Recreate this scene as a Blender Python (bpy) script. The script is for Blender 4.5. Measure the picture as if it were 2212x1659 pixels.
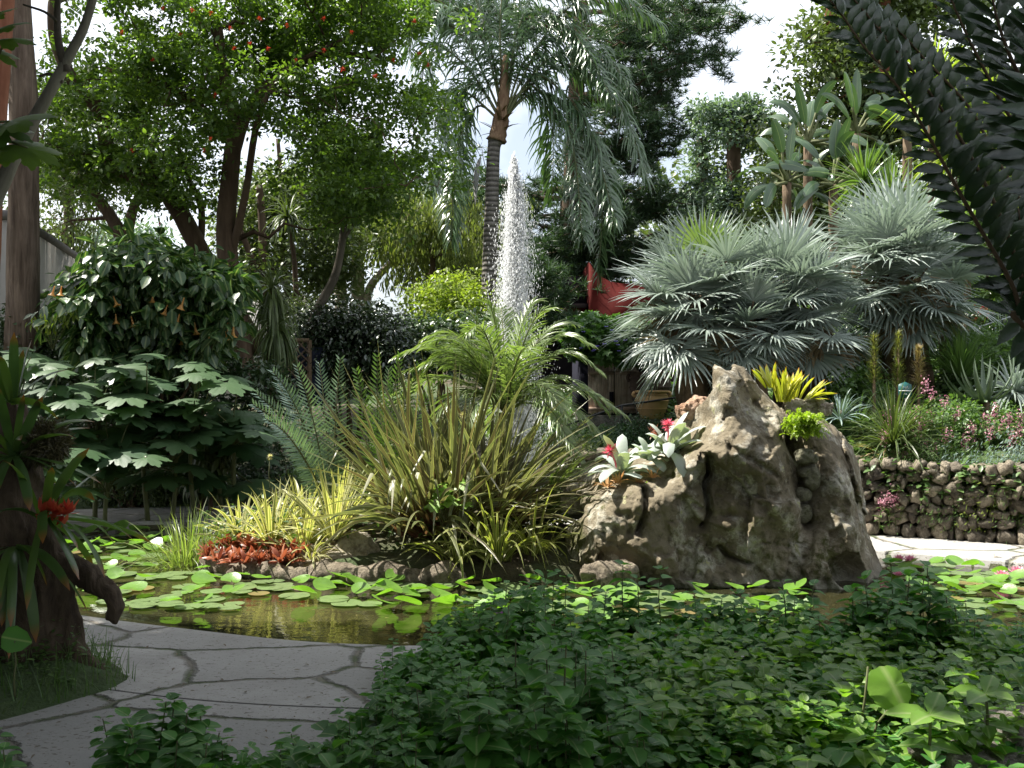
import bpy, math, numpy as np

# ------------------------------------------------------------------ camera, sky, sun
for o in list(bpy.data.objects): bpy.data.objects.remove(o)
R = math.radians
SC = bpy.context.scene
COL = SC.collection
FOC, CX, CY, CAMZ = 2200.0, 1106.0, 829.5, 1.5
cam = bpy.data.objects.new('camera', bpy.data.cameras.new('camera'))
COL.objects.link(cam); SC.camera = cam
cam.location = (0, 0, CAMZ); cam.rotation_euler = (R(90), 0, 0)
cam.data.sensor_width = 36; cam.data.lens = 36 * FOC / 2212
cam.data.clip_start = 0.05; cam.data.clip_end = 2000

SUN = np.array([-0.52, 0.16, 0.84]); SUN /= np.linalg.norm(SUN)
SUN_EL = math.asin(SUN[2]); SUN_AZ = math.atan2(SUN[0], SUN[1])      # azimuth from +Y towards +X
w = bpy.data.worlds.new('World'); SC.world = w; w.use_nodes = True
nt = w.node_tree; nt.nodes.clear()
sky = nt.nodes.new('ShaderNodeTexSky'); sky.sky_type = 'NISHITA'; sky.sun_disc = False
sky.sun_elevation = SUN_EL; sky.sun_rotation = SUN_AZ; sky.air_density = 1.0; sky.dust_density = 2.5; sky.ozone_density = 1.5
tc = nt.nodes.new('ShaderNodeTexCoord'); cn = nt.nodes.new('ShaderNodeTexNoise')
cn.inputs['Scale'].default_value = 2.2; cn.inputs['Detail'].default_value = 6; cn.inputs['Roughness'].default_value = .6
cr = nt.nodes.new('ShaderNodeValToRGB'); cr.color_ramp.elements[0].position = .38; cr.color_ramp.elements[1].position = .60; cr.color_ramp.elements[0].color = (.27, .27, .27, 1)
mx = nt.nodes.new('ShaderNodeMix'); mx.data_type = 'RGBA'; mx.inputs[7].default_value = (10.5, 10.9, 11.6, 1)
bg = nt.nodes.new('ShaderNodeBackground'); bg.inputs[1].default_value = 0.062
ow = nt.nodes.new('ShaderNodeOutputWorld')
nt.links.new(tc.outputs['Generated'], cn.inputs['Vector']); nt.links.new(cn.outputs['Fac'], cr.inputs[0])
nt.links.new(cr.outputs[0], mx.inputs[0]); nt.links.new(sky.outputs[0], mx.inputs[6])
nt.links.new(mx.outputs[2], bg.inputs[0]); nt.links.new(bg.outputs[0], ow.inputs[0])
sl = bpy.data.lights.new('sun', 'SUN'); sl.energy = 5.0; sl.angle = R(0.53); sl.color = (1, .955, .86)
so = bpy.data.objects.new('sun', sl); COL.objects.link(so)
from mathutils import Vector
so.rotation_euler = Vector(SUN.tolist()).to_track_quat('Z', 'Y').to_euler()
vs = SC.view_settings; vs.view_transform = 'Standard'; vs.look = 'None'; vs.gamma = 1; vs.use_curve_mapping = False
vs.exposure = 1.45
SC.cycles.max_bounces = 7; SC.cycles.transparent_max_bounces = 6
SC.cycles.diffuse_bounces = 4; SC.cycles.glossy_bounces = 3; SC.cycles.transmission_bounces = 4
try: SC.cycles.use_denoising = True
except Exception: pass

# ------------------------------------------------------------------ helpers
rng = np.random.default_rng(11)
def P(px, py, d): return np.array([(px - CX) / FOC * d, d, CAMZ - (py - CY) / FOC * d])
def U(a, b, n=None): return rng.uniform(a, b, n)
def nrm(v): return v / np.maximum(np.linalg.norm(v, axis=-1, keepdims=True), 1e-9)
def rdir(n): return nrm(rng.normal(size=(n, 3)))
ORG = {}
def setup(o, label=None, cat=None, group=None, kind=None):
    if label: o['label'] = label
    if cat: o['category'] = cat
    if group: o['group'] = group
    if kind: o['kind'] = kind
    return o
def thing(name, label, cat, loc=(0, 0, 0), group=None, kind=None):
    o = bpy.data.objects.new(name, None); COL.objects.link(o)
    o.empty_display_size = .1
    o.location = tuple(float(c) for c in loc)
    ORG[o.name] = np.array(loc, float)
    return setup(o, label, cat, group, kind)
def copy_tree(o, parent=None):
    c = o.copy(); COL.objects.link(c)
    if parent: c.parent = parent
    for ch in [x for x in bpy.data.objects if x.parent == o]: copy_tree(ch, c)
    return c

class MB:
    def __init__(s): s.v = []; s.f = []; s.uv = []; s.n = 0
    def add(s, V, Fc, UV=None):
        V = np.asarray(V, float).reshape(-1, 3)
        if UV is None: UV = np.zeros((len(V), 2))
        s.v.append(V); s.uv.append(np.asarray(UV, float).reshape(-1, 2))
        if not isinstance(Fc, list): Fc = [Fc]
        for a in Fc: s.f.append(np.asarray(a, np.int64) + s.n)
        s.n += len(V)
    def mesh(s, name, mat, smooth=False, org=None):
        V = np.concatenate(s.v)
        if org is not None: V = V - org
        UV = np.concatenate(s.uv)
        idx = np.concatenate([a.ravel() for a in s.f])
        tot = np.concatenate([np.full(len(a), a.shape[1]) for a in s.f])
        st = np.concatenate([[0], np.cumsum(tot)[:-1]])
        me = bpy.data.meshes.new(name)
        me.vertices.add(len(V)); me.vertices.foreach_set('co', V.astype(np.float32).ravel())
        me.loops.add(len(idx)); me.loops.foreach_set('vertex_index', idx.astype(np.int32))
        me.polygons.add(len(tot)); me.polygons.foreach_set('loop_start', st.astype(np.int32))
        ul = me.uv_layers.new(name='UVMap'); ul.data.foreach_set('uv', UV[idx].astype(np.float32).ravel())
        if smooth: me.polygons.foreach_set('use_smooth', np.ones(len(tot), bool))
        me.update(calc_edges=True)
        me.materials.append(mat)
        return me
    def build(s, name, mat, parent=None, smooth=False, loc=None, label=None, cat=None, group=None, kind=None):
        if s.n == 0: return None
        if parent is not None: org = ORG[parent.name]
        elif loc is not None: org = np.array(loc, float)
        else: org = np.zeros(3)
        o = bpy.data.objects.new(name, s.mesh(name, mat, smooth, org)); COL.objects.link(o)
        if parent is not None: o.parent = parent; ORG[o.name] = org
        else: o.location = tuple(org); ORG[o.name] = org
        return setup(o, label, cat, group, kind)

def prof(kind, t):
    if kind == 'strap': return np.minimum(1, .55 + t * 2.2) * np.sqrt(np.clip(1 - t ** 3.0, 0, 1)) + 0.0
    if kind == 'sword': return (.75 + .5 * t - .0 * t) * np.clip((1 - t ** 2.2), 0, 1) / 1.02
    if kind == 'lance': return np.clip(np.sin(np.pi * np.clip(t, 0, 1) ** .75), 0, 1) + .06 * (1 - t)
    if kind == 'fan': return np.where(t < .45, t / .45, 1 - (t - .45) / .55) + .04
    if kind == 'needle': return 1 - .8 * t
    if kind == 'round': return np.minimum(1, .6 + t) * np.sqrt(np.clip(1 - t ** 6, 0, 1))
    if kind == 'banana': return np.clip(np.sin(np.pi * np.clip(t, 0.02, 1) ** .9), 0, 1) ** .5
    if kind == 'taper': return np.clip(1 - t, 0, 1) ** .8
def strips(mb, base, d, side, L, W, grav=0.0, nseg=4, fold=0.0, kind='strap', kink=None, kpos=.55, curl=None):
    """N leaves that start at base along d, bend with gravity; side = width direction"""
    base = np.asarray(base, float).reshape(-1, 3); N = len(base)
    d = np.broadcast_to(nrm(np.asarray(d, float)), (N, 3)).copy()
    side = np.broadcast_to(np.asarray(side, float), (N, 3))
    L = np.broadcast_to(L, (N,)).astype(float); W = np.broadcast_to(W, (N,)).astype(float)
    grav = np.broadcast_to(grav, (N,)).astype(float)
    kp = np.broadcast_to(kpos, (N,))
    t = np.linspace(0, 1, nseg + 1); pr = prof(kind, t)
    p = base.copy(); rows = []; across = 3 if fold else 2
    for i in range(nseg + 1):
        s = nrm(side - (side * d).sum(1, keepdims=True) * d)
        n = np.cross(s, d)
        w_ = (W * pr[i] * .5)[:, None]
        if fold: rows.append(np.stack([p - s * w_ + n * w_ * -0.0, p + n * w_ * fold, p + s * w_], 1))
        else: rows.append(np.stack([p - s * w_, p + s * w_], 1))
        if i < nseg:
            p = p + d * (L / nseg)[:, None]
            d = d.copy(); d[:, 2] -= grav / nseg * (1 + .6 * t[i])
            if kink is not None:
                hit = (t[i] <= kp) & (t[i + 1] > kp)
                k = np.where(hit, kink, 0)
                d[:, 2] -= k
            if curl is not None: d += curl / nseg
            d = nrm(d)
    V = np.stack(rows, 1)                      # N, S+1, across, 3
    u = np.linspace(0, 1, across)
    UV = np.zeros((N, nseg + 1, across, 2)); UV[..., 0] = u[None, None, :]; UV[..., 1] = t[None, :, None]
    S1 = nseg + 1
    o = np.arange(N)[:, None, None] * (S1 * across)
    i = np.arange(nseg)[None, :, None] * across; j = np.arange(across - 1)[None, None, :]
    a = o + i + j
    f = np.stack([a, a + 1, a + 1 + across, a + across], -1).reshape(-1, 4)
    mb.add(V.reshape(-1, 3), f, UV.reshape(-1, 2))
    return p
def azel(az, el): return np.stack([np.cos(el) * np.cos(az), np.cos(el) * np.sin(az), np.sin(el)], -1)
def azside(az): return np.stack([-np.sin(az), np.cos(az), np.zeros_like(az)], -1)

def tpl_leaf(stations, fold=.12, curl=.0):
    """midrib leaf template from (x, halfwidth) stations"""
    V = []
    for x, h in stations: V += [(x, -h, h * fold * 2 - curl * x * x), (x, 0, -curl * x * x), (x, h, h * fold * 2 - curl * x * x)]
    Fq = []
    for k in range(len(stations) - 1):
        a = 3 * k; Fq += [(a, a + 1, a + 4, a + 3), (a + 1, a + 2, a + 5, a + 4)]
    V = np.array(V, float); UV = np.stack([V[:, 1] + .5, V[:, 0]], 1)
    return V, np.array(Fq), UV
T_SMALL = (np.array([(0, 0, 0), (.45, -.3, .08), (1, 0, -.08), (.45, .3, .08)], float), np.array([(0, 1, 2), (0, 2, 3)]), np.array([(.5, 0), (0, .5), (.5, 1), (1, .5)], float))
T_OVAL = tpl_leaf([(0, .02), (.25, .24), (.6, .27), (.88, .12), (1, .005)], .15, .15)
T_LONG = tpl_leaf([(0, .02), (.3, .14), (.65, .13), (1, .005)], .2, .25)
T_ROUND = tpl_leaf([(0, .05), (.15, .36), (.45, .47), (.8, .33), (1, .04)], .16, .18)
T_HEART = tpl_leaf([(-.12, .22), (.0, .40), (.3, .46), (.65, .30), (1, .01)], .14, .2)
def tpl_polar(rf, n=30, cup=.1, wav=.0):
    th = np.linspace(-np.pi * .985, np.pi * .985, n)
    r = rf(th)
    V = [np.array([[0, 0, 0]])]
    for k in (.55, 1.0):
        V.append(np.stack([r * k * np.cos(th), r * k * np.sin(th), -cup * (r * k) ** 2 + wav * k * np.sin(th * 5)], 1))
    V = np.concatenate(V)
    a = np.arange(n - 1)
    return V, [np.stack([np.zeros(n - 1, int), 1 + a, 2 + a], 1), np.stack([1 + a, 1 + n + a, 2 + n + a, 2 + a], 1)], np.stack([V[:, 0] * .5 + .5, V[:, 1] * .5 + .5], 1)
T_LOBED = tpl_polar(lambda t: (.52 + .30 * np.abs(np.cos(t * 3.5)) ** 1.2 + .06 * np.cos(t * 21)) * (1 - .30 * (np.abs(t) / np.pi) ** 4), 64, .25)
T_HEARTP = tpl_polar(lambda t: .5 * (1 + .16 * np.cos(t)) * (1 - .45 * (np.abs(t) / np.pi) ** 8) + .012 * np.cos(t * 17), 54, .25, .02)
T_PALM5 = tpl_polar(lambda t: (.38 + .42 * np.abs(np.cos(t * 2.5)) ** 2), 26, .2)
def place(mb, tpl, pos, d, up, size, wid=None):
    """leaf templates: x along d, z towards up"""
    V, Fc, UV = tpl
    pos = np.asarray(pos, float).reshape(-1, 3); N = len(pos)
    d = nrm(np.broadcast_to(d, (N, 3))); up = np.broadcast_to(up, (N, 3))
    y = nrm(np.cross(up, d)); z = np.cross(d, y)
    size = np.broadcast_to(size, (N,)); wid = np.ones(N) if wid is None else np.broadcast_to(wid, (N,))
    A = V[None, :, 0, None] * d[:, None] + V[None, :, 1, None] * y[:, None] * wid[:, None, None] + V[None, :, 2, None] * z[:, None]
    A = pos[:, None] + A * size[:, None, None]
    fl = Fc if isinstance(Fc, list) else [Fc]
    off = (np.arange(N) * len(V))[:, None, None]
    mb.add(A.reshape(-1, 3), [(np.asarray(f)[None] + off).reshape(-1, np.asarray(f).shape[1]) for f in fl], np.tile(UV, (N, 1)))

def catmull(pts, n=6, closed=False):
    p = np.asarray(pts, float); m = len(p)
    if closed: idx = [(i - 1, i, (i + 1) % m, (i + 2) % m) for i in range(m)]
    else: idx = [(max(i - 1, 0), i, i + 1, min(i + 2, m - 1)) for i in range(m - 1)]
    t = np.linspace(0, 1, n, endpoint=False)[:, None]; out = []
    for a, b, c, e in idx:
        a, b, c, e = p[a], p[b], p[c], p[e]
        out.append(.5 * ((2 * b) + (-a + c) * t + (2 * a - 5 * b + 4 * c - e) * t ** 2 + (-a + 3 * b - 3 * c + e) * t ** 3))
    out = np.concatenate(out)
    return out if closed else np.vstack([out, p[-1]])
def tube(mb, pts, rad, n=8, rough=0.0, cap=True, ridge=0):
    pts = np.asarray(pts, float); S = len(pts); rad = np.broadcast_to(rad, (S,))
    T = nrm(np.gradient(pts, axis=0)); ref = np.array([0, 1, 0.]) if abs(T[:, 1]).mean() < .8 else np.array([1., 0, 0])
    X = nrm(np.cross(np.broadcast_to(ref, T.shape), T)); Y = np.cross(T, X)
    a = np.linspace(0, 2 * np.pi, n, endpoint=False)
    r = rad[:, None] * (1 + rough * rng.normal(size=(S, n)))
    if ridge:
        ph = rng.random(n) * 2 - 1; r = r * (1 + ridge * (ph[None] + .5 * np.sin(np.arange(S)[:, None] * .7 + ph[None] * 9)))
    V = pts[:, None] + X[:, None] * (np.cos(a) * r)[..., None] + Y[:, None] * (np.sin(a) * r)[..., None]
    i = np.arange(S - 1)[:, None] * n; j = np.arange(n)[None]; j2 = (j + 1) % n
    f = np.stack([i + j, i + j2, i + j2 + n, i + j + n], -1).reshape(-1, 4)
    ln = np.concatenate([[0], np.cumsum(np.linalg.norm(np.diff(pts, axis=0), axis=1))])
    UV = np.stack(np.broadcast_arrays(np.arange(n)[None] / n, ln[:, None]), -1)
    fl = [f]
    if cap: fl += [np.arange(n)[None, ::-1], (np.arange(n) + (S - 1) * n)[None]]
    mb.add(V.reshape(-1, 3), fl, UV)
def limb(mb, a, b, r0, r1, sag=.12, n=6, seg=6, wob=.03):
    """a curved tapering branch between two points"""
    a = np.asarray(a, float); b = np.asarray(b, float); t = np.linspace(0, 1, seg)[:, None]
    L = np.linalg.norm(b - a)
    p = a + (b - a) * t + np.array([0, 0, 1.]) * (t * (1 - t) * 4 * sag * L) + rng.normal(size=(seg, 3)) * wob * L * (t * (1 - t) * 4) ** .5 * .5
    p[0] = a; p[-1] = b
    tube(mb, p, r0 + (r1 - r0) * t[:, 0], n)
    return p
def box(mb, lo, hi, rot=0.0, c=None):
    lo = np.array(lo, float); hi = np.array(hi, float)
    V = np.array([[x, y, z] for z in (lo[2], hi[2]) for x, y in ((lo[0], lo[1]), (hi[0], lo[1]), (hi[0], hi[1]), (lo[0], hi[1]))])
    if rot:
        c = V.mean(0) if c is None else np.asarray(c, float); q = V - c
        V = np.stack([q[:, 0] * math.cos(rot) - q[:, 1] * math.sin(rot), q[:, 0] * math.sin(rot) + q[:, 1] * math.cos(rot), q[:, 2]], 1) + c
    mb.add(V, np.array([(3, 2, 1, 0), (4, 5, 6, 7), (0, 1, 5, 4), (1, 2, 6, 5), (2, 3, 7, 6), (3, 0, 4, 7)]))
def lathe(mb, c, prf, n=20, squash=1.0):
    """prf: list of (r, z)"""
    a = np.linspace(0, 2 * np.pi, n, endpoint=False); prf = np.array(prf, float)
    V = np.stack([c[0] + prf[:, :1] * np.cos(a), c[1] + prf[:, :1] * np.sin(a) * squash, c[2] + prf[:, 1:] + 0 * a], -1)
    S = len(prf); i = np.arange(S - 1)[:, None] * n; j = np.arange(n)[None]; j2 = (j + 1) % n
    mb.add(V.reshape(-1, 3), [np.stack([i + j, i + j2, i + j2 + n, i + j + n], -1).reshape(-1, 4)])

def inpoly(poly, x, y):
    poly = np.asarray(poly, float); r = np.zeros(np.shape(x), bool); j = len(poly) - 1
    for i in range(len(poly)):
        xi, yi = poly[i]; xj, yj = poly[j]
        if yi != yj: r ^= ((yi > y) != (yj > y)) & (x < (xj - xi) * (y - yi) / (yj - yi) + xi)
        j = i
    return r
def sample_poly(poly, n, holes=()):
    poly = np.asarray(poly, float); lo = poly.min(0); hi = poly.max(0); out = []; c = 0
    while c < n:
        q = rng.uniform(lo, hi, (n * 2, 2)); k = inpoly(poly, q[:, 0], q[:, 1])
        for h in holes: k &= ((q[:, 0] - h[0]) / h[2]) ** 2 + ((q[:, 1] - h[1]) / h[3]) ** 2 > 1
        out.append(q[k]); c += k.sum()
    return np.concatenate(out)[:n]
def sdpoly(poly, x, y):
    poly = np.asarray(poly, float); d = np.full(np.shape(x), 1e9); q = np.roll(poly, -1, 0)
    for a, b in zip(poly, q):
        e = b - a; wx = x - a[0]; wy = y - a[1]; t = np.clip((wx * e[0] + wy * e[1]) / max(e @ e, 1e-12), 0, 1)
        d = np.minimum(d, (wx - e[0] * t) ** 2 + (wy - e[1] * t) ** 2)
    return np.where(inpoly(poly, x, y), -1, 1) * np.sqrt(d)

# value noise and surface extraction for stone
_TB = np.random.default_rng(3).random((64, 64, 64))
def vnoise(p, s=0):
    p = p + s * 17.31; i = np.floor(p).astype(int); f = p - i; f = f * f * (3 - 2 * f); i &= 63; j = (i + 1) & 63
    r = 0
    for a in (0, 1):
        X = j[..., 0] if a else i[..., 0]; fx = f[..., 0] if a else 1 - f[..., 0]
        for b in (0, 1):
            Y = j[..., 1] if b else i[..., 1]; fy = f[..., 1] if b else 1 - f[..., 1]
            for c in (0, 1):
                Z = j[..., 2] if c else i[..., 2]; fz = f[..., 2] if c else 1 - f[..., 2]
                r = r + _TB[X, Y, Z] * fx * fy * fz
    return r * 2 - 1
def fbm(p, oct=4, s=0, ridged=False):
    r = 0; a = .5; tot = 0
    for k in range(oct):
        v = vnoise(p * 2 ** k, s + k)
        r = r + a * ((1 - 2 * np.abs(v)) if ridged else v); tot += a; a *= .5
    return r / tot
def nets(Fv, lo, h):
    """surface of the zero level of a sampled solid (negative inside)"""
    nx, ny, nz = Fv.shape; S = Fv < 0
    acc = np.zeros((nx - 1, ny - 1, nz - 1, 3)); cnt = np.zeros((nx - 1, ny - 1, nz - 1))
    sl_ = lambda o, n: slice(o, n - 1 + o)
    for ax in range(3):
        others = [k for k in range(3) if k != ax]
        for a in (0, 1):
            for b in (0, 1):
                off = [0, 0, 0]; off[others[0]] = a; off[others[1]] = b
                off2 = list(off); off2[ax] = 1
                A = Fv[sl_(off[0], nx), sl_(off[1], ny), sl_(off[2], nz)]; B = Fv[sl_(off2[0], nx), sl_(off2[1], ny), sl_(off2[2], nz)]
                m = (A < 0) != (B < 0); t = np.where(m, A / np.where(m, A - B, 1), 0)
                for k in range(3): acc[..., k] += m * (off[k] if k != ax else t)
                cnt += m
    act = cnt > 0; ids = -np.ones(act.shape, int); ids[act] = np.arange(act.sum())
    ijk = np.argwhere(act); V = np.asarray(lo) + (ijk + acc[act] / cnt[act][:, None]) * h
    faces = []
    for ax in range(3):
        o1, o2 = [(1, 2), (2, 0), (0, 1)][ax]
        s0 = [slice(1, n - 1) for n in (nx, ny, nz)]; s0[ax] = slice(0, (nx, ny, nz)[ax] - 1)
        s1 = list(s0); s1[ax] = slice(1, (nx, ny, nz)[ax])
        A = S[tuple(s0)]; B = S[tuple(s1)]
        for flip, M in ((False, A & ~B), (True, ~A & B)):
            q = np.argwhere(M)
            for k in range(3):
                if k != ax: q[:, k] += 1
            def g(da, db):
                r = q.copy(); r[:, o1] -= da; r[:, o2] -= db
                return ids[r[:, 0], r[:, 1], r[:, 2]]
            f = np.stack([g(1, 1), g(0, 1), g(0, 0), g(1, 0)], 1)
            faces.append(f[:, ::-1] if flip else f)
    return V, np.concatenate(faces)
def grid3(lo, hi, h):
    ax = [np.arange(lo[k], hi[k] + h, h) for k in range(3)]
    return np.stack(np.meshgrid(*ax, indexing='ij'), -1)
def smin(a, b, k): h = np.clip(.5 + .5 * (b - a) / k, 0, 1); return b + (a - b) * h - k * h * (1 - h)
def smax(a, b, k): return -smin(-a, -b, k)
def capsule(G, a, b, ra, rb):
    a = np.asarray(a, float); b = np.asarray(b, float); e = b - a
    t = np.clip(((G - a) @ e) / (e @ e), 0, 1); return np.linalg.norm(G - a - t[..., None] * e, axis=-1) - (ra + (rb - ra) * t)
def ellip(G, c, r):
    q = (G - np.asarray(c)) / np.asarray(r); return (np.linalg.norm(q, axis=-1) - 1) * min(r)
def rock(mb, c, r, h=None, amp=.12, seed=0, flat=0):
    r = np.array(r, float); c = np.array(c, float); h = h or max(r) / 12
    G = grid3(c - r * 1.35 - h, c + r * 1.35 + h, h)
    q = (G - c) / r; F_ = ((np.abs(q) ** 2.6).sum(-1) ** (1 / 2.6) - 1) * r.min()
    m = r.mean(); F_ = F_ + amp * m * 2 * fbm(G / m * 1.1 + seed * 7.7, 4, seed) - amp * m * .5 * fbm(G / m * 3 + seed, 3, seed + 5, True)
    V, f = nets(F_, G[0, 0, 0], h); mb.add(V, f)

# ------------------------------------------------------------------ materials
def newmat(name):
    m = bpy.data.materials.new(name); m.use_nodes = True; t = m.node_tree; t.nodes.clear()
    o = t.nodes.new('ShaderNodeOutputMaterial'); return m, t, o
def N(t, typ, **kw):
    n = t.nodes.new('ShaderNode' + typ)
    for k, v in kw.items():
        if k.startswith('i_'): n.inputs[k[2:].replace('_', ' ')].default_value = v
        else: setattr(n, k, v)
    return n
def rgb(c): return (c[0], c[1], c[2], 1)
def mixc(t, fac, a, b, blend='MIX'):
    m = N(t, 'Mix', data_type='RGBA', blend_type=blend)
    for sock, v in ((0, fac), (6, a), (7, b)):
        if isinstance(v, (int, float)): m.inputs[sock].default_value = v
        elif isinstance(v, tuple): m.inputs[sock].default_value = rgb(v)
        else: t.links.new(v, m.inputs[sock])
    return m.outputs[2]
def ramp(t, val, lo, hi, c0=(0, 0, 0), c1=(1, 1, 1)):
    r = N(t, 'ValToRGB'); r.color_ramp.elements[0].position = lo; r.color_ramp.elements[1].position = hi
    r.color_ramp.elements[0].color = rgb(c0); r.color_ramp.elements[1].color = rgb(c1); t.links.new(val, r.inputs[0]); return r.outputs[0]
def noise(t, scale, detail=4, rough=.6, coord='Object', stretch=None, dist=0):
    tcn = N(t, 'TexCoord'); n = N(t, 'TexNoise'); n.inputs['Scale'].default_value = scale; n.inputs['Detail'].default_value = detail
    n.inputs['Roughness'].default_value = rough; n.inputs['Distortion'].default_value = dist
    if stretch:
        mp = N(t, 'Mapping'); mp.inputs['Scale'].default_value = stretch
        t.links.new(tcn.outputs[coord], mp.inputs[0]); t.links.new(mp.outputs[0], n.inputs[0])
    else: t.links.new(tcn.outputs[coord], n.inputs[0])
    return n.outputs['Fac']
def bump(t, h, s=.5, d=.02):
    b = N(t, 'Bump'); b.inputs['Strength'].default_value = s; b.inputs['Distance'].default_value = d; t.links.new(h, b.inputs['Height']); return b.outputs[0]
def leafmat(name, c1, c2, tc=None, tf=.38, rough=.42, spec=.5, stripe=None, tip=None, base=None, rib=.0):
    """leaf: colour varies leaf by leaf; light also passes through the blade"""
    m, t, o = newmat(name)
    g = N(t, 'NewGeometry'); col = mixc(t, g.outputs['Random Per Island'], c1, c2)
    nz = noise(t, 1.7, 3); col = mixc(t, ramp(t, nz, .35, .7), col, mixc(t, .5, col, tuple(x * .62 for x in c1)))
    if stripe or tip or base or rib:
        uv = N(t, 'UVMap'); sp = N(t, 'SeparateXYZ'); t.links.new(uv.outputs[0], sp.inputs[0])
        ab = N(t, 'Math', operation='SUBTRACT'); t.links.new(sp.outputs[0], ab.inputs[0]); ab.inputs[1].default_value = .5
        a2 = N(t, 'Math', operation='ABSOLUTE'); t.links.new(ab.outputs[0], a2.inputs[0])
        if stripe: col = mixc(t, ramp(t, a2.outputs[0], stripe[1], stripe[1] + .06), col, stripe[0])
        if rib: col = mixc(t, ramp(t, a2.outputs[0], .0, rib, (1, 1, 1), (0, 0, 0)), col, mixc(t, .45, col, (.45, .5, .25)))
        if tip: col = mixc(t, ramp(t, sp.outputs[1], tip[1], 1.0), col, tip[0])
        if base: col = mixc(t, ramp(t, sp.outputs[1], 0, base[1], (1, 1, 1), (0, 0, 0)), col, base[0])
    pb = N(t, 'BsdfPrincipled'); t.links.new(col, pb.inputs['Base Color']); pb.inputs['Roughness'].default_value = rough
    pb.inputs['Specular IOR Level'].default_value = spec
    fine = noise(t, 60, 2); t.links.new(bump(t, fine, .25, .004), pb.inputs['Normal'])
    tr = N(t, 'BsdfTranslucent')
    tcol = mixc(t, 1.0, col, tc or (1.35, 1.5, .55), 'MULTIPLY'); t.links.new(tcol, tr.inputs[0])
    ms = N(t, 'MixShader'); ms.inputs[0].default_value = tf
    t.links.new(pb.outputs[0], ms.inputs[1]); t.links.new(tr.outputs[0], ms.inputs[2]); t.links.new(ms.outputs[0], o.inputs[0])
    return m
def barkmat(name, c1, c2, scale=8, stretch=(1, 1, .22), bs=.8, rough=.85, rings=0):
    m, t, o = newmat(name)
    n1 = noise(t, scale, 6, .65, stretch=stretch, dist=.6); n2 = noise(t, 1.6, 3)
    col = mixc(t, ramp(t, n1, .32, .66), c1, c2); col = mixc(t, ramp(t, n2, .4, .7), col, mixc(t, .5, col, tuple(x * .6 for x in c1)))
    pb = N(t, 'BsdfPrincipled'); pb.inputs['Roughness'].default_value = rough; pb.inputs['Specular IOR Level'].default_value = .2
    h = n1
    if rings:
        wv = N(t, 'TexWave', bands_direction='Z'); wv.inputs['Scale'].default_value = rings; wv.inputs['Distortion'].default_value = 1.2
        tcn = N(t, 'TexCoord'); t.links.new(tcn.outputs['Object'], wv.inputs[0])
        col = mixc(t, ramp(t, wv.outputs['Fac'], .1, .5, (1, 1, 1), (0, 0, 0)), col, tuple(x * .55 for x in c1)); h = wv.outputs['Fac']
    t.links.new(col, pb.inputs['Base Color'])
    t.links.new(bump(t, h, bs, .03), pb.inputs['Normal']); t.links.new(pb.outputs[0], o.inputs[0]); return m
def plain(name, c, rough=.6, spec=.3, var=.25, scale=6, bs=.2, metal=0):
    m, t, o = newmat(name); pb = N(t, 'BsdfPrincipled'); pb.inputs['Roughness'].default_value = rough
    pb.inputs['Specular IOR Level'].default_value = spec; pb.inputs['Metallic'].default_value = metal
    n1 = noise(t, scale, 5); t.links.new(mixc(t, ramp(t, n1, .3, .7), tuple(x * (1 - var) for x in c), tuple(min(1, x * (1 + var)) for x in c)), pb.inputs['Base Color'])
    t.links.new(bump(t, noise(t, scale * 6, 3), bs, .01), pb.inputs['Normal']); t.links.new(pb.outputs[0], o.inputs[0]); return m
def stonemat(name, cols, scale=3, moss=None, lichen=None, bs=1.0, mossf=.62, low=None, isl=False):
    m, t, o = newmat(name); n1 = noise(t, scale, 7, .62); n2 = noise(t, scale * 2.7, 6, .7); n3 = noise(t, scale * 9, 6, .75)
    col = mixc(t, ramp(t, n1, .38, .62), cols[0], cols[1]); col = mixc(t, ramp(t, n2, .5, .62), col, cols[2])
    col = mixc(t, ramp(t, n3, .36, .5, (1, 1, 1), (0, 0, 0)), col, mixc(t, .55, col, tuple(x * .3 for x in cols[0])))
    if isl:
        gi = N(t, 'NewGeometry'); col = mixc(t, 1.0, col, mixc(t, gi.outputs['Random Per Island'], (.55, .52, .50), (1.35, 1.28, 1.15)), 'MULTIPLY')
    if lichen: col = mixc(t, ramp(t, noise(t, scale * 5.5, 5, .65), .64, .67), col, lichen)
    if moss: col = mixc(t, ramp(t, noise(t, scale * 1.4, 6, .75, stretch=(1, 1, .7)), mossf, mossf + .06), col, moss)
    if low:       # water mark near the pond surface
        tcn = N(t, 'TexCoord'); sp = N(t, 'SeparateXYZ'); t.links.new(tcn.outputs['Object'], sp.inputs[0])
        col = mixc(t, ramp(t, sp.outputs[2], low[1], low[2], (1, 1, 1), (0, 0, 0)), col, low[0])
    pb = N(t, 'BsdfPrincipled'); pb.inputs['Roughness'].default_value = .88; pb.inputs['Specular IOR Level'].default_value = .25
    t.links.new(col, pb.inputs['Base Color'])
    b1 = bump(t, n3, bs, .025); b2 = N(t, 'Bump'); b2.inputs['Strength'].default_value = bs * .7; b2.inputs['Distance'].default_value = .05
    t.links.new(n2, b2.inputs['Height']); t.links.new(b1, b2.inputs['Normal'])
    t.links.new(b2.outputs[0], pb.inputs['Normal']); t.links.new(pb.outputs[0], o.inputs[0]); return m

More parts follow.
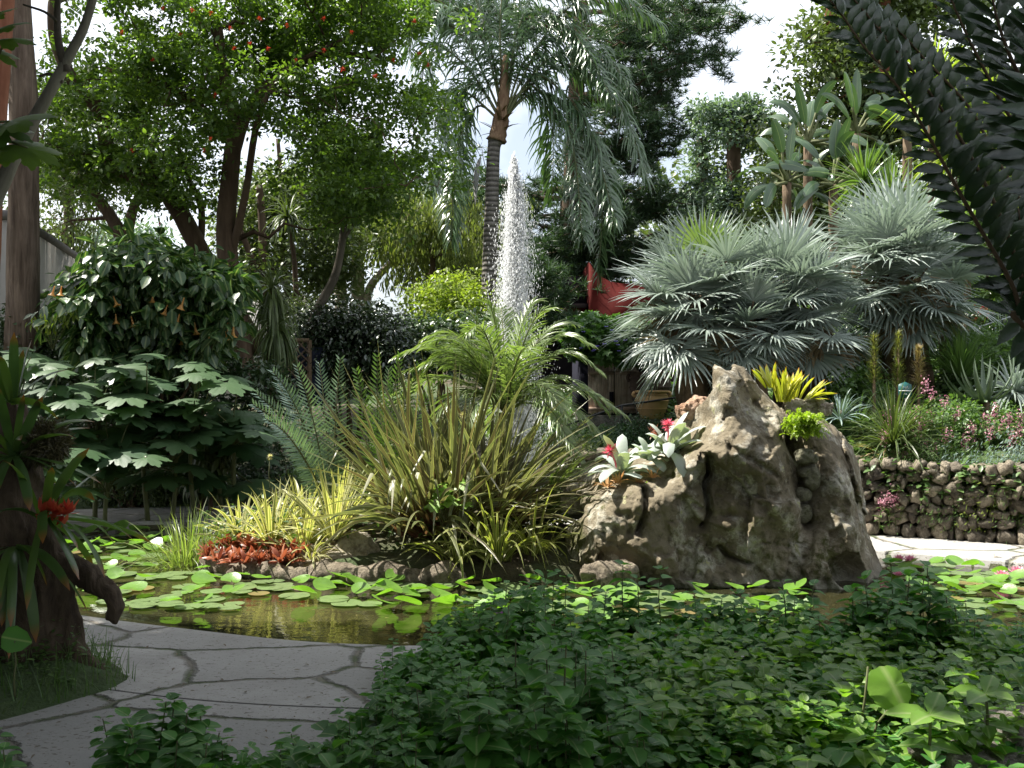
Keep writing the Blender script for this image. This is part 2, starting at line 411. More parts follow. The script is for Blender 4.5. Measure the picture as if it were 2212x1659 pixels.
# ------------------------------------------------------------------ setting: ground, path, pond, island
POND = catmull([(-2.85, 6.66), (-1.75, 6.16), (-1.09, 5.93), (-.3, 5.84), (.8, 5.76), (2, 5.6), (3.4, 5.4), (4.8, 5.6), (6.0, 6.3), (6.3, 7.2), (5.5, 8.0), (4.3, 8.56), (3.34, 9.15), (2, 9.9), (0, 10.9), (-2, 11.2), (-4.0, 11.05), (-5.2, 10.6), (-5.7, 9.7), (-5.2, 8.6), (-4.1, 7.4)], 8, True)
WALL = np.array([(.2, 12.2), (1.2, 11.7), (2.5, 10.95), (3.67, 10.2), (4.8, 9.6), (6.4, 8.6), (8.5, 7.4)])
def wall_dist(x, y):
    """signed distance behind the terrace wall line (positive = behind)"""
    d = np.full(np.shape(x), 1e9)
    for a, b in zip(WALL[:-1], WALL[1:]):
        e = b - a; t = np.clip(((x - a[0]) * e[0] + (y - a[1]) * e[1]) / (e @ e), 0, 1)
        d = np.minimum(d, np.hypot(x - a[0] - t * e[0], y - a[1] - t * e[1]))
    line = np.interp(x, WALL[:, 0], WALL[:, 1])
    return np.where(y > line, d, -d) * 1.0
def sstep(a, b, x): t = np.clip((x - a) / (b - a), 0, 1); return t * t * (3 - 2 * t)
def terrain(x, y):
    x = np.asarray(x, float); y = np.asarray(y, float)
    w_ = wall_dist(x, y); ww = np.clip(w_, 0, 60)
    hill = sstep(.05, .3, w_) * (.62 * sstep(.3, 1.0, x) + sstep(1.7, 3.4, x) * (.26 * np.minimum(ww, 12) + .05 * np.clip(ww - 12, 0, 40)))
    back = .09 * np.clip(y - 12.6, 0, 25) * (1 - sstep(1.7, 3.4, x))
    z = -.03 + hill + back
    sd = sdpoly(POND, x, y)
    z = np.where(sd < -.05, -.5, z)
    # planted beds near the camera stand a little above the path
    bedR = sstep(0, .25, -sdpoly(BED_R, x, y)); bedL = sstep(0, .5, -sdpoly(BED_L, x, y)); bedF = sstep(0, .5, y - 12.35) * (x < -1)
    z = z + np.where(sd > 0, .12 * bedR + .14 * bedL, 0) + .1 * bedF
    return z + .03 * vnoise(np.stack([x * 1.3, y * 1.3, 0 * x], -1)) * (sd > .3) * np.where((bedR + bedL + bedF) > 0, 1, np.where(y > 13, 1, .0))
BED_R = np.array([(-.42, 5.84), (-.46, 5.6), (-.55, 5.0), (-.68, 4.4), (-.75, 3.9), (-1.1, 3.4), (-1.9, 3.2), (-3.2, 2.9), (-3.2, -3), (9, -3), (9, 5.2), (6.0, 6.0), (4.7, 5.45), (3.4, 5.28), (2, 5.45), (.8, 5.6), (-.3, 5.7)])
BED_L = np.array([(-1.78, 5.1), (-2.1, 5.55), (-2.5, 6.0), (-3.1, 6.3), (-5, 6.6), (-9, 6.6), (-9, 3.9), (-2.9, 3.95), (-2.25, 4.5)])
xs = np.unique(np.concatenate([np.arange(-9, 9.01, .12), -9 - np.geomspace(.3, 390, 30), 9 + np.geomspace(.3, 390, 30)]))
ys = np.unique(np.concatenate([np.arange(0, 14, .12), -np.geomspace(.3, 60, 12), 14 + np.geomspace(.3, 480, 45)]))
X, Y = np.meshgrid(xs, ys, indexing='ij'); Z = terrain(X, Y)
nx, ny = X.shape; i = np.arange(nx - 1)[:, None] * ny; j = np.arange(ny - 1)[None]
mb = MB(); mb.add(np.stack([X, Y, Z], -1).reshape(-1, 3), np.stack([i + j, i + j + ny, i + j + ny + 1, i + j + 1], -1).reshape(-1, 4))
m, t, o = newmat('soil'); pb = N(t, 'BsdfPrincipled'); pb.inputs['Roughness'].default_value = .95
c = mixc(t, ramp(t, noise(t, 5, 6), .4, .6), (.045, .032, .02), (.085, .065, .04)); c = mixc(t, ramp(t, noise(t, .5, 4), .42, .6), c, (.05, .085, .025))
t.links.new(c, pb.inputs['Base Color']); t.links.new(bump(t, noise(t, 22, 6), 1, .04), pb.inputs['Normal']); t.links.new(pb.outputs[0], o.inputs[0])
M_SOIL = m
mb.build('ground', m, smooth=True, kind='structure')

# flagstone path round the pond
def paving():
    inner = POND; n = len(inner); T = np.roll(inner, -1, 0) - np.roll(inner, 1, 0); Nn = nrm(np.stack([T[:, 1], -T[:, 0]], 1))
    c = inner.mean(0); Nn *= np.sign((Nn * (inner - c)).sum(1))[:, None]
    near = sstep(-4.2, -2.6, inner[:, 0]) * (1 - sstep(-.2, .8, inner[:, 0])) * (inner[:, 1] < 8)
    wd = 1.15 + .25 * (inner[:, 0] < -2) * (inner[:, 1] > 9); wd = np.where((inner[:, 1] > 8) & (inner[:, 0] > 1), 1.02, wd)
    rows = [np.c_[inner, np.full(n, -.45)], np.c_[inner, np.full(n, -.012)], np.c_[inner + Nn * .02, np.full(n, .0)]]
    for k in np.linspace(.1, 1, 8): rows.append(np.c_[inner + Nn * wd[:, None] * k, np.full(n, .0)])
    V = np.concatenate(rows); S = len(rows); a = np.arange(n); b = (a + 1) % n
    fs = np.concatenate([np.stack([k * n + a, (k + 1) * n + a, (k + 1) * n + b, k * n + b], 1) for k in range(S - 1)])
    mb = MB(); mb.add(V, fs)
    gx, gy = np.meshgrid(np.linspace(-5.2, .2, 20), np.linspace(-1, 5.75, 24), indexing='ij')
    k = np.arange(19)[:, None] * 24; l = np.arange(23)[None]
    mb.add(np.stack([gx, gy, np.full(gx.shape, -.004)], -1).reshape(-1, 3), np.stack([k + l, k + l + 24, k + l + 25, k + l + 1], -1).reshape(-1, 4))
    return mb
m, t, o = newmat('flagstone'); pb = N(t, 'BsdfPrincipled')
tcn = N(t, 'TexCoord'); mp = N(t, 'Mapping'); mp.inputs['Scale'].default_value = (.95, 1.45, 1); mp.inputs['Location'].default_value = (.31, .12, 0); mp.inputs['Rotation'].default_value = (0, 0, R(-9))
wn = N(t, 'TexNoise'); wn.inputs['Scale'].default_value = 2.2; wn.inputs['Detail'].default_value = 4
va = N(t, 'MixRGB'); va.blend_type = 'ADD'; va.inputs[0].default_value = .24
t.links.new(tcn.outputs['Object'], mp.inputs[0]); t.links.new(tcn.outputs['Object'], wn.inputs[0]); t.links.new(mp.outputs[0], va.inputs[1]); t.links.new(wn.outputs['Color'], va.inputs[2])
vo = N(t, 'TexVoronoi', feature='DISTANCE_TO_EDGE', voronoi_dimensions='2D'); vo.inputs['Scale'].default_value = 1.0; vo.inputs['Randomness'].default_value = .8
vc = N(t, 'TexVoronoi', feature='F1', voronoi_dimensions='2D'); vc.inputs['Scale'].default_value = 1.0; vc.inputs['Randomness'].default_value = .8
t.links.new(va.outputs[0], vo.inputs['Vector']); t.links.new(va.outputs[0], vc.inputs['Vector'])
jn = N(t, 'Math', operation='MULTIPLY_ADD'); t.links.new(noise(t, 14, 4, .7), jn.inputs[0]); jn.inputs[1].default_value = .07; t.links.new(vo.outputs['Distance'], jn.inputs[2])
joint = ramp(t, jn.outputs[0], .040, .066)
spc = N(t, 'SeparateColor'); t.links.new(vc.outputs['Color'], spc.inputs[0])
c = mixc(t, spc.outputs[0], (.27, .265, .25), (.40, .385, .36))
c = mixc(t, ramp(t, noise(t, 2.2, 6, .7), .4, .65), c, (.28, .27, .25)); c = mixc(t, ramp(t, noise(t, 17, 4, .7, stretch=(1, 2.2, 1)), .60, .66), c, (.09, .075, .055))
c = mixc(t, ramp(t, noise(t, 48, 3, .6), .62, .68), c, (.12, .10, .075))
c = mixc(t, joint, mixc(t, ramp(t, noise(t, 3, 3), .45, .55), (.17, .15, .12), (.07, .09, .035)), c); t.links.new(c, pb.inputs['Base Color']); pb.inputs['Roughness'].default_value = .8
b1 = bump(t, joint, 1.0, .03); b2 = N(t, 'Bump'); b2.inputs['Strength'].default_value = .5; b2.inputs['Distance'].default_value = .02
t.links.new(noise(t, 8, 7, .7), b2.inputs['Height']); t.links.new(b1, b2.inputs['Normal']); t.links.new(b2.outputs[0], pb.inputs['Normal']); t.links.new(pb.outputs[0], o.inputs[0])
paving().build('path', m, kind='structure')

WZ = -.07
m, t, o = newmat('pond_water'); pb = N(t, 'BsdfPrincipled'); pb.inputs['Roughness'].default_value = .015; pb.inputs['IOR'].default_value = 1.33
c = mixc(t, ramp(t, noise(t, .8, 4), .4, .65), (.018, .018, .008), (.040, .036, .016)); c = mixc(t, ramp(t, noise(t, 30, 4, .6), .66, .70), c, (.16, .14, .06))
t.links.new(c, pb.inputs['Base Color'])
b1 = bump(t, noise(t, 5, 3, .5, stretch=(1, 1.6, 1)), .10, .03); b2 = N(t, 'Bump'); b2.inputs['Strength'].default_value = .05; b2.inputs['Distance'].default_value = .01
t.links.new(noise(t, 26, 2), b2.inputs['Height']); t.links.new(b1, b2.inputs['Normal']); t.links.new(b2.outputs[0], pb.inputs['Normal']); t.links.new(pb.outputs[0], o.inputs[0])
mb = MB(); cc = POND.mean(0); PP = cc + (POND - cc) * 1.012
mb.add(np.c_[PP, np.full(len(PP), WZ)], np.arange(len(PP))[None, :]); mb.build('pond_water', m, kind='structure')

# island bed in the pond
ISL = catmull([(-2.82, 9.0), (-2.45, 8.62), (-1.9, 8.32), (-1.3, 8.2), (-.6, 8.16), (-.1, 8.05), (.5, 8.0), (1.4, 8.3), (1.6, 9.2), (.9, 9.6), (0.1, 9.75), (-1, 9.75), (-2.3, 9.85), (-3, 9.5)], 6, True)
def isl_z(x, y):
    sd = -sdpoly(ISL, np.asarray(x, float), np.asarray(y, float))
    return -.3 + .36 * sstep(-.02, .1, sd) + .22 * sstep(.1, .9, sd)
gx, gy = np.meshgrid(np.arange(-3.2, 1.8, .06), np.arange(7.8, 10.1, .06), indexing='ij'); gz = isl_z(gx, gy) + .02 * vnoise(np.stack([gx * 4, gy * 4, gx * 0], -1))
a_, b_ = gx.shape; k = np.arange(a_ - 1)[:, None] * b_; l = np.arange(b_ - 1)[None]
mb = MB(); mb.add(np.stack([gx, gy, gz], -1).reshape(-1, 3), np.stack([k + l, k + l + b_, k + l + b_ + 1, k + l + 1], -1).reshape(-1, 4))
mb.build('island_ground', M_SOIL, smooth=True, kind='structure')
def on_isl(px, py, d): p = P(px, py, d); p[2] = float(isl_z(p[0], p[1])); return p

M_KERB = stonemat('kerb_stone', [(.20, .165, .12), (.33, .28, .21), (.12, .10, .075)], 5, moss=(.10, .11, .03), mossf=.60)
M_PALE = stonemat('pale_rock', [(.36, .32, .25), (.48, .43, .34), (.24, .20, .15)], 4, bs=1)
kp = catmull([P(455, 1226, 8.65), P(520, 1238, 8.4), P(620, 1243, 8.22), P(740, 1246, 8.15), P(830, 1246, 8.12), P(930, 1250, 8.1), P(985, 1256, 8.06)], 3)
kp[:, 2] = -.045 + .02 * np.sin(np.arange(len(kp)) * 1.7)
lo = kp.min(0) - .2; hi = kp.max(0) + .2; G = grid3(lo, hi, .018); D = None
for a, b in zip(kp[:-1], kp[1:]):
    c_ = capsule(G, a, b, .085 + .02 * rng.random(), .085); D = c_ if D is None else smin(D, c_, .03)
D = D + .045 * fbm(G * 5, 4, 2) - .02 * fbm(G * 14, 3, 4, True)
V, f = nets(D, lo, .018); mb = MB(); mb.add(V, f)
mb.build('kerb', M_KERB, smooth=True, loc=tuple(kp[4]), label='low rough brown stone kerb at the waterline along the front of the planted island', cat='stone kerb')
b = P(760, 1200, 8.55); lo = b - [.62, .4, .35]; G = grid3(lo, b + [.5, .5, .42], .016)
D = smin(ellip(G, b + [-.12, 0, -.08], (.36, .26, .17)), ellip(G, b + [.06, .05, .02], (.2, .2, .16)), .1); D = D + .09 * fbm(G * 3.2, 5, 6) - .045 * fbm(G * 9, 3, 8, True)
V, f = nets(D, lo, .016); mb = MB(); mb.add(V, f)
mb.build('rock', M_PALE, smooth=True, loc=tuple(b), label='pale sunlit hump of rock behind the island kerb, left of the bronze flax base', cat='rock')

# ------------------------------------------------------------------ the big boulder
def boulder():
    D0 = 8.2
    q = lambda L: np.array([((a - CX) / FOC * D0, CAMZ - (b - CY) / FOC * D0) for a, b in L])
    OUT = q([(1212, 1310), (1222, 1210), (1228, 1150), (1264, 1112), (1252, 1085), (1244, 1058), (1272, 1030), (1300, 1012), (1370, 1005), (1425, 985), (1462, 955), (1478, 925), (1505, 900), (1527, 872), (1542, 842), (1543, 798), (1556, 786), (1574, 797), (1590, 797), (1612, 783), (1640, 790), (1664, 825), (1690, 855), (1712, 884), (1750, 882), (1798, 895), (1862, 928), (1908, 972), (1935, 1028), (1944, 1090), (1942, 1150), (1950, 1215), (1958, 1262), (1955, 1310)])
    CP = np.array([(1240, 1255, 8.15), (1300, 1265, 8.0), (1400, 1268, 7.92), (1550, 1270, 7.82), (1700, 1270, 7.84), (1850, 1268, 7.9), (1915, 1262, 8.3),
        (1242, 1160, 8.3), (1275, 1150, 8.05), (1350, 1110, 7.93), (1420, 1180, 7.86), (1450, 1080, 7.93), (1400, 1050, 7.98), (1300, 1080, 8.05), (1262, 1065, 8.35), (1270, 1112, 8.12),
        (1320, 1048, 8.2), (1385, 1030, 8.14), (1470, 1003, 8.08), (1508, 968, 8.02), (1350, 1015, 8.75), (1430, 990, 8.75), (1480, 930, 8.8), (1500, 950, 8.45), (1515, 900, 8.65), (1530, 930, 8.2), (1540, 880, 8.25),
        (1555, 850, 8.12), (1556, 800, 8.2), (1605, 795, 8.45), (1590, 850, 8.2), (1560, 930, 8.0), (1545, 1010, 7.95), (1524, 1020, 8.06), (1515, 1090, 8.0), (1550, 1090, 7.9), (1600, 920, 8.02), (1650, 880, 8.3), (1640, 970, 7.93), (1600, 1080, 7.9), (1680, 1020, 7.95), (1700, 930, 8.2), (1715, 1100, 7.95), (1650, 1190, 7.88), (1560, 1180, 7.95), (1450, 1180, 7.9),
        (1735, 960, 8.35), (1745, 1050, 8.22), (1742, 1120, 8.1), (1770, 960, 8.2), (1790, 1040, 8.02), (1790, 1130, 7.94), (1745, 892, 8.55), (1790, 925, 8.45), (1840, 985, 8.42), (1850, 1060, 8.2), (1870, 1040, 8.42), (1888, 1100, 8.5), (1868, 1150, 8.14), (1900, 1180, 8.5), (1880, 1220, 8.2), (1800, 1190, 7.96), (1740, 1210, 7.9)])
    lo = np.array([.30, 7.5, -.3]); hi = np.array([3.25, 9.75, 1.75]); h = .0138
    G = grid3(lo, hi, h); GX, GZ = G[:, 0, :, 0], G[:, 0, :, 2]
    sd = sdpoly(OUT, GX, GZ)
    px = GX / D0 * FOC + CX; py = CY - (GZ - CAMZ) / D0 * FOC
    def tps(r2): return np.where(r2 > 0, r2 * np.log(np.maximum(r2, 1e-9)), 0)
    cn = CP[:, :2] / 100; m_ = len(CP); A = tps(((cn[:, None] - cn[None]) ** 2).sum(-1)) + np.eye(m_) * .02; Pm = np.c_[np.ones(m_), cn]
    S_ = np.linalg.solve(np.block([[A, Pm], [Pm.T, np.zeros((3, 3))]]), np.r_[CP[:, 2], 0, 0, 0]); q2 = np.stack([px, py], -1) / 100
    yf = S_[m_] + q2 @ S_[m_ + 1:]
    for k_ in range(m_): yf = yf + S_[k_] * tps(((q2 - cn[k_]) ** 2).sum(-1))
    yf = np.clip(yf, 7.75, 9.1)
    yf = yf + .10 * np.exp(-(np.maximum(0, -sd) / .06))              # rounded rim
    # cracks and the groove filled with small stones
    def crack(L, w_, dep):
        nonlocal yf
        L = q(L); d = np.full(GX.shape, 9.)
        for a, b in zip(L[:-1], L[1:]):
            e = b - a; t_ = np.clip(((GX - a[0]) * e[0] + (GZ - a[1]) * e[1]) / (e @ e), 0, 1); d = np.minimum(d, np.hypot(GX - a[0] - t_ * e[0], GZ - a[1] - t_ * e[1]))
        d = d + .012 * vnoise(np.stack([GX * 9, GZ * 9, GX * 0], -1)); yf = yf + dep * np.exp(-(d / w_) ** 2)
    crack([(1524, 985), (1530, 1020), (1518, 1045), (1524, 1100), (1510, 1130)], .022, .22)
    crack([(1385, 1055), (1382, 1100), (1368, 1140)], .02, .16); crack([(1540, 1170), (1560, 1190), (1600, 1205)], .018, .12)
    crack([(1708, 930), (1730, 985), (1742, 1040), (1732, 1100), (1738, 1130)], .045, .20)
    crack([(1560, 960), (1600, 985), (1660, 1020)], .02, .05); crack([(1850, 1040), (1868, 1090), (1862, 1150)], .03, .08)
    crack([(1640, 870), (1668, 905), (1690, 950)], .03, .07); crack([(1500, 1010), (1440, 1030), (1400, 1060)], .02, .05); crack([(1470, 1080), (1500, 1140), (1540, 1200)], .05, .06); crack([(1600, 1040), (1640, 1100), (1650, 1150)], .05, .05)
    th = np.minimum(1.15, .12 + 1.9 * np.maximum(0, -sd))
    Yg = G[..., 1]
    Q = np.stack([GX, GX * 0, GZ], -1); wx = GX + .10 * fbm(Q * 2.5, 3, 9); wz = GZ + .10 * fbm(Q * 2.5, 3, 12)
    Wq = np.stack([wx, wx * 0, wz], -1)
    def facets(s, seed, tilt):
        r = np.random.default_rng(seed); gx, gz = wx * s, wz * s * .8; ix, iz = np.floor(gx).astype(int), np.floor(gz).astype(int); T_ = r.random((64, 64, 5)); best = np.full(gx.shape, 9.); sec = np.full(gx.shape, 9.); val = np.zeros(gx.shape)
        for a in (-1, 0, 1):
            for b in (-1, 0, 1):
                c = T_[(ix + a) & 63, (iz + b) & 63]; dx = gx - ix - a - c[..., 0]; dz = gz - iz - b - c[..., 1]; d = np.hypot(dx, dz); v = (c[..., 2] - .5) * .7 + ((c[..., 3] - .5) * dx + (c[..., 4] - .5) * dz) * tilt
                sec = np.where(d < best, best, np.minimum(sec, d)); val = np.where(d < best, v, val); best = np.minimum(best, d)
        return val, np.clip((sec - best) / .12, 0, 1)
    v1, e1 = facets(2.6, 5, 1.6); v2, e2 = facets(6.5, 8, 1.6); v3, e3 = facets(15, 11, 1.4)
    rel = .11 * v1 + .05 * v2 * e2 + .026 * v3 + .012 * (1 - e2) + .035 * fbm(Wq * [1.6, 1, .9], 3, 1) - .022 * fbm(Wq * 4.5, 5, 21, True) + .012 * fbm(Q * 22, 4, 31) + .010 * fbm(np.stack([Wq[..., 0] * 6 + Wq[..., 2] * 5, Q[..., 1], Wq[..., 2] * 26 - Wq[..., 0] * 12], -1), 3, 61, True)
    pit = np.clip(fbm(Q * 7, 3, 51) - .25, 0, 1) * .10; rel = rel + pit
    yn = yf[:, None, :] + rel[:, None, :]
    Fv = smax((sd + .020 * fbm(Q * 7, 4, 5) + .012 * v3)[:, None, :], yn - Yg, .05)
    Fv = smax(Fv, Yg - (yf + th + 1.5 * rel)[:, None, :], .12)
    cave = ellip(G, P(1838, 1238, 7.93), (.21, .24, .15)) + .05 * fbm(G * 6, 3, 40)
    Fv = smax(Fv, -cave, .03)
    return nets(Fv, lo, h)
M_BOULDER = stonemat('boulder_stone', [(.14, .115, .075), (.225, .192, .135), (.42, .395, .33)], 1.5, lichen=(.36, .35, .20), moss=(.085, .085, .03), bs=1.0, mossf=.58, low=((.21, .20, .17), .0, .17))
BL = tuple(P(1580, 1262, 8.3))
V, f = boulder(); mb = MB(); mb.add(V, f)
BOULDER_V = V
mb.build('boulder', M_BOULDER, smooth=True, loc=BL, label='huge craggy grey brown boulder rising out of the pond right of the island', cat='boulder')
def small_rock(px, py, d, r, mat, label, amp=.25, seed=1, name='rock', h=None):
    mb = MB(); c = P(px, py, d); rock(mb, c, r, h, amp, seed)
    return mb.build(name, mat, smooth=True, loc=tuple(c), label=label, cat='rock')
M_RED = stonemat('reddish_rock', [(.40, .24, .15), (.52, .40, .30), (.28, .17, .11)], 4)
small_rock(1512, 886, 8.7, (.17, .12, .085), M_RED, 'small reddish rock perched on the ledge left of the boulder peak', .3, 3)
small_rock(1748, 884, 8.42, (.16, .13, .065), M_PALE, 'grey flat-topped stone under the yellow bromeliads on top of the boulder', .3, 4)
small_rock(1318, 1248, 7.82, (.21, .12, .10), M_KERB, 'low brown rock at the waterline in front of the boulder foot', .2, 5)
small_rock(1255, 1075, 8.75, (.17, .2, .15), M_PALE, 'pale sunlit rock behind the left shoulder of the boulder', .2, 6)
M_MORT = stonemat('gap_stone', [(.17, .16, .11), (.25, .24, .17), (.11, .11, .06)], 6, moss=(.10, .12, .03))
for k, (a, b, r) in enumerate([(1735, 985, (.07, .06, .06)), (1757, 992, (.035, .04, .035)), (1738, 1020, (.05, .05, .04)), (1752, 1030, (.065, .06, .10)), (1737, 1068, (.062, .06, .055)), (1733, 1108, (.07, .06, .075))]):
    mb = MB(); c = P(a, b, 8.12); rock(mb, c, r, .012, .2, 60 + k)
    mb.build('rock', M_MORT, smooth=True, loc=tuple(c), cat='rock', group='stones wedged in the boulder crack', label='%s stone wedged in the vertical crack of the boulder below the fern' % ['topmost blocky', 'tiny dark square', 'small second-row', 'largest upright', 'round whitish', 'lowest squarish'][k])

# ------------------------------------------------------------------ leaf materials
ML = dict(
 phor=leafmat('bronze_flax_leaf', (.12, .095, .055), (.16, .20, .08), tf=.34, stripe=((.42, .46, .17), .40), rough=.34, tc=(1.2, 1.2, .7), base=((.15, .05, .045), .45)),
 varieg=leafmat('cream_striped_leaf', (.22, .27, .08), (.34, .36, .13), stripe=((.62, .58, .30), .22), tf=.42, tc=(1.2, 1.25, .6)),
 yelgrn=leafmat('yellow_green_striped_leaf', (.15, .19, .05), (.25, .28, .08), stripe=((.48, .46, .18), .30), tf=.38),
 grass=leafmat('grass_blade', (.13, .20, .05), (.28, .33, .13), tf=.40),
 strapg=leafmat('strap_leaf', (.07, .12, .035), (.16, .20, .07), tf=.30, rough=.3),
 date=leafmat('date_palm_leaflet', (.13, .20, .06), (.26, .32, .15), tf=.38, rough=.32, spec=.7),
 cycb=leafmat('blue_cycad_leaflet', (.11, .19, .14), (.22, .31, .25), tf=.2, rough=.24, spec=1.0),
 cycg=leafmat('green_cycad_leaflet', (.09, .17, .045), (.16, .26, .08), tf=.34, rough=.3, spec=.8),
 redbr=leafmat('red_bromeliad_leaf', (.24, .065, .035), (.42, .17, .09), tf=.30, tc=(1.3, 1.0, .8), rough=.35),
 orbr=leafmat('orange_leaf', (.55, .30, .12), (.70, .45, .25), tf=.3, tc=(1.1, 1, .8)),
 silver=leafmat('silver_banded_leaf', (.30, .36, .32), (.48, .53, .49), tf=.2, rough=.45),
 yelbr=leafmat('yellow_bromeliad_leaf', (.34, .38, .05), (.55, .50, .08), tf=.40, tip=((.40, .12, .03), .86)),
 pink=leafmat('pink_bract', (.80, .12, .22), (.90, .30, .38), tf=.25, tc=(1.1, .9, .9)),
 brt=leafmat('bright_green_leaf', (.16, .30, .03), (.24, .40, .06), tf=.42),
 fern=leafmat('fern_leaf', (.24, .36, .03), (.36, .46, .06), tf=.45),
 pad=leafmat('lily_pad', (.09, .16, .055), (.21, .27, .12), tf=.14, rough=.3, spec=.7, tc=(1.2, 1.5, .3)),
 padup=leafmat('raised_lily_leaf', (.12, .27, .035), (.20, .36, .06), tf=.38, rough=.3, spec=.8),
 padold=leafmat('old_lily_pad', (.20, .20, .07), (.20, .11, .055), tf=.15, rough=.35),
)
M_STEM = plain('plant_stem', (.09, .10, .04), .7); M_BROWNST = plain('brown_stem', (.13, .09, .055), .8)
M_TRUNKF = barkmat('fibrous_trunk', (.07, .05, .03), (.20, .14, .09), 14)

def tussock(mb, base, n, L, W, el, droop, az=(0, 2 * math.pi), spread=.05, kind='strap', fold=-.25, nseg=7, kinkp=0, kinkamt=(1.5, 2.4), roll=.35):
    a = U(az[0], az[1], n); e = np.radians(U(el[0], el[1], n)); l = U(L[0], L[1], n)
    b = np.asarray(base, float) + np.c_[np.cos(a) * U(0, spread, n), np.sin(a) * U(0, spread, n), np.zeros(n)]
    kk = np.where(rng.random(n) < kinkp, U(kinkamt[0], kinkamt[1], n), 0)
    return strips(mb, b, azel(a, e), azside(a) * 1.0 + rng.normal(size=(n, 3)) * roll, l, U(W[0], W[1], n), U(droop[0], droop[1], n), nseg, fold, kind, kk if kinkp else None, U(.45, .8, n))

def clump(name, mat, base, label, cat, n, L, W, el, droop, group=None, more=(), **kw):
    mb = MB(); tussock(mb, base, n, L, W, el, droop, **kw)
    for m_ in more: tussock(mb, **m_)
    return mb.build(name, mat, loc=tuple(base), label=label, cat=cat, group=group)

# bronze flax
b = on_isl(905, 1190, 8.75)
mb = MB()
for k in range(9):
    o_ = b + np.array([U(-.28, .40), U(-.2, .2), 0])
    tussock(mb, o_, 12, (1.0, 1.72), (.042, .066), (54, 86), (.08, .65), kind='sword', spread=.06, nseg=8, roll=1.1)
tussock(mb, b + [.1, 0, 0], 110, (.95, 1.45), (.040, .062), (20, 64), (.3, 1.3), kind='sword', spread=.2, nseg=8, roll=1.0)
tussock(mb, b, 20, (.8, 1.2), (.034, .052), (48, 72), (.5, .9), kind='sword', spread=.2, nseg=10, kinkp=1.0)
tussock(mb, b + [.15, 0, 0], 26, (1.1, 1.5), (.026, .04), (18, 58), (.5, 1.0), az=(-.6, .6), kind='sword', spread=.2, nseg=8)
fl = mb.build('flax_plant', ML['phor'], loc=tuple(b), label='tall bronze sword-leaved flax in the middle of the island', cat='flax plant')
b2 = on_isl(1060, 1185, 8.8); mb = MB()
for k in range(5): tussock(mb, b2 + np.array([U(-.2, .25), U(-.15, .15), 0]), 12, (.9, 1.45), (.040, .060), (46, 84), (.1, .8), kind='sword', spread=.06, nseg=8, roll=1.0)
tussock(mb, b2, 60, (.9, 1.4), (.03, .048), (22, 66), (.3, 1.0), az=(-1.4, 1.2), kind='sword', spread=.2, nseg=8, roll=.9)
mb.build('flax_plant', ML['phor'], loc=tuple(b2), label='second bronze flax, leaning right in front of the date palm trunk', cat='flax plant')
# bent pale leaves in front of the flax
mb = MB(); n = 15; a = U(-3.0, -.1, n); bb = b + np.c_[U(-.3, .5, n), U(-.3, .0, n), U(.0, .1, n)]
strips(mb, bb, azel(a, np.radians(U(40, 74, n))), azside(a) + rng.normal(size=(n, 3)) * .35, U(.7, 1.15, n), U(.035, .055, n), U(.3, .9, n), 14, -.25, 'sword', U(.9, 2.2, n), U(.42, .72, n))
M_PALELEAF = leafmat('bent_flax_leaf', (.36, .36, .25), (.46, .44, .33), tf=.25)
o = mb.build('bent_leaves', M_PALELEAF, parent=None, loc=tuple(b)); o.parent = fl; o.location = (0, 0, 0)

# cycads
def frond(rb, lb, pts, ll, npairs, lw, ang=62, lift=.35, grav=.2, kind='lance', rr=.008, nseg=3, fold=-.2, start=.1, tipf=.35, basef=.55, jit=.05, up=None, fwdcurl=0):
    pts = catmull(pts, 6); s = np.concatenate([[0], np.cumsum(np.linalg.norm(np.diff(pts, axis=0), axis=1))]); s /= s[-1]
    tube(rb, pts, np.linspace(rr, rr * .25, len(pts)), 5)
    t = np.linspace(start, .995, npairs); C = np.stack([np.interp(t, s, pts[:, k]) for k in range(3)], 1)
    C2 = np.stack([np.interp(np.minimum(t + .02, 1), s, pts[:, k]) for k in range(3)], 1); C1 = np.stack([np.interp(t - .02, s, pts[:, k]) for k in range(3)], 1)
    T = nrm(C2 - C1); side = nrm(np.cross(T, np.broadcast_to(np.array([0, 0, 1.]) if up is None else np.asarray(up, float), T.shape))); Nn = np.cross(side, T)
    Lp = ll * np.minimum(1, basef + (t - start) * 3) * (1 - (1 - tipf) * sstep(.55, 1, t))
    for sg in (-1, 1):
        A = math.radians(ang) * (1 - .45 * t ** 2) + U(-jit, jit, npairs)
        D = T * np.cos(A)[:, None] + side * sg * np.sin(A)[:, None] + Nn * lift + rng.normal(size=(npairs, 3)) * jit
        strips(lb, C, D, T + Nn * .25 * sg, Lp * U(.9, 1.08, npairs), lw * U(.9, 1.1, npairs), grav, nseg, fold, kind, curl=T * fwdcurl)
def arch(a, b, sag):
    a, b = np.asarray(a, float), np.asarray(b, float); t = np.linspace(0, 1, 5)[:, None]
    p = a + (b - a) * t; p[:, 2] += (4 * t[:, 0] * (1 - t[:, 0]) * sag); return p
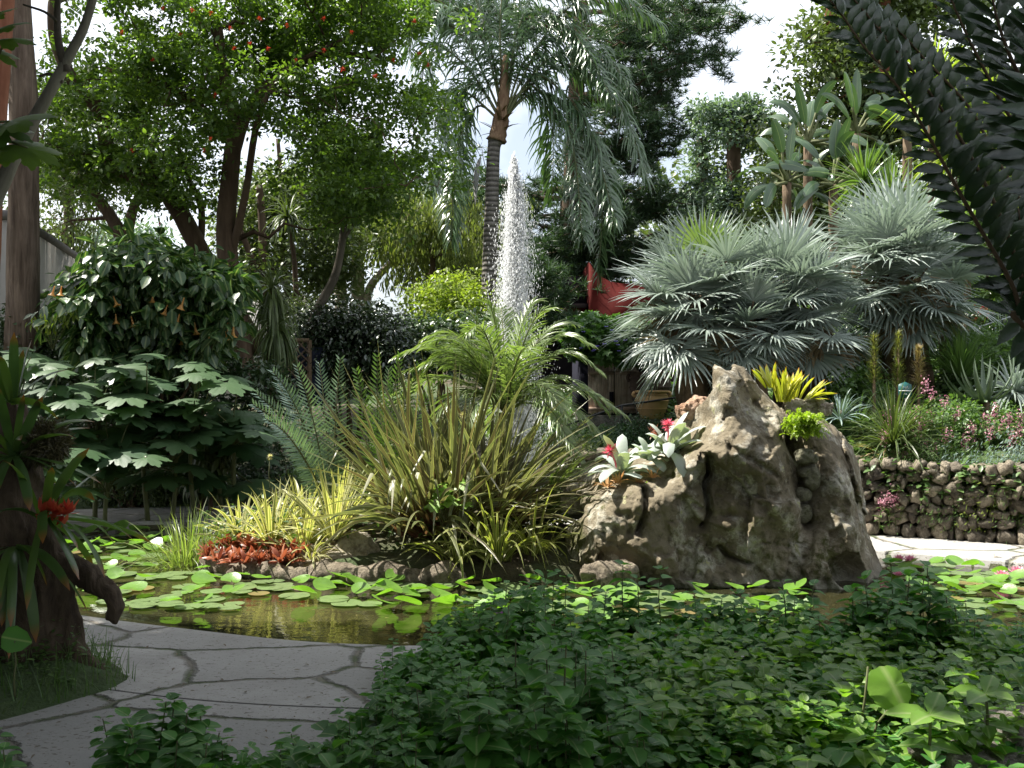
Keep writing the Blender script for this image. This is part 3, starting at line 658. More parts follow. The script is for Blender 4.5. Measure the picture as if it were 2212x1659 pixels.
def pinnate_plant(name, label, cat, crown, tips, mat, ll, npairs, lw, sag, trunk=None, tr=.09, rr=.009, mst=None, **kw):
    base = trunk if trunk is not None else crown
    root = thing(name, label, cat, base)
    if trunk is not None:
        mb = MB(); tube(mb, catmull([trunk, (np.asarray(trunk) + crown) / 2 + [U(-.03, .03), 0, 0], crown], 4), np.linspace(tr * 1.15, tr, 9), 10, .06); mb.build('trunk', M_TRUNKF, root)
    for tp in tips:
        rb = MB(); lb = MB(); s_ = sag * U(.8, 1.25)
        frond(rb, lb, arch(crown, tp, s_), ll, npairs, lw, rr=rr, **kw)
        f = lb.build('frond', mat, root); rb.build('frond_stalk', mst or M_STEM, f)
    return root
cr1 = on_isl(715, 1040, 9.25) + [0, 0, .12]
tips = [P(548, 874, 9.0), P(556, 852, 9.3), P(590, 803, 9.3), P(642, 792, 9.15), P(600, 830, 9.6), P(690, 786, 9.5), P(735, 776, 9.3), P(575, 905, 8.8)]
pinnate_plant('cycad', 'blue-green cycad with stiff feathered fronds arching over the left of the island', 'cycad', cr1, tips, ML['cycb'], .175, 36, .017, .16, lift=.3, grav=.05, kind='lance', tipf=.4, ang=68, up=(.25, -.9, .45))
cr2 = on_isl(815, 1050, 9.45) + [0, 0, .15]
tips = [P(770, 800, 9.4), P(815, 770, 9.3), P(865, 770, 9.2), P(905, 790, 9.3), P(840, 800, 9.9), P(940, 830, 9.5)]
pinnate_plant('cycad', 'fresh green cycad with upright feathered fronds behind the bronze flax', 'cycad', cr2, tips, ML['cycg'], .17, 34, .018, .12, lift=.25, grav=.08, tipf=.4, ang=64, up=(-.1, -.9, .45))

# pygmy date palm on the island
cp = P(1092, 893, 9.35)
tips = [P(925, 728, 9.3), P(985, 672, 9.5), P(1050, 655, 9.3), P(1160, 650, 9.5), P(1190, 668, 9.1), P(1270, 740, 9.3), P(1295, 800, 9.2), P(1305, 880, 9.3), P(1300, 945, 9.1), P(880, 800, 9.3), P(850, 850, 9.4),
        P(930, 910, 8.9), P(1080, 668, 10.0), P(1240, 700, 9.9), P(1010, 720, 8.8), P(1150, 760, 8.6), P(1225, 900, 8.7), P(1000, 930, 8.8), P(1260, 1000, 9.1), P(940, 770, 9.9)]
tr_ = on_isl(1085, 1130, 9.35)
tips += [cp + nrm(np.array([math.cos(a_), math.sin(a_) * .8, U(-.25, .9)])) * U(.85, 1.15) for a_ in U(0, 6.28, 14)]
pinnate_plant('date_palm', 'small bright date palm with arching feathery fronds in front of the fountain jet', 'palm', cp, tips, ML['date'], .30, 44, .014, .28, trunk=tr_, tr=.07, lift=.05, grav=.7, kind='lance', nseg=4, ang=48, tipf=.45, basef=.5, jit=.09)

# yellow-cream striped clumps
VT = 'yellow and cream striped rosette'
vc_ = [(585, 1140, 8.75, .50, 46, VT + ', tallest at the left above the red bromeliads'), (655, 1165, 8.6, .40, 34, VT + ' in the middle row behind the red bromeliads'), (722, 1190, 8.5, .52, 44, VT + ' on a short stem left of the pale rock'),
       (520, 1120, 9.0, .42, 34, VT + ' at the far left beside the fine grass'), (655, 1075, 9.15, .42, 38, VT + ' at the back in front of the blue cycad'), (735, 1085, 9.0, .46, 38, VT + ' against the left foot of the bronze flax'), (600, 1065, 9.3, .36, 26, VT + ', small and rearmost below the cycad')]
for a, b_, d, l, n, lb in vc_:
    c = on_isl(a, b_, d)
    if '\x00' in lb: pass
    h_ = .12 if 'stem' in lb else 0
    mb = MB(); tussock(mb, c + [0, 0, h_], n, (l * .85, l * 1.35), (.028, .044), (22, 86), (.3, 1.2), spread=.05, kind='sword', nseg=6)
    if h_: pass
    o = mb.build('striped_plant', ML['varieg'], loc=tuple(c), label=lb, cat='striped plant', group='striped rosettes on the island')
    if h_:
        s = MB(); tube(s, [c, c + [0, 0, h_]], .03, 7); st = s.build('stem', M_BROWNST, None, loc=tuple(c)); st.parent = o; st.location = (0, 0, 0)
c = on_isl(672, 1215, 8.35); clump('striped_plant', ML['varieg'], c, 'small drooping cream striped plant spilling among the red bromeliads', 'striped plant', 24, (.22, .34), (.014, .022), (25, 80), (1.2, 2.2), group='striped rosettes on the island')
c = on_isl(852, 1232, 8.2); clump('striped_plant', ML['varieg'], c, 'little pale striped tuft on the kerb in front of the flax', 'striped plant', 30, (.18, .40), (.014, .022), (12, 80), (.8, 2.0), group='striped rosettes on the island')
yb = [((1075, 1225, 8.25), .72, 60, 'arching yellow-striped clump hanging over the water right of the flax'), ((985, 1235, 8.25), .48, 40, 'smaller yellow-striped clump drooping over the kerb at the flax foot'), ((1150, 1215, 8.35), .62, 40, 'yellow-striped arching clump nearest the boulder')]
for q_, l, n, lb in yb:
    c = on_isl(*q_); clump('striped_plant', ML['yelgrn'], c, lb, 'striped plant', n, (l * .6, l * 1.15), (.022, .034), (38, 85), (1.0, 2.3), group='striped rosettes on the island', kind='sword', spread=.12, nseg=8, kinkp=.2)

# fine grass clump
c = on_isl(402, 1205, 8.95)
clump('grass_clump', ML['grass'], c, 'fine green grass clump arching over the water at the left tip of the island', 'grass clump', 560, (.38, .85), (.009, .016), (35, 88), (1.0, 2.6), kind='sword', spread=.2, nseg=6, fold=0,
      more=[dict(base=c + [.2, .1, 0], n=220, L=(.4, .8), W=(.008, .014), el=(50, 88), droop=(.8, 2.0), kind='sword', spread=.12, nseg=6, fold=0)])
# strap leaved clumps behind, towards the boulder
c = on_isl(1150, 1150, 8.95)
clump('strap_plant', ML['strapg'], c, 'green strap-leaved clump leaning right towards the boulder', 'strap-leaved plant', 90, (.7, 1.15), (.018, .03), (12, 72), (.4, 1.3), az=(-1.2, 1.3), kind='sword', spread=.15, nseg=7)
c = on_isl(1090, 1100, 9.2)
clump('strap_plant', ML['yelgrn'], c, 'long narrow yellow-green leaves fanning up between flax and date palm', 'strap-leaved plant', 60, (.8, 1.3), (.016, .026), (28, 80), (.4, 1.3), az=(-.9, 1.0), kind='sword', spread=.15, nseg=7)
# low filler greenery on the island
mb = MB(); n = 2600; q_ = sample_poly(ISL * .97 + ISL.mean(0) * .03, n); q_ = q_[(q_[:, 1] > 8.45)]; n = len(q_)
hz = U(0, 1, n) ** 1.5 * .28; pos = np.c_[q_, isl_z(q_[:, 0], q_[:, 1]) + hz]
place(mb, T_OVAL, pos, rdir(n) * [1, 1, .4], nrm(rdir(n) * .7 + [0, 0, 1]), U(.04, .07, n))
mb.build('ground_cover', leafmat('low_leaf', (.05, .10, .03), (.10, .17, .05)), kind='stuff', label='low dark green leaves covering the soil between the island plants', cat='ground cover')
# bright fresh lobed leaves
c = on_isl(978, 1180, 8.35)
mb = MB(); st = MB()
for k in range(26):
    p = P(U(925, 1020), U(1030, 1100), U(8.2, 8.5)); place(mb, T_PALM5, p, azel(U(0, 6.3), U(-.3, .4)), nrm(np.array([U(-.4, .4), -.5, .8])), U(.06, .11)); limb(st, c + [U(-.03, .03), 0, .05], p, .003, .002, .05, 4, 4)
o = mb.build('leafy_shoot', ML['brt'], loc=tuple(c), label='fresh bright green lobed shoot in front of the bronze flax', cat='leafy plant')
s_ = st.build('stems', M_STEM, None, loc=tuple(c)); s_.parent = o; s_.location = (0, 0, 0)
# globe flowers on thin stalks
for px, py, bx, by, d, lb in ((583, 987, 592, 1100, 8.9, 'pale round flower head on a thin stalk above the left striped rosettes'), (1000, 897, 1015, 1150, 8.3, 'pale round flower head on a thin stalk in front of the flax')):
    c = on_isl(bx, by, d); root = thing('globe_flower', lb, 'flower', c); s = MB(); p = P(px, py, d); limb(s, c, p, .004, .003, .0, 5); s.build('stalk', M_STEM, root)
    s = MB(); n = 70; dd = rdir(n); strips(s, np.broadcast_to(p, (n, 3)), dd, np.cross(dd, [0, 0, 1.]) + .01, .035, .009, 0, 1, 0, 'needle'); s.build('flower_head', leafmat('cream_petal', (.5, .45, .3), (.6, .55, .4)), root)

# red bromeliads
def rosette_mesh(n, L, W, el, droop, mat, nm, tpl='round'):
    mb = MB(); tussock(mb, (0, 0, 0), n, L, W, el, droop, kind=tpl, spread=.012, fold=-.3, nseg=4); return mb.mesh(nm, mat)
RM = [rosette_mesh(20, (.09, .15), (.026, .036), (8, 70), (.0, .9), ML['redbr'], 'red_rosette') for _ in range(3)]
def near_name(px):
    return px
rb_ = [(448, 1192), (468, 1170), (482, 1200), (500, 1160), (512, 1188), (520, 1212), (540, 1172), (548, 1200), (560, 1222), (575, 1180), (585, 1208), (600, 1192), (606, 1226), (622, 1206), (632, 1228), (645, 1212), (470, 1218), (500, 1230), (530, 1232), (495, 1145), (532, 1150)]
for k, (a, b_) in enumerate(rb_):
    c = on_isl(a, b_, 8.9 - (b_ - 1145) / 85 * .62); c[2] = max(c[2], .02) + .03
    o = bpy.data.objects.new('red_bromeliad', RM[k % 3]); COL.objects.link(o); o.location = tuple(c); o.rotation_euler = (R(U(-12, 12)), R(U(-10, 10)), U(0, 6)); s_ = U(.85, 1.15); o.scale = (s_,) * 3
    z_ = 'left end of the kerb patch' if a < 500 else ('middle of the kerb patch' if a < 580 else 'right end of the kerb patch')
    z_ = ('back row, ' if b_ < 1185 else 'front row, ') + z_
    setup(o, 'red-orange star-shaped bromeliad, ' + z_ + ' on the island', 'bromeliad', 'red bromeliads ' + z_)

# silver bromeliads with pink flowers on the boulder ledge
def aechmea(px, py, d, L, label, flower=None, n=13, dirs=None, elr=(15, 78)):
    c = P(px, py, d); root = thing('silver_bromeliad', label, 'bromeliad', c, 'silver bromeliads on the boulder ledge')
    a = np.arange(n) * 2.4 + U(0, 6); e = np.radians(np.linspace(elr[1], elr[0], n)); 
    for k in range(n):
        mb = MB(); strips(mb, c[None], azel(a[k:k + 1], e[k:k + 1]), azside(a[k:k + 1]), L * U(.85, 1.15), .10, U(.5, 1.9) * (1.1 - k / n * .2), 8, -.35, 'round'); mb.build('leaf', ML['silver'], root)
    if flower is not None:
        p = P(*flower); s = MB(); limb(s, c, p, .009, .007, .02, 6); s.build('flower_stalk', ML['pink'], root)
        s = MB(); m_ = 75; dd = nrm(rdir(m_) + [0, 0, .35]); strips(s, p + rdir(m_) * .008, dd, np.cross(dd, [0.1, 0, 1.]) + .01, U(.045, .085, m_), .016, 0, 2, -.2, 'lance'); s.build('flower', ML['pink'], root)
    return root
aechmea(1342, 1028, 8.3, .36, 'silver bromeliad with a pink flower at the left end of the boulder ledge', (1318, 975, 8.22))
aechmea(1445, 985, 8.35, .37, 'large silver bromeliad with the upright pink flower beside the boulder peak', (1443, 920, 8.28), 17)
aechmea(1405, 995, 8.3, .24, 'flowerless silver-green bromeliad between the two pink-flowered ones', None, 11)
aechmea(1480, 975, 8.42, .26, 'flowerless silver bromeliad tucked against the boulder peak', None, 10)
c = P(1412, 935, 8.45); mb = MB(); m_ = 40; dd = nrm(rdir(m_) + [0, 0, .3]); strips(mb, c + rdir(m_) * .02, dd, np.cross(dd, [.1, 0, 1.]) + .01, U(.04, .08, m_), .012, .3, 2, 0, 'lance')
mb.build('red_flower', ML['redbr'], loc=tuple(c), label='dark red-orange spiky flower head behind the largest silver bromeliad', cat='flower')
for px, py, lb, mt in ((1335, 1045, 'straw-pink small rosette on the rim below the left silver bromeliad', 'orbr'), (1375, 1042, 'straw-orange small rosette in the middle of the boulder rim', 'orbr'), (1392, 1050, 'tiny yellow-green rosette on the boulder rim', 'brt'), (1410, 1032, 'straw-pink small rosette at the right of the boulder rim', 'orbr'), (1310, 1052, 'straw-coloured small rosette at the left end of the boulder rim', 'orbr')):
    c = P(px, py, 8.14); s_ = .5 if 'tiny' in lb else 1
    clump('small_bromeliad', ML[mt], c, lb, 'bromeliad', 16, (.07 * s_, .13 * s_), (.014, .02), (8, 75), (.3, 1.5), group='small rosettes on the boulder rim', kind='sword', spread=.02, nseg=4)
# yellow bromeliads on top
for a, b_, d, n, L, el, az, lb in ((1690, 868, 8.35, 26, .27, (55, 88), (0, 6.28), 'yellow-green upright bromeliad clump on top right of the boulder'), (1668, 838, 8.38, 14, .20, (50, 85), (1, 5), 'smaller yellow bromeliad rosette just right of the boulder tip'), (1728, 872, 8.4, 14, .26, (20, 60), (-.8, .9), 'yellow-green bromeliad leaning right off the top of the boulder'), (1712, 862, 8.5, 16, .24, (60, 86), (0, 6.28), 'yellow bromeliad behind the upright clump on the boulder')):
    clump('yellow_bromeliad', ML['yelbr'], P(a, b_, d), lb, 'bromeliad', n, (L * .7, L * 1.15), (.026, .036), el, (.1, .8), group='yellow bromeliads on the boulder', az=az, kind='round', spread=.06, nseg=6, fold=-.4)
# bright fern
c = P(1738, 938, 8.12); mb = MB()
for k in range(170):
    a = U(-math.pi, 0.1) if rng.random() < .8 else U(0, 6.3); b0 = c + [U(-.10, .11), U(-.04, .10), U(-.04, .12)]
    e = azel(np.array([a]), np.array([U(.2, 1.1)]))[0]; L = U(.09, .17); pts = [b0, b0 + e * L * .5, b0 + e * L * .8 + [0, 0, -L * .15], b0 + e * L + [0, 0, -L * .45]]
    rb = MB(); frond(rb, mb, pts, .028, 20, .009, kind='lance', nseg=2, fold=0, lift=.05, grav=.2, tipf=.2, rr=.001, jit=.2)
mb.build('fern', ML['fern'], loc=tuple(c), label='bright yellow-green fern cushion in the cleft near the top of the boulder', cat='fern')
n = 500; c2 = P(1700, 900, 8.35)

# ------------------------------------------------------------------ fountain
fc = P(1108, 1050, 10.0); fc[2] = WZ
root = thing('fountain', 'tall white fountain jet rising behind the island in front of the palm trunk', 'fountain', fc)
n = 190000; top = P(0, 345, 10.0)[2]; hz = rng.random(n) ** .85
z = WZ + .02 + (top - WZ) * hz
wid = (.030 + .135 * (1 - hz) ** .75) * np.where(hz > .86, 1 - (hz - .86) / .14 * .75, 1)
th = U(0, 6.283, n); rr_ = np.abs(rng.normal(size=n)) ** 1.1 * wid * np.where(rng.random(n) < .25, 1.25, .6)
x = fc[0] + rr_ * np.cos(th) + .035 * (1 - hz) + .05 * (1 - hz) * (rr_ > .1) * rng.random(n) + .02 * np.sin(hz * 9); y = fc[1] + rr_ * np.sin(th)
cen = np.exp(-(rr_ / .07) ** 2)
s_ = U(.0010, .0028, n) * (1 + 1.5 * cen * (rng.random(n) < .3)) * (.85 + .4 * hz); st_ = U(1.5, 8, n)
OC = np.array([(1, 0, 0), (0, 1, 0), (-1, 0, 0), (0, -1, 0), (0, 0, 1), (0, 0, -1)], float)
OF = np.array([(0, 1, 4), (1, 2, 4), (2, 3, 4), (3, 0, 4), (1, 0, 5), (2, 1, 5), (3, 2, 5), (0, 3, 5)])
V = np.stack([x, y, z], 1)[:, None] + OC[None] * np.stack([s_, s_, s_ * st_], 1)[:, None] * U(.7, 1.3, (n, 6, 1))
m, t, o_ = newmat('water_spray'); pb = N(t, 'BsdfPrincipled'); pb.inputs['Base Color'].default_value = (.97, .98, .99, 1); pb.inputs['Roughness'].default_value = .15
tr = N(t, 'BsdfTranslucent'); tr.inputs[0].default_value = (.98, .99, 1, 1); ms = N(t, 'MixShader'); ms.inputs[0].default_value = .6
t.links.new(pb.outputs[0], ms.inputs[1]); t.links.new(tr.outputs[0], ms.inputs[2]); t.links.new(ms.outputs[0], o_.inputs[0]); M_SPRAY = m
mb = MB(); mb.add(V.reshape(-1, 3), (OF[None] + np.arange(n)[:, None, None] * 6).reshape(-1, 3)); mb.build('spray', m, root, smooth=True, kind='stuff')
# torn sheets of denser water in the core
lo = np.array([fc[0] - .2, fc[1] - .2, WZ]); G = grid3(lo, np.array([fc[0] + .25, fc[1] + .2, top + .05]), .014); hh = (G[..., 2] - WZ) / (top - WZ)
cx = fc[0] + .035 * (1 - hh) + .02 * np.sin(hh * 9); r_ = np.hypot(G[..., 0] - cx, G[..., 1] - fc[1])
nn = fbm(G * [13, 13, 2.2], 5, 3); D = r_ - (.016 + .055 * np.clip(hh, 0, 1) ** .5 * (1 - .6 * np.clip(hh, 0, 1))) - .06 * nn; D = D + .05 * sstep(.82, 1.0, hh) * (1 + .5 * nn); D = np.where(hh > 1 - .02, np.maximum(D, (G[..., 2] - top)), D)
D = np.maximum(D, .14 - (nn * .5 + .38) * 1.0 * (0.35 + .95 * np.clip(hh, 0, 1)))
V, f = nets(D, lo, .014); mb = MB(); mb.add(V, f); mb.build('jet', M_SPRAY, root, smooth=True)
m, t, o_ = newmat('spray_mist'); pv = N(t, 'VolumePrincipled'); pv.inputs['Density'].default_value = 7; pv.inputs['Color'].default_value = (1, 1, 1, 1); pv.inputs['Anisotropy'].default_value = .2; t.links.new(pv.outputs[0], o_.inputs['Volume'])
mb = MB(); lathe(mb, fc, [(.0, .03), (.10, .03), (.12, .3), (.115, 1.0), (.09, 1.7), (.065, 2.3), (.035, 2.8), (.0, top - WZ - .05)], 16); mb.build('mist', m, root, smooth=True, kind='stuff')
mb = MB(); lathe(mb, fc + [0, 0, -.25], [(.0, 0), (.05, 0), (.05, .18), (.03, .2), (.03, .28), (.0, .28)], 14); mb.build('nozzle', plain('nozzle_metal', (.1, .09, .07), .5), root)

# ------------------------------------------------------------------ lily pads
def pad_mesh(k, up=False):
    n = 26; th = np.linspace(.10, 2 * np.pi - .10, n); ph = U(0, 6)
    V = [np.zeros((1, 3))]
    for r in (.35, .7, 1.0):
        zz = (.16 * r * r * (1 + .7 * np.sin(th * 2 + ph) + .3 * np.sin(3 * th + ph)) if up else .012 * np.sin(th * 4 + ph) * r + (.03 * r ** 6) * np.clip(np.sin(th * 2 + ph), 0, 1))
        if up: zz = zz + .28 * r * np.cos(th - ph)
        V.append(np.stack([r * np.cos(th) * (1 + .05 * np.sin(th * 2 + ph)), r * np.sin(th), zz], 1))
    V = np.concatenate(V); a = np.arange(n - 1)
    f = [np.stack([0 * a, 1 + a, 2 + a], 1)] + [np.stack([1 + q * n + a, 1 + (q + 1) * n + a, 2 + (q + 1) * n + a, 2 + q * n + a], 1) for q in (0, 1)]
    mb = MB(); mb.add(V, f, np.stack([V[:, 0] * .5 + .5, V[:, 1] * .5 + .5], 1))
    return mb.mesh('lily_pad_mesh', [ML['pad'], ML['padup'], ML['padold']][2 if k == 9 else int(up)], smooth=True)
PADS = [pad_mesh(k) for k in range(4)]; PADU = [pad_mesh(k, True) for k in range(5)]; PADO = [pad_mesh(9) for _ in range(1)]
def pad_zone(g, px, d):
    if g == 'left of the island': return ('on the pond by the stone path at the lower left' if d < 7.6 else ('below the red bromeliads' if px > 420 else ('left of the fine grass clump, near the far path' if d > 9 else 'on the open water between the stump and the grass clump')))
    if g == 'in front of the island': return 'in front of the pale rock and kerb' if px < 830 else 'in front of the arching striped clumps'
    if g == 'in front of the boulder': return 'below the low rock at the boulder foot' if px < 1480 else 'below the main face of the boulder'
    return ('just right of the boulder by the pale water lilies' if px < 2010 else ('by the bright pink water lilies at the right edge' if px > 2120 else 'in the middle of the right-hand pond'))
def pads(poly, n, rmin, rmax, fup, group, holes=()):
    pts = []; tries = 0
    QQ = sample_poly(poly, n * 60, holes); DD = (CAMZ - WZ) * FOC / (QQ[:, 1] - CY); XX = (QQ[:, 0] - CX) / FOC * DD; k_ = (sdpoly(POND, XX, DD) < -.12) & (sdpoly(ISL, XX, DD) > .1)
    for q_, d, x_ in zip(QQ[k_], DD[k_], XX[k_]):
        if len(pts) >= n: break
        p = np.array([x_, d])
        r = U(rmin, rmax)
        if all(np.hypot(p[0] - o_[0], p[1] - o_[1]) > (r + o_[3]) * .64 for o_ in pts): pts.append((p[0], p[1], d, r))
    for k, (x, y, d, r) in enumerate(pts):
        u_ = rng.random() < fup; old = rng.random() < .08
        me = PADU[rng.integers(5)] if u_ else (PADO[0] if old else PADS[rng.integers(4)])
        o_ = bpy.data.objects.new('lily_pad', me); COL.objects.link(o_); o_.location = (x, y, WZ + .006 + .010 * rng.random() + (.05 if u_ else 0) + .002 * (k % 5)); rr = r * (.9 if u_ else 1)
        o_.rotation_euler = (R(U(-14, 14)) if u_ else R(U(-1.2, 1.2)), R(U(-10, 10)) if u_ else 0, U(0, 6.28)); o_.scale = (rr, rr, rr * (1 if u_ else .8))
        kind = 'raised cupped green lily leaf' if u_ else ('browned flat lily pad' if old else 'flat round green lily pad')
        px = x / d * FOC + CX; zone = pad_zone(group, px, d)
        setup(o_, kind + ' ' + zone, 'lily pad', kind + ' ' + zone)
pads([(140, 1150), (330, 1150), (430, 1220), (470, 1235), (640, 1262), (560, 1300), (520, 1318), (330, 1325), (230, 1310), (160, 1260)], 108, .065, .125, .34, 'left of the island')
pads([(560, 1262), (1240, 1262), (1240, 1330), (1100, 1340), (960, 1330), (760, 1322), (620, 1300), (640, 1285), (560, 1275)], 64, .065, .125, .34, 'in front of the island')
pads([(1250, 1275), (1720, 1285), (1750, 1345), (1240, 1350)], 62, .07, .12, .5, 'in front of the boulder')
pads([(1915, 1205), (2230, 1225), (2300, 1330), (2080, 1325), (1960, 1275)], 88, .065, .115, .45, 'right of the boulder')
def lily_flower(px, py, label, s=.07, white=False, d=None):
    d = (CAMZ + .02) * FOC / (py - CY + 8) if d is None else d
    c = P(px, py + 6, d); c[2] = max(c[2], WZ + .02); root = thing('water_lily', label, 'water lily', c, 'open lily flowers right of the boulder')
    mat = M_LW if white else M_LP
    mb = MB()
    for e, n_, L in ((15, 9, 1), (38, 9, .95), (62, 8, .8)):
        a = np.arange(n_) * 6.283 / n_ + U(0, 1); strips(mb, np.broadcast_to(c, (n_, 3)), azel(a, np.radians(np.full(n_, e))), azside(a), s * L, s * .42, -.6, 4, -.3, 'lance')
    mb.build('petals', mat, root)
    mb = MB(); n_ = 40; dd = nrm(rdir(n_) * .5 + [0, 0, 1]); strips(mb, np.broadcast_to(c, (n_, 3)), dd, np.cross(dd, [1., 0, 0]), s * .45, s * .05, 0, 1, 0, 'needle'); mb.build('stamens', M_ST, root)
M_LP = leafmat('pink_petal', (.62, .20, .32), (.78, .42, .50), tf=.35, tc=(1.1, 1, 1), stripe=None); M_LW = leafmat('white_petal', (.8, .78, .72), (.9, .85, .8), tf=.3, tc=(1, 1, 1)); M_ST = leafmat('yellow_stamen', (.7, .5, .1), (.8, .6, .1), tf=.2)
lily_flower(1942, 1205, 'pale pink water lily nearest the boulder')
lily_flower(1966, 1208, 'pale pink water lily second from the boulder, slightly taller', .08)
lily_flower(2198, 1234, 'bright pink water lily at the far right of the pond', .085); lily_flower(2164, 1240, 'smaller bright pink water lily just left of the farthest right one', .07)
lily_flower(2150, 1200, 'small white water lily near the stone path on the right', .06, True); lily_flower(1940, 1238, 'half-open pale pink water lily low among the pads by the boulder', .055)

# ------------------------------------------------------------------ buildings and walls behind
M_STUCCO = plain('stucco', (.42, .40, .37), .9, .1, .12, 2, .4); M_TILE = plain('roof_tile', (.42, .16, .07), .8, .2, .3, 12, .6)
M_COPE = plain('coping', (.16, .15, .15), .8); M_WHITEF = plain('white_frame', (.6, .6, .6), .5); M_DARKGL = plain('window_glass', (.02, .025, .04), .08, .8, .1, 1, 0)
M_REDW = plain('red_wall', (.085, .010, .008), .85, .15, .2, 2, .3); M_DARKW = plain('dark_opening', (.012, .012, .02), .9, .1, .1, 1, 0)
def building_left():
    a = P(28, 470, 14.0); b = P(195, 576, 20.0); a[2] = b[2] = 3.8; root = thing('house', 'pale stucco house with a white-framed window at the left edge behind the big trunk', 'house', (a[0], a[1], 0))
    f = nrm((b - a) * [1, 1, 0]); mb = MB(); l = a + np.array([-5.5, .5, 0]); back = np.array([-5, 6, 0])
    pts = [l, a, b, b + back, l + back * 1.2]; n = len(pts)
    V = [np.array([p[0], p[1], -.3]) for p in pts] + [np.array([p[0], p[1], 3.8]) for p in pts]
    mb.add(V, [np.array([(i, (i + 1) % n, (i + 1) % n + n, i + n) for i in range(n)]), np.array([range(n, 2 * n)])]); mb.build('wall', M_STUCCO, root)
    # coping along the wall top, 3 cm proud
    mb = MB()
    for p, q in ((l, a), (a, b)):
        e = nrm((q - p)); s = np.array([e[1], -e[0], 0]) * .09; tube(mb, [p + s * 0 + [0, 0, .03], q + [0, 0, .03]], .07, 6)
    mb.build('roof_coping', M_COPE, root)
    w_ = thing('window', None, None, (a[0], a[1], 0)); w_.parent = root; w_.location = (0, 0, 0)
    e = nrm(a - l); nn = np.array([e[1], -e[0], 0]); c0 = a - e * .42; z0, z1 = CAMZ - (625 - CY) / FOC * 14, CAMZ - (515 - CY) / FOC * 14
    def slab(mb, u0, u1, zz0, zz1, d0, d1):
        V = [c0 + e * u + nn * d + [0, 0, z_ - c0[2]] for z_ in (zz0, zz1) for u, d in ((u0, d0), (u1, d0), (u1, d1), (u0, d1))]
        mb.add(V, np.array([(3, 2, 1, 0), (4, 5, 6, 7), (0, 1, 5, 4), (1, 2, 6, 5), (2, 3, 7, 6), (3, 0, 4, 7)]))
    mb = MB(); slab(mb, -.9, .22, z0, z0 + .07, .0, .06); slab(mb, -.9, .22, z1 - .07, z1, 0, .06); slab(mb, .15, .22, z0 + .07, z1 - .07, 0, .06); slab(mb, -.9, -.83, z0 + .07, z1 - .07, 0, .06); slab(mb, -.36, -.30, z0 + .07, z1 - .07, 0, .055); mb.build('window_frame', M_WHITEF, w_)
    mb = MB(); slab(mb, -.83, -.36, z0 + .07, z1 - .07, 0, .02); slab(mb, -.30, .15, z0 + .07, z1 - .07, 0, .02); mb.build('window_pane', M_DARKGL, w_)
building_left()
c = P(450, 700, 24); root = thing('house', 'far white house with an orange tiled roof glimpsed through the trumpet bush', 'house', (c[0], c[1], 0)); z1 = CAMZ + (CY - 668) / FOC * 24
mb = MB(); box(mb, (c[0] - 1.2, c[1], -.2), (c[0] + 2.2, c[1] + 3, z1 + .35)); mb.build('wall', plain('whitewash', (.62, .6, .58), .9, .1, .08), root)
mb = MB(); x0, x1 = c[0] - 1.35, c[0] + .3
mb.add([(x0, c[1] - .2, z1 + .352), (x1, c[1] - .2, z1 + .352), (x1, c[1] + 1.5, z1 + .8), (x0, c[1] + 1.5, z1 + .8), (x0, c[1] - .2, z1 + .45), (x1, c[1] - .2, z1 + .45), (x1, c[1] + 1.5, z1 + .9), (x0, c[1] + 1.5, z1 + .9)], np.array([(3, 2, 1, 0), (4, 5, 6, 7), (0, 1, 5, 4), (1, 2, 6, 5), (2, 3, 7, 6), (3, 0, 4, 7)])); mb.build('roof', M_TILE, root)
# red house with a curved gable
d = 22.; base = P(1275, 720, d); root = thing('red_house', 'dark red house wall with a sweeping curved gable behind the conifer', 'house', (base[0], base[1], 1.0))
prf_ = [(1272, 566), (1285, 585), (1300, 598), (1318, 608), (1340, 612), (1420, 614), (1420, 760), (1272, 760)]
V = [P(a, b, d) for a, b in prf_]; n = len(V); V2 = [v + [0, 3.0, 0] for v in V]
mb = MB(); mb.add(V + V2, [np.array([range(n - 1, -1, -1)]), np.array([range(n, 2 * n)]), np.array([(i, (i + 1) % n, (i + 1) % n + n, i + n) for i in range(n)])]); mb.build('gable_wall', M_REDW, root)
mb = MB(); box(mb, (P(1120, 0, d)[0], d + .6, .8), (P(1271, 0, d)[0], d + 3, P(0, 590, d)[2])); mb.build('side_wall', plain('dark_side_wall', (.022, .018, .022), .9, .1), root)  # side wall in one even near-black colour
mb = MB(); box(mb, (P(1180, 0, d)[0], d + .2, P(0, 712, d)[2]), (P(1268, 0, d)[0], d + .55, P(0, 655, d)[2])); mb.build('porch', M_REDW, root)
mb = MB(); box(mb, (P(1150, 0, d)[0], d + .1, P(0, 664, d)[2]), (P(1271, 0, d)[0], d + .6, P(0, 655, d)[2])); mb.build('lintel', plain('dark_beam', (.03, .02, .02), .8), root)

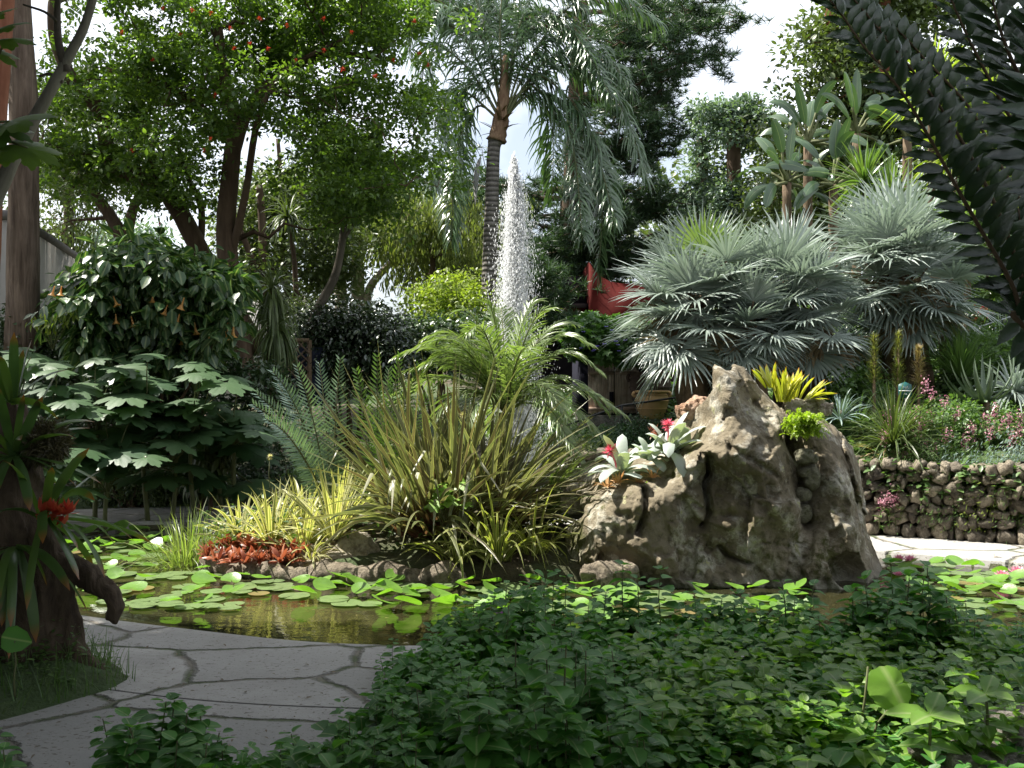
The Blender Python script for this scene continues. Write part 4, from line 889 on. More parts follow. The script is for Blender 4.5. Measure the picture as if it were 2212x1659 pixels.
# shed: reed doors under a creeper
d = 15.0
M_REED, t, o_ = newmat('reed_door'); pb = N(t, 'BsdfPrincipled'); pb.inputs['Roughness'].default_value = .8
n1 = noise(t, 30, 4, .6, stretch=(1, 1, .05)); c = mixc(t, ramp(t, n1, .35, .62), (.36, .28, .22), (.68, .57, .48)); c = mixc(t, ramp(t, noise(t, 2.5, 4), .5, .7), c, (.26, .16, .10))
t.links.new(c, pb.inputs['Base Color']); t.links.new(bump(t, n1, 1, .02), pb.inputs['Normal']); t.links.new(pb.outputs[0], o_.inputs[0])
b = P(1330, 893, d); root = thing('reed_door', 'weathered double door of reed canes behind the stair rail', 'door', (b[0], b[1], b[2]))
for x0, x1 in ((1272, 1325), (1329, 1378)):
    mb = MB(); p0, p1 = P(x0, 895, d), P(x1, 775, d); k = 30
    xs_ = np.linspace(p0[0], p1[0], k)
    for x in xs_: tube(mb, [(x, d + U(-.01, .01), p0[2] + U(0, .03)), (x + U(-.006, .006), d, p1[2])], (p1[0] - p0[0]) / k * .6, 5)
    leafd = mb.build('door_leaf', M_REED, root)
    mb = MB()
    for z_ in (P(0, 805, d)[2], P(0, 882, d)[2]): box(mb, (p0[0], d - .06, z_ - .03), (p1[0], d - .025, z_ + .02))
    mb.build('rail', plain('door_batten', (.28, .2, .15), .8), leafd)
    if x0 < 1300: mb = MB(); q_ = P(1320, 858, d); box(mb, (q_[0] - .03, d - .075, q_[2] - .08), (q_[0] + .03, d - .03, q_[2] + .08)); mb.build('lock', M_DARKW, leafd)
mb = MB(); box(mb, (P(1250, 0, d)[0], d - .3, P(0, 1000, d)[2]), (P(1440, 0, d)[0], d + 2, P(0, 897, d)[2])); bs_ = mb.build('stone_base', stonemat('base_stone', [(.13, .12, .10), (.20, .19, .16), (.08, .08, .07)], 3), loc=tuple(b), label='low stone ledge under the reed door', cat='stone ledge')
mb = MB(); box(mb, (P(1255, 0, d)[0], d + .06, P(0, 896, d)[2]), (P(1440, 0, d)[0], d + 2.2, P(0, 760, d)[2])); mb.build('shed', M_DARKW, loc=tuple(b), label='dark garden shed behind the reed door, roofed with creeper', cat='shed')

# terracotta jars
M_TERRA = plain('terracotta', (.42, .27, .13), .75, .2, .28, 3, .3); M_TERRD = plain('dark_terracotta', (.10, .07, .06), .8, .2, .4, 3, .3)
def jar(px, pyb, d, h, w_, label, mat, name='jar'):
    c = P(px, pyb, d); root = thing(name, label, 'clay jar', c)
    mb = MB(); pr = [(0, 0), (.30, 0), (.34, .04), (.44, .35), (.5, .62), (.49, .80), (.44, .88), (.43, .9), (.50, .93), (.50, 1.0), (.44, 1.0), (.42, .9), (.3, .6), (0, .5)]
    lathe(mb, c, [(r * w_, z * h) for r, z in pr], 32); body = mb.build('body', mat, root, smooth=True)
    mb = MB()
    for zz, rr in ((.36, .445), (.64, .505), (.84, .475)): lathe(mb, c, [(rr * w_, (zz - .015) * h), ((rr + .03) * w_, zz * h), (rr * w_, (zz + .015) * h)], 32)
    mb.build('band', mat, body, smooth=True)
    for s in (-1, 1):
        mb = MB(); a = np.linspace(-1.4, 1.4, 7); pts = [c + np.array([s * (.49 * w_ + .07 * w_ * math.cos(q_)), 0, h * (.86 + .07 * math.sin(q_))]) for q_ in a]; tube(mb, pts, .025, 6); mb.build('handle', mat, root, smooth=True)
jar(1408, 905, 14.3, .40, .47, 'tan terracotta jar with a banded belly on the ledge right of the reed door', M_TERRA)
jar(1405, 895, 14.9, .62, .60, 'tall dark clay jar standing behind the tan terracotta one', M_TERRD)
jar(2068, 968, 11.6, .22, .2, 'small pale pot beside the lawn patch on the right slope', M_TERRA, 'pot')
# stair rail
M_IRON = plain('black_iron', (.02, .02, .022), .5, .5)
b = P(1343, 925, 13.2); root = thing('stair_rail', 'thin black iron rail rising past the reed door to the right', 'railing', b)
mb = MB(); tube(mb, [P(1205, 925, 13.2), P(1343, 876, 13.2), P(1500, 853, 13.0), P(1640, 838, 13.0)], .014, 6); mb.build('handrail', M_IRON, root)
for a, c_ in ((1343, 876), (1215, 921), (1500, 853)): mb = MB(); p = P(a, c_, 13.1 if a > 1400 else 13.2); tube(mb, [p, p - [0, 0, .55]], .018, 6); mb.build('post', M_IRON, root)

# dry stone retaining wall
M_WALLST = stonemat('wall_stone', [(.19, .17, .14), (.32, .29, .24), (.11, .095, .08)], 3.2, moss=(.10, .12, .04), mossf=.58, isl=True)
ico = None
def wall_build():
    line = catmull(WALL, 6); s = np.concatenate([[0], np.cumsum(np.hypot(*np.diff(line, axis=0).T))]); L = s[-1]
    mb = MB(); V = []; nz_ = 2
    face = MB(); P0 = np.c_[line, np.full(len(line), -.2)]; P1 = np.c_[line, np.full(len(line), .60)]; n = len(line)
    off = np.array([.05, .07, 0]); a = np.arange(n - 1)
    face.add(np.concatenate([P0 + off, P1 + off, P1 + off * 3, P0 + off * 3]), np.concatenate([np.stack([k * n + a, k * n + a + 1, (k + 1) * n + a + 1, (k + 1) * n + a], 1) for k in range(3)]))
    # one template stone on a sphere grid
    u, v = np.meshgrid(np.linspace(0, 2 * np.pi, 15)[:-1], np.linspace(.12, np.pi - .12, 9), indexing='ij'); S = np.stack([np.cos(u) * np.sin(v), np.sin(u) * np.sin(v), np.cos(v)], -1); S = np.sign(S) * np.abs(S) ** .75
    a1, b1 = S.shape[:2]; q_ = np.array([(i * b1 + j, ((i + 1) % a1) * b1 + j, ((i + 1) % a1) * b1 + j + 1, i * b1 + j + 1) for i in range(a1) for j in range(b1 - 1)])
    cap = [np.array([[i * b1 for i in range(a1)]]), np.array([[i * b1 + b1 - 1 for i in range(a1)][::-1]])]
    z = -.02; row = 0
    while z < .64:
        h = U(.085, .125) if row else .15; x = U(0, .1)
        while x < L:
            w_ = U(.06, .22); c = np.array([np.interp(x + w_ / 2, s, line[:, 0]), np.interp(x + w_ / 2, s, line[:, 1]), z + h / 2 + U(-.02, .02)]); 
            i_ = min(np.searchsorted(s, x), n - 1); tdir = nrm(line[min(i_ + 1, n - 1)] - line[max(i_ - 1, 0)]); nd = np.array([tdir[1], -tdir[0]])
            hh = h * U(.75, 1.3)
            Q = S * np.array([w_ * .52, .13, hh * .54]) * (1 + .34 * vnoise(S * 1.5 + rng.random(3) * 50) + .16 * vnoise(S * 3.5 + rng.random(3) * 50))[..., None]
            ca = U(-.5, .5); Q = np.stack([Q[..., 0] * math.cos(ca) - Q[..., 2] * math.sin(ca), Q[..., 1], Q[..., 0] * math.sin(ca) + Q[..., 2] * math.cos(ca)], -1)
            W_ = Q[..., 0:1] * np.r_[tdir, 0] + Q[..., 1:2] * np.r_[nd, 0] + Q[..., 2:3] * np.array([0, 0, 1.]) + c + np.r_[nd * U(-.03, .03), 0]
            mb.add(W_.reshape(-1, 3), [q_] + cap); x += w_ * .98
        z += h * .95; row += 1
    b = np.r_[WALL[4], 0]; root = thing('retaining_wall', 'dry stone retaining wall of rounded dark stones beside the right path', 'stone wall', b)
    mb.build('stones', M_WALLST, root, smooth=True); face.build('earth_backing', plain('wall_earth', (.13, .105, .075), .95, .1, .4, 8, 1), root)
wall_build()

# ------------------------------------------------------------------ tree toolkit
def smooth_path(L, n=5):
    return catmull([P(a, b, d) for a, b, d in [(q_ if len(q_) == 3 else (*q_, L[0][2])) for q_ in L]], n)
def ground_at(p): return float(terrain(p[0:1], p[1:2])[0])
def cloud(mb, centres, rad, per, size, tpl=T_SMALL, flat=.7, up=1.0, droop=0.0, jitter=.3):
    """leaf sprays: leaves thrown round each centre"""
    n = len(centres) * per; c = np.repeat(centres, per, 0); r = np.repeat(np.broadcast_to(rad, (len(centres),)), per)
    o_ = rdir(n) * (rng.random(n) ** .45)[:, None] * [1, 1, flat]
    p = c + o_ * r[:, None]
    d = nrm(o_ * 1.0 + rdir(n) * .7 + [0, 0, -droop]); u_ = nrm(o_ * .5 + rdir(n) * jitter * 2 + [0, 0, up])
    place(mb, tpl, p, d, u_, size * U(.65, 1.25, n), U(.8, 1.2, n))
def tree(name, label, cat, trunks, crown_poly, d0, d1, nclump, rad, per, size, bark, leaf, holes=(), tpl=T_SMALL, group=None, twig=.35, r_tw=.02, extra=None, droop=0., flat=.7, base=None, spray=.34):
    T = [(smooth_path(t_[0]), t_[1], t_[2]) for t_ in trunks]
    b = T[0][0][0] if base is None else np.array(base, float); b = np.array([b[0], b[1], b[2]])
    root = thing(name, label, cat, b, group); tr = MB(); tw = MB(); ns = max(4, nclump // 6)
    for pts, r0, r1 in T: tube(tr, pts, np.linspace(r0, r1, len(pts)), 24 if r0 > .12 else 12, .02, ridge=.05 if r0 > .12 else .02)
    q_ = sample_poly(crown_poly, ns, holes); dd = U(d0, d1, ns); k_ = rng.integers(0, ns, nclump); k_[:ns] = np.arange(ns); sp = spray * FOC / (d0 + d1) * 2; q_ = q_[k_] + rng.normal(size=(nclump, 2)) * [sp, sp * .45]; dd = dd[k_] + rng.normal(size=nclump) * spray; C = np.stack([(q_[:, 0] - CX) / FOC * dd, dd, CAMZ - (q_[:, 1] - CY) / FOC * dd], 1)
    nodes = np.concatenate([t_[0][len(t_[0]) // 3:] for t_ in T]); rn = np.concatenate([np.linspace(t_[1], t_[2], len(t_[0]))[len(t_[0]) // 3:] for t_ in T])
    for c in C[rng.random(nclump) < twig]:
        dist = np.linalg.norm(nodes - c, axis=1) + .8 * np.maximum(0, nodes[:, 2] - c[2]); k = int(np.argmin(dist * U(.85, 1.2, len(nodes))))
        p = limb(tw, nodes[k], c, min(rn[k] * .5, r_tw * 2.2), r_tw * .25, .06, 5, 6, .10)
        if len(nodes) < 900: nodes = np.vstack([nodes, p[2:]]); rn = np.r_[rn, np.full(len(p) - 2, r_tw)]
    lm = MB(); cloud(lm, C, rad * U(.6, 1.3, nclump), per, size, tpl, flat, droop=droop)
    tr.build('trunk', bark, root, smooth=True); 
    if tw.n: tw.build('branches', bark, root, smooth=True)
    lm.build('crown', leaf, root)
    if extra: extra(root, C)
    return root
B_GREY = barkmat('grey_bark', (.07, .06, .045), (.16, .14, .11), 7)
B_BROWN = barkmat('brown_bark', (.055, .035, .022), (.13, .09, .06), 7)
B_RED = barkmat('red_bark', (.16, .055, .03), (.30, .13, .08), 5, bs=.5)
B_FURROW = barkmat('furrowed_bark', (.055, .038, .028), (.21, .16, .125), 11, stretch=(1.3, 1.3, .12), bs=1.0)
B_PALE = barkmat('pale_bark', (.22, .18, .15), (.40, .35, .30), 4, bs=.4)
L_CORAL = leafmat('coral_tree_leaf', (.055, .11, .028), (.14, .22, .045), tf=.46, tc=(1.6, 1.7, .5))
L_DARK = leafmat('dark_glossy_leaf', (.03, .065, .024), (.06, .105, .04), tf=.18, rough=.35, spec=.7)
L_WEEP = leafmat('weeping_leaf', (.11, .15, .05), (.22, .25, .08), tf=.42)
L_YEL = leafmat('yellow_green_leaf', (.17, .24, .04), (.28, .34, .07), tf=.45)
L_BLUE = leafmat('blue_grey_leaf', (.10, .16, .12), (.18, .25, .20), tf=.25)
L_OLIVE = leafmat('olive_leaf', (.06, .09, .03), (.12, .16, .055), tf=.32)
L_NEED = leafmat('needle', (.035, .07, .035), (.065, .115, .055), tf=.25)

# coral tree
def coral_flowers(root, C):
    mp_ = leafmat('coral_red_petal', (.42, .03, .02), (.55, .08, .035), tf=.25, tc=(1.2, 1, 1)); F_ = [(415, 22), (455, 28), (390, 75), (505, 105), (580, 105), (498, 60), (465, 205), (640, 130), (850, 130), (895, 45), (905, 115), (925, 140), (700, 40), (560, 40), (330, 130), (440, 325), (285, 325), (345, 485), (760, 70), (620, 55), (810, 165), (265, 70), (700, 110), (740, 150), (540, 95), (352, 18), (455, 300)]
    for a, b_ in F_:
        mb = MB(); c = P(a, b_, U(12.5, 12.9)); n = 26; dd = nrm(rdir(n) + [0, 0, .2]); strips(mb, np.broadcast_to(c, (n, 3)), dd, np.cross(dd, [0, .1, 1.]) + .01, U(.02, .048, n), .012, .3, 2, 0, 'lance')
        mb.build('flower', mp_, root)
CR = [(255, 210), (190, 60), (230, -60), (500, -90), (820, -80), (900, 20), (935, 120), (940, 230), (905, 330), (890, 380), (850, 400), (800, 440), (745, 470), (700, 420), (690, 330), (640, 250), (600, 330), (520, 340), (440, 330), (400, 400), (330, 390), (270, 330)]
tree('coral_tree', 'large spreading coral tree with red flowers and a sturdy curved trunk behind the tetrapanax', 'tree',
     [([(532, 850, 14.5), (515, 740, 14.5), (497, 600, 14.5), (488, 480, 14.5), (500, 350, 14.4), (508, 260, 14.2), (480, 160, 14.0), (470, 60, 13.8)], .19, .07),
      ([(498, 560, 14.5), (530, 420, 14.3), (560, 250, 14.1), (620, 150, 14.0), (760, 80, 13.8)], .06, .03), ([(505, 330, 14.4), (560, 200, 14.6), (700, 120, 14.8), (850, 130, 14.8)], .09, .03),
      ([(500, 300, 14.4), (430, 230, 14.2), (340, 180, 14.0), (230, 150, 13.8)], .08, .03)],
     CR, 13.0, 15.8, 760, .24, 80, .074, B_BROWN, L_CORAL, holes=[(160, 180, 60, 70), (690, 290, 50, 40), (330, 30, 45, 30), (255, 250, 30, 25), (560, 330, 40, 30), (640, 210, 35, 22), (840, 320, 30, 25), (420, 130, 25, 18), (760, 210, 28, 20), (600, 120, 22, 14), (320, 300, 26, 20), (200, 330, 22, 26), (470, 250, 20, 14), (880, 90, 18, 24), (300, 110, 22, 16), (530, 20, 20, 12), (700, 110, 16, 14), (500, 320, 70, 70), (640, 330, 50, 50)], extra=coral_flowers, tpl=T_OVAL)
tree('leaning_tree', 'tree with a leaning forked trunk crossing behind the trumpet bush', 'tree',
     [([(560, 760, 15.5), (500, 660, 15.5), (448, 570, 15.5), (395, 470, 15.4), (345, 400, 15.3), (270, 370, 15.2), (235, 330, 15.1), (215, 240, 15.0), (165, 185, 14.9), (135, 130, 14.8), (115, 60, 14.8), (118, -40, 14.8)], .16, .07),
      ([(432, 540, 15.5), (435, 450, 15.6), (405, 380, 15.6), (380, 300, 15.5)], .06, .03), ([(345, 400, 15.3), (320, 320, 15.2), (300, 200, 15.0)], .06, .02)],
     [(100, 60), (180, 40), (250, 200), (330, 300), (430, 380), (420, 430), (330, 440), (240, 400), (150, 440), (105, 330)], 14.6, 16, 190, .24, 60, .085, B_BROWN, L_CORAL, tpl=T_OVAL)
tree('twin_trunk_tree', 'twin-trunked small tree forking low in the bright gap above the trumpet bush', 'tree',
     [([(285, 640, 17.5), (268, 530, 17.5), (240, 470, 17.5), (205, 420, 17.4), (150, 340, 17.3)], .15, .06), ([(272, 540, 17.5), (285, 460, 17.5), (310, 400, 17.4), (330, 300, 17.3)], .10, .05)],
     [(110, 250), (330, 230), (380, 400), (260, 430), (190, 500), (110, 500)], 17, 19, 120, .45, 60, .085, B_BROWN, L_OLIVE, holes=[(230, 520, 60, 60)], tpl=T_OVAL)
# big furrowed trunk at far left
tree('big_tree', 'massive furrowed trunk at the left edge with a crown above the picture', 'tree',
     [([(48, 760, 12.6), (50, 600, 12.6), (52, 400, 12.6), (50, 200, 12.6), (42, 60, 12.6), (35, -120, 12.6), (20, -600, 13.2)], .20, .13)],
     [(-700, -900), (100, -900), (120, -560), (-300, -500), (-700, -560)], 15.5, 19, 190, .6, 70, .09, B_FURROW, L_DARK, tpl=T_OVAL)
tree('added_left_tree', 'unseen tree added beyond the left edge to shade the trumpet bush', 'tree', [([(-330, 760, 14), (-300, 300, 14), (-260, -100, 14), (-220, -300, 14)], .16, .1)],  # out of view, added for the dappled shade on the left shrubs
     [(-560, -330), (0, -340), (70, -90), (-300, -60), (-560, -120)], 12.8, 14.6, 110, .4, 60, .09, B_FURROW, L_DARK, tpl=T_OVAL)
tree('red_barked_tree', 'reddish narrow trunk cut by the left edge of the picture', 'tree', [([(-25, 720, 11.5), (-12, 400, 11.5), (4, 160, 11.5), (20, -60, 11.5)], .10, .08)],
     [(-1500, -700), (-900, -720), (-900, -280), (-1400, -260)], 10.5, 12.0, 40, .5, 60, .09, B_RED, L_DARK, tpl=T_OVAL)
# dark drooping conifer mass on the left, behind
tree('dark_tree', 'brownish drooping tree behind the big left trunk', 'tree', [([(150, 660, 20), (148, 400, 20), (150, 200, 20)], .12, .06)],
     [(95, 180), (160, 120), (220, 200), (215, 330), (180, 400), (200, 480), (190, 520), (150, 545), (100, 500)], 19.5, 21, 130, .5, 60, .11, B_BROWN, L_OLIVE, holes=[(200, 420, 25, 40)], tpl=T_LONG, droop=1.2)
# slim tree leaning
tree('slim_tree', 'slim tree with a long bent trunk leaning left over the dark hedge', 'tree',
     [([(668, 712, 16), (690, 660, 16), (722, 600, 16), (738, 530, 16), (745, 450, 16), (748, 380, 15.9), (750, 300, 15.8)], .085, .03), ([(740, 520, 16), (790, 450, 16), (830, 420, 16)], .03, .015)],
     [(640, 330), (720, 260), (800, 300), (880, 330), (905, 380), (830, 430), (780, 470), (700, 460), (640, 420)], 15.2, 16.8, 135, .34, 70, .085, B_GREY, L_CORAL, holes=[(855, 375, 30, 15), (690, 330, 25, 15)], tpl=T_OVAL)
# trees further back, middle left
BK = 'trees in the middle distance'
tree('eucalyptus', 'pale smooth-barked eucalyptus with two parting trunks seen against white sky', 'tree',
     [([(765, 690, 24), (775, 610, 24), (768, 540, 24), (760, 470, 24)], .16, .10), ([(790, 690, 24), (800, 620, 24), (850, 560, 24), (880, 500, 24)], .12, .05), ([(738, 690, 24), (735, 600, 24), (742, 520, 24)], .17, .1)],
     [(700, 430), (780, 420), (900, 430), (960, 470), (950, 560), (900, 600), (880, 540), (790, 530), (710, 560)], 23, 26, 170, .6, 60, .15, B_PALE, L_WEEP, group=BK, tpl=T_LONG, droop=2.2)
tree('weeping_tree', 'weeping yellow-green tree right of the eucalyptus, left of the palm trunk', 'tree',
     [([(905, 720, 22), (925, 640, 22), (935, 560, 22), (920, 480, 22)], .10, .04), ([(880, 700, 22), (900, 690, 22), (935, 640, 22), (950, 580, 22)], .05, .02)],
     [(850, 430), (920, 420), (1010, 430), (1040, 520), (1050, 640), (1000, 640), (940, 560), (900, 590), (860, 640), (840, 540)], 21, 24, 230, .5, 60, .13, B_BROWN, L_WEEP, group=BK, tpl=T_LONG, droop=2.0, holes=[(950, 610, 28, 30)])
tree('thin_trunk_tree', 'group tree with two thin brown trunks behind the coral tree', 'tree',
     [([(600, 720, 19), (570, 640, 19), (545, 560, 19), (520, 500, 19)], .10, .05), ([(570, 700, 19), (568, 600, 19), (566, 480, 19), (560, 400, 19)], .10, .06), ([(640, 720, 21), (612, 580, 21), (610, 430, 21), (600, 300, 21)], .07, .04)],
     [(515, 380), (600, 350), (700, 430), (740, 500), (735, 600), (690, 640), (600, 640), (540, 600), (515, 500)], 19, 23, 250, .5, 60, .12, B_BROWN, L_OLIVE, group=BK, tpl=T_OVAL, holes=[(635, 600, 22, 40), (650, 480, 22, 22), (545, 630, 12, 30)])
tree('light_tree', 'small yellow-green sunlit tree low behind the date palm', 'tree', [([(985, 740, 20), (980, 690, 20), (985, 640, 20)], .06, .03)],
     [(900, 640), (960, 620), (1035, 600), (1050, 700), (990, 720), (900, 705)], 19.5, 22, 150, .34, 70, .085, B_BROWN, L_YEL, group=BK, tpl=T_OVAL)
tree('pale_tree', 'pale blue-green far tree in the gap above the trumpet bush', 'tree', [([(300, 640, 34), (300, 560, 34), (298, 500, 34)], .12, .05)],
     [(215, 500), (300, 470), (345, 520), (320, 580), (225, 580)], 33, 35, 60, .55, 40, .16, B_GREY, L_BLUE, group=BK, tpl=T_OVAL)
tree('ivy_pillar_tree', 'nearer round-topped ivy-clad trunk right of the conifer', 'tree', [([(1522, 560, 30), (1518, 420, 30), (1515, 300, 30)], .22, .16)],
     [(1490, 250), (1515, 228), (1545, 245), (1550, 300), (1538, 340), (1545, 450), (1540, 560), (1490, 560), (1500, 420), (1488, 320)], 29.6, 30.6, 150, .42, 60, .13, B_BROWN, L_BLUE, group='ivy-clad columns', tpl=T_OVAL)
tree('ivy_pillar_tree', 'taller blue-leaved ivy-clad trunk with a bare brown patch below its round head', 'tree', [([(1590, 600, 29), (1586, 400, 29), (1584, 250, 29)], .24, .17)],
     [(1550, 240), (1580, 215), (1618, 225), (1630, 290), (1600, 320), (1560, 310)], 28.6, 29.6, 90, .42, 60, .13, B_BROWN, L_BLUE, group='ivy-clad columns', tpl=T_OVAL,
     extra=lambda root, C: (lambda mb: (cloud(mb, np.stack([(lambda q_: np.array([P(a, b_, U(28.6, 29)) for a, b_ in q_]))(sample_poly([(1550, 400), (1620, 380), (1640, 600), (1560, 600)], 90))][0], 0), .4, 60, .13, T_OVAL), mb.build('ivy', L_BLUE, root)))(MB()))
tree('tall_tree', 'tall full tree with a forked red-brown trunk at the upper right', 'tree',
     [([(1875, 520, 24), (1862, 400, 24), (1850, 290, 24), (1835, 200, 24), (1800, 80, 24), (1790, -60, 24)], .24, .12), ([(1858, 320, 24), (1895, 230, 23.8), (1900, 120, 23.6), (1905, 0, 23.5), (1900, -100, 23.5)], .24, .17)],
     [(1745, 140), (1765, 80), (1830, 30), (1880, -60), (2100, -80), (2150, 200), (2080, 330), (1990, 260), (1930, 330), (1880, 250), (1800, 240), (1750, 270), (1730, 250)], 23, 26.5, 430, .7, 70, .15, B_RED, L_OLIVE, tpl=T_OVAL)
tree('round_tree', 'mid-green rounded tree between the ivy columns and the tall forked tree', 'tree', [([(1690, 560, 26), (1695, 420, 26), (1700, 330, 26)], .15, .08)],
     [(1660, 380), (1690, 300), (1735, 260), (1790, 260), (1850, 290), (1900, 420), (1860, 560), (1640, 560), (1620, 460)], 22, 27, 330, .6, 60, .14, B_BROWN, L_OLIVE, group=BK, tpl=T_OVAL)
tree('dark_backdrop_tree', 'dark green tree filling in behind the cordylines at the right', 'tree', [([(2050, 600, 24), (2050, 350, 24)], .2, .1)],
     [(1930, 330), (2060, 260), (2300, 200), (2300, 650), (1990, 640), (1950, 480)], 21, 24, 300, .6, 55, .13, B_BROWN, L_DARK, tpl=T_OVAL)

# shrubs: a crown of leaves over stems
def shrub(name, label, cat, poly, d0, d1, n, rad, per, size, leaf, tpl=T_OVAL, group=None, base=None, stems=6, flat=.8, extra=None, droop=.2, bark=None):
    q_ = sample_poly(poly, n); dd = U(d0, d1, n); C = np.stack([(q_[:, 0] - CX) / FOC * dd, dd, CAMZ - (q_[:, 1] - CY) / FOC * dd], 1)
    b = C.mean(0); b[2] = ground_at(b); 
    if base is not None: b = base
    if b[2] > C[:, 2].min(): b[2] = C[:, 2].min() - .1
    root = thing(name, label, cat, b, group); tw = MB()
    for c in C[rng.permutation(n)[:stems]]: limb(tw, b + [U(-.15, .15), U(-.1, .1), -.05], c, .03, .008, .08, 5, 6)
    tw.build('stems', bark or B_BROWN, root)
    lm = MB(); cloud(lm, C, rad * U(.7, 1.3, n), per, size, tpl, flat, droop=droop); lm.build('foliage', leaf, root)
    if extra: extra(root, C)
    return root
def trumpets(root, C):
    cols = leafmat('trumpet_petal', (.60, .26, .08), (.75, .45, .12), tf=.35, tc=(1.1, 1, .8))
    for a, b_ in [(118, 640), (133, 640), (245, 662), (398, 665), (362, 680), (388, 700), (283, 705), (420, 718), (392, 745), (455, 745), (492, 718), (487, 737), (330, 655), (505, 722), (560, 615), (250, 700), (60, 655)]:
        if a > 520 or a < 70: continue
        c = P(a, b_ - 22, U(11.9, 12.1)); s_ = U(.55, .85)
        m2 = MB(); lathe(m2, np.zeros(3), [(.008, 0), (.012, -.06), (.02, -.12), (.035, -.16), (.075, -.19)], 12); V = m2.v[0] * s_; ti = U(-.4, .4); V = np.stack([V[:, 0] * math.cos(ti) + V[:, 2] * math.sin(ti), V[:, 1], -V[:, 0] * math.sin(ti) + V[:, 2] * math.cos(ti)], 1)
        mb = MB(); mb.add(V + c, m2.f); mb.build('trumpet_flower', cols, root, smooth=True)
L_BRUG = leafmat('trumpet_bush_leaf', (.035, .085, .03), (.075, .15, .05), tf=.30, rough=.38, spec=.7, rib=.07)
shrub('trumpet_bush', 'large dark angel trumpet bush hung with yellow-orange trumpet flowers', 'bush',
      [(110, 650), (150, 610), (215, 560), (270, 530), (300, 528), (370, 545), (430, 560), (500, 590), (525, 640), (500, 700), (480, 760), (420, 800), (300, 800), (210, 770), (160, 700), (90, 690)], 12, 13.4, 210, .30, 34, .19, L_BRUG, T_OVAL, stems=14, droop=.7, extra=trumpets)
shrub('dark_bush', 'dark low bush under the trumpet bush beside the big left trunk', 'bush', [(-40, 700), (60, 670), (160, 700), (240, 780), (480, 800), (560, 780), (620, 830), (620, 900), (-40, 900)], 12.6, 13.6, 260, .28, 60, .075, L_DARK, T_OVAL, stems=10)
# yellow leaf sprays
def tiny(name, label, cat, pts, d, rad, per, size, leaf, tpl=T_OVAL, **k):
    C = np.array([P(a, b_, d) for a, b_ in pts]); mb = MB(); cloud(mb, C, rad, per, size, tpl, **k); st = MB(); b = C.mean(0) - [0, 0, .35]
    for c in C: limb(st, b, c, .008, .004, .03, 4, 4)
    root = thing(name, label, cat, b); st.build('stems', M_STEM, root); mb.build('leaves', leaf, root); return root
tiny('yellow_shoots', 'small shoots with yellow leaves beside the foot of the big left trunk', 'plant', [(75, 690), (98, 685), (130, 690), (155, 680), (110, 705)], 11.9, .1, 16, .09, L_YEL, T_LONG, droop=1)

# rice paper plants
L_RICE = leafmat('rice_paper_leaf', (.034, .082, .032), (.085, .15, .062), tf=.28, rough=.42, spec=.7)
def rice(px, pyb, d, leaves, label):
    b = P(px, pyb, d); b[2] = ground_at(b); root = thing('rice_paper_plant', label, 'shrub', b, 'large-leaved shrubs across the pond'); st = MB(); lm = MB()
    top = np.mean([P(a, b_, d) for a, b_, s in leaves], 0); top[2] -= .1; top[0] = top[0] * .5 + b[0] * .5
    tube(st, catmull([b, (b + top) / 2 + [U(-.06, .06), 0, 0], top], 4), np.linspace(.03, .018, 9), 7)
    for a, b_, s in leaves:
        p = P(a, b_, d + U(-.35, .35)); o_ = p - top; hor = nrm(np.array([o_[0], o_[1] * .6 - .25, -.02]))
        limb(st, top + (b - top) * U(0, .35), p, .008, .006, .05, 5, 5)
        up = nrm(np.array([hor[0] * .5 + U(-.3, .3), -U(.1, .75), .95])); place(lm, T_LOBED, p, nrm(hor + [0, 0, -.15]), up, s * U(.9, 1.1))
    lm.build('leaves', L_RICE, root); st.build('stems', M_STEM, root, smooth=True)
def rice_leaves(cx, cy, rx, ry, n, s=.36):
    return [(cx + U(-rx, rx), cy + U(-ry, ry), s * U(.7, 1.2)) for _ in range(n)]
RL = [(40, 850, 11.2, 60, 85, 15, 'big lobed-leaf shrub at the far left under the yellow shoots'), (120, 880, 10.9, 75, 70, 14, 'big lobed-leaf shrub second from the left, brightly lit top leaves'), (205, 860, 11.3, 80, 75, 15, 'big lobed-leaf shrub below the left half of the trumpet bush'),
      (320, 850, 11.2, 80, 75, 15, 'big lobed-leaf shrub at the middle with a tall pale top leaf'), (420, 880, 11.4, 75, 85, 14, 'big lobed-leaf shrub below the coral tree trunk'), (510, 900, 11.6, 70, 75, 13, 'big lobed-leaf shrub rightmost, beside the cycad'),
      (90, 990, 10.4, 95, 70, 15, 'low big-leaved shrub at the left bank behind the gnarled stump'), (230, 980, 10.8, 95, 80, 16, 'low big-leaved shrub overhanging the left path'), (370, 960, 11.3, 90, 75, 15, 'low big-leaved shrub in shade left of the grass clump'), (480, 980, 11.8, 80, 80, 13, 'low big-leaved shrub in deep shade behind the striped rosettes')]
for a, b_, d, rx, ry, n, lb in RL:
    rice(a, 1120, d, rice_leaves(a, b_, rx, ry, n) + ([(a, b_ - ry - 10, .26)]), lb)
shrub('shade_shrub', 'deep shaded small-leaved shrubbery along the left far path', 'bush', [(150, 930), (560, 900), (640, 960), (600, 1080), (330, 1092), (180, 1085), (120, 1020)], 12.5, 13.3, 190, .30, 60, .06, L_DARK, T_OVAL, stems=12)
shrub('low_ferny_bush', 'feathery low green bush at the edge of the left far path', 'bush', [(180, 1030), (330, 1010), (385, 1060), (360, 1092), (190, 1085)], 12.3, 12.6, 60, .2, 90, .045, L_OLIVE, T_LONG, stems=6)
L_LAWN = leafmat('lawn_blade', (.07, .15, .02), (.12, .22, .04), tf=.3)
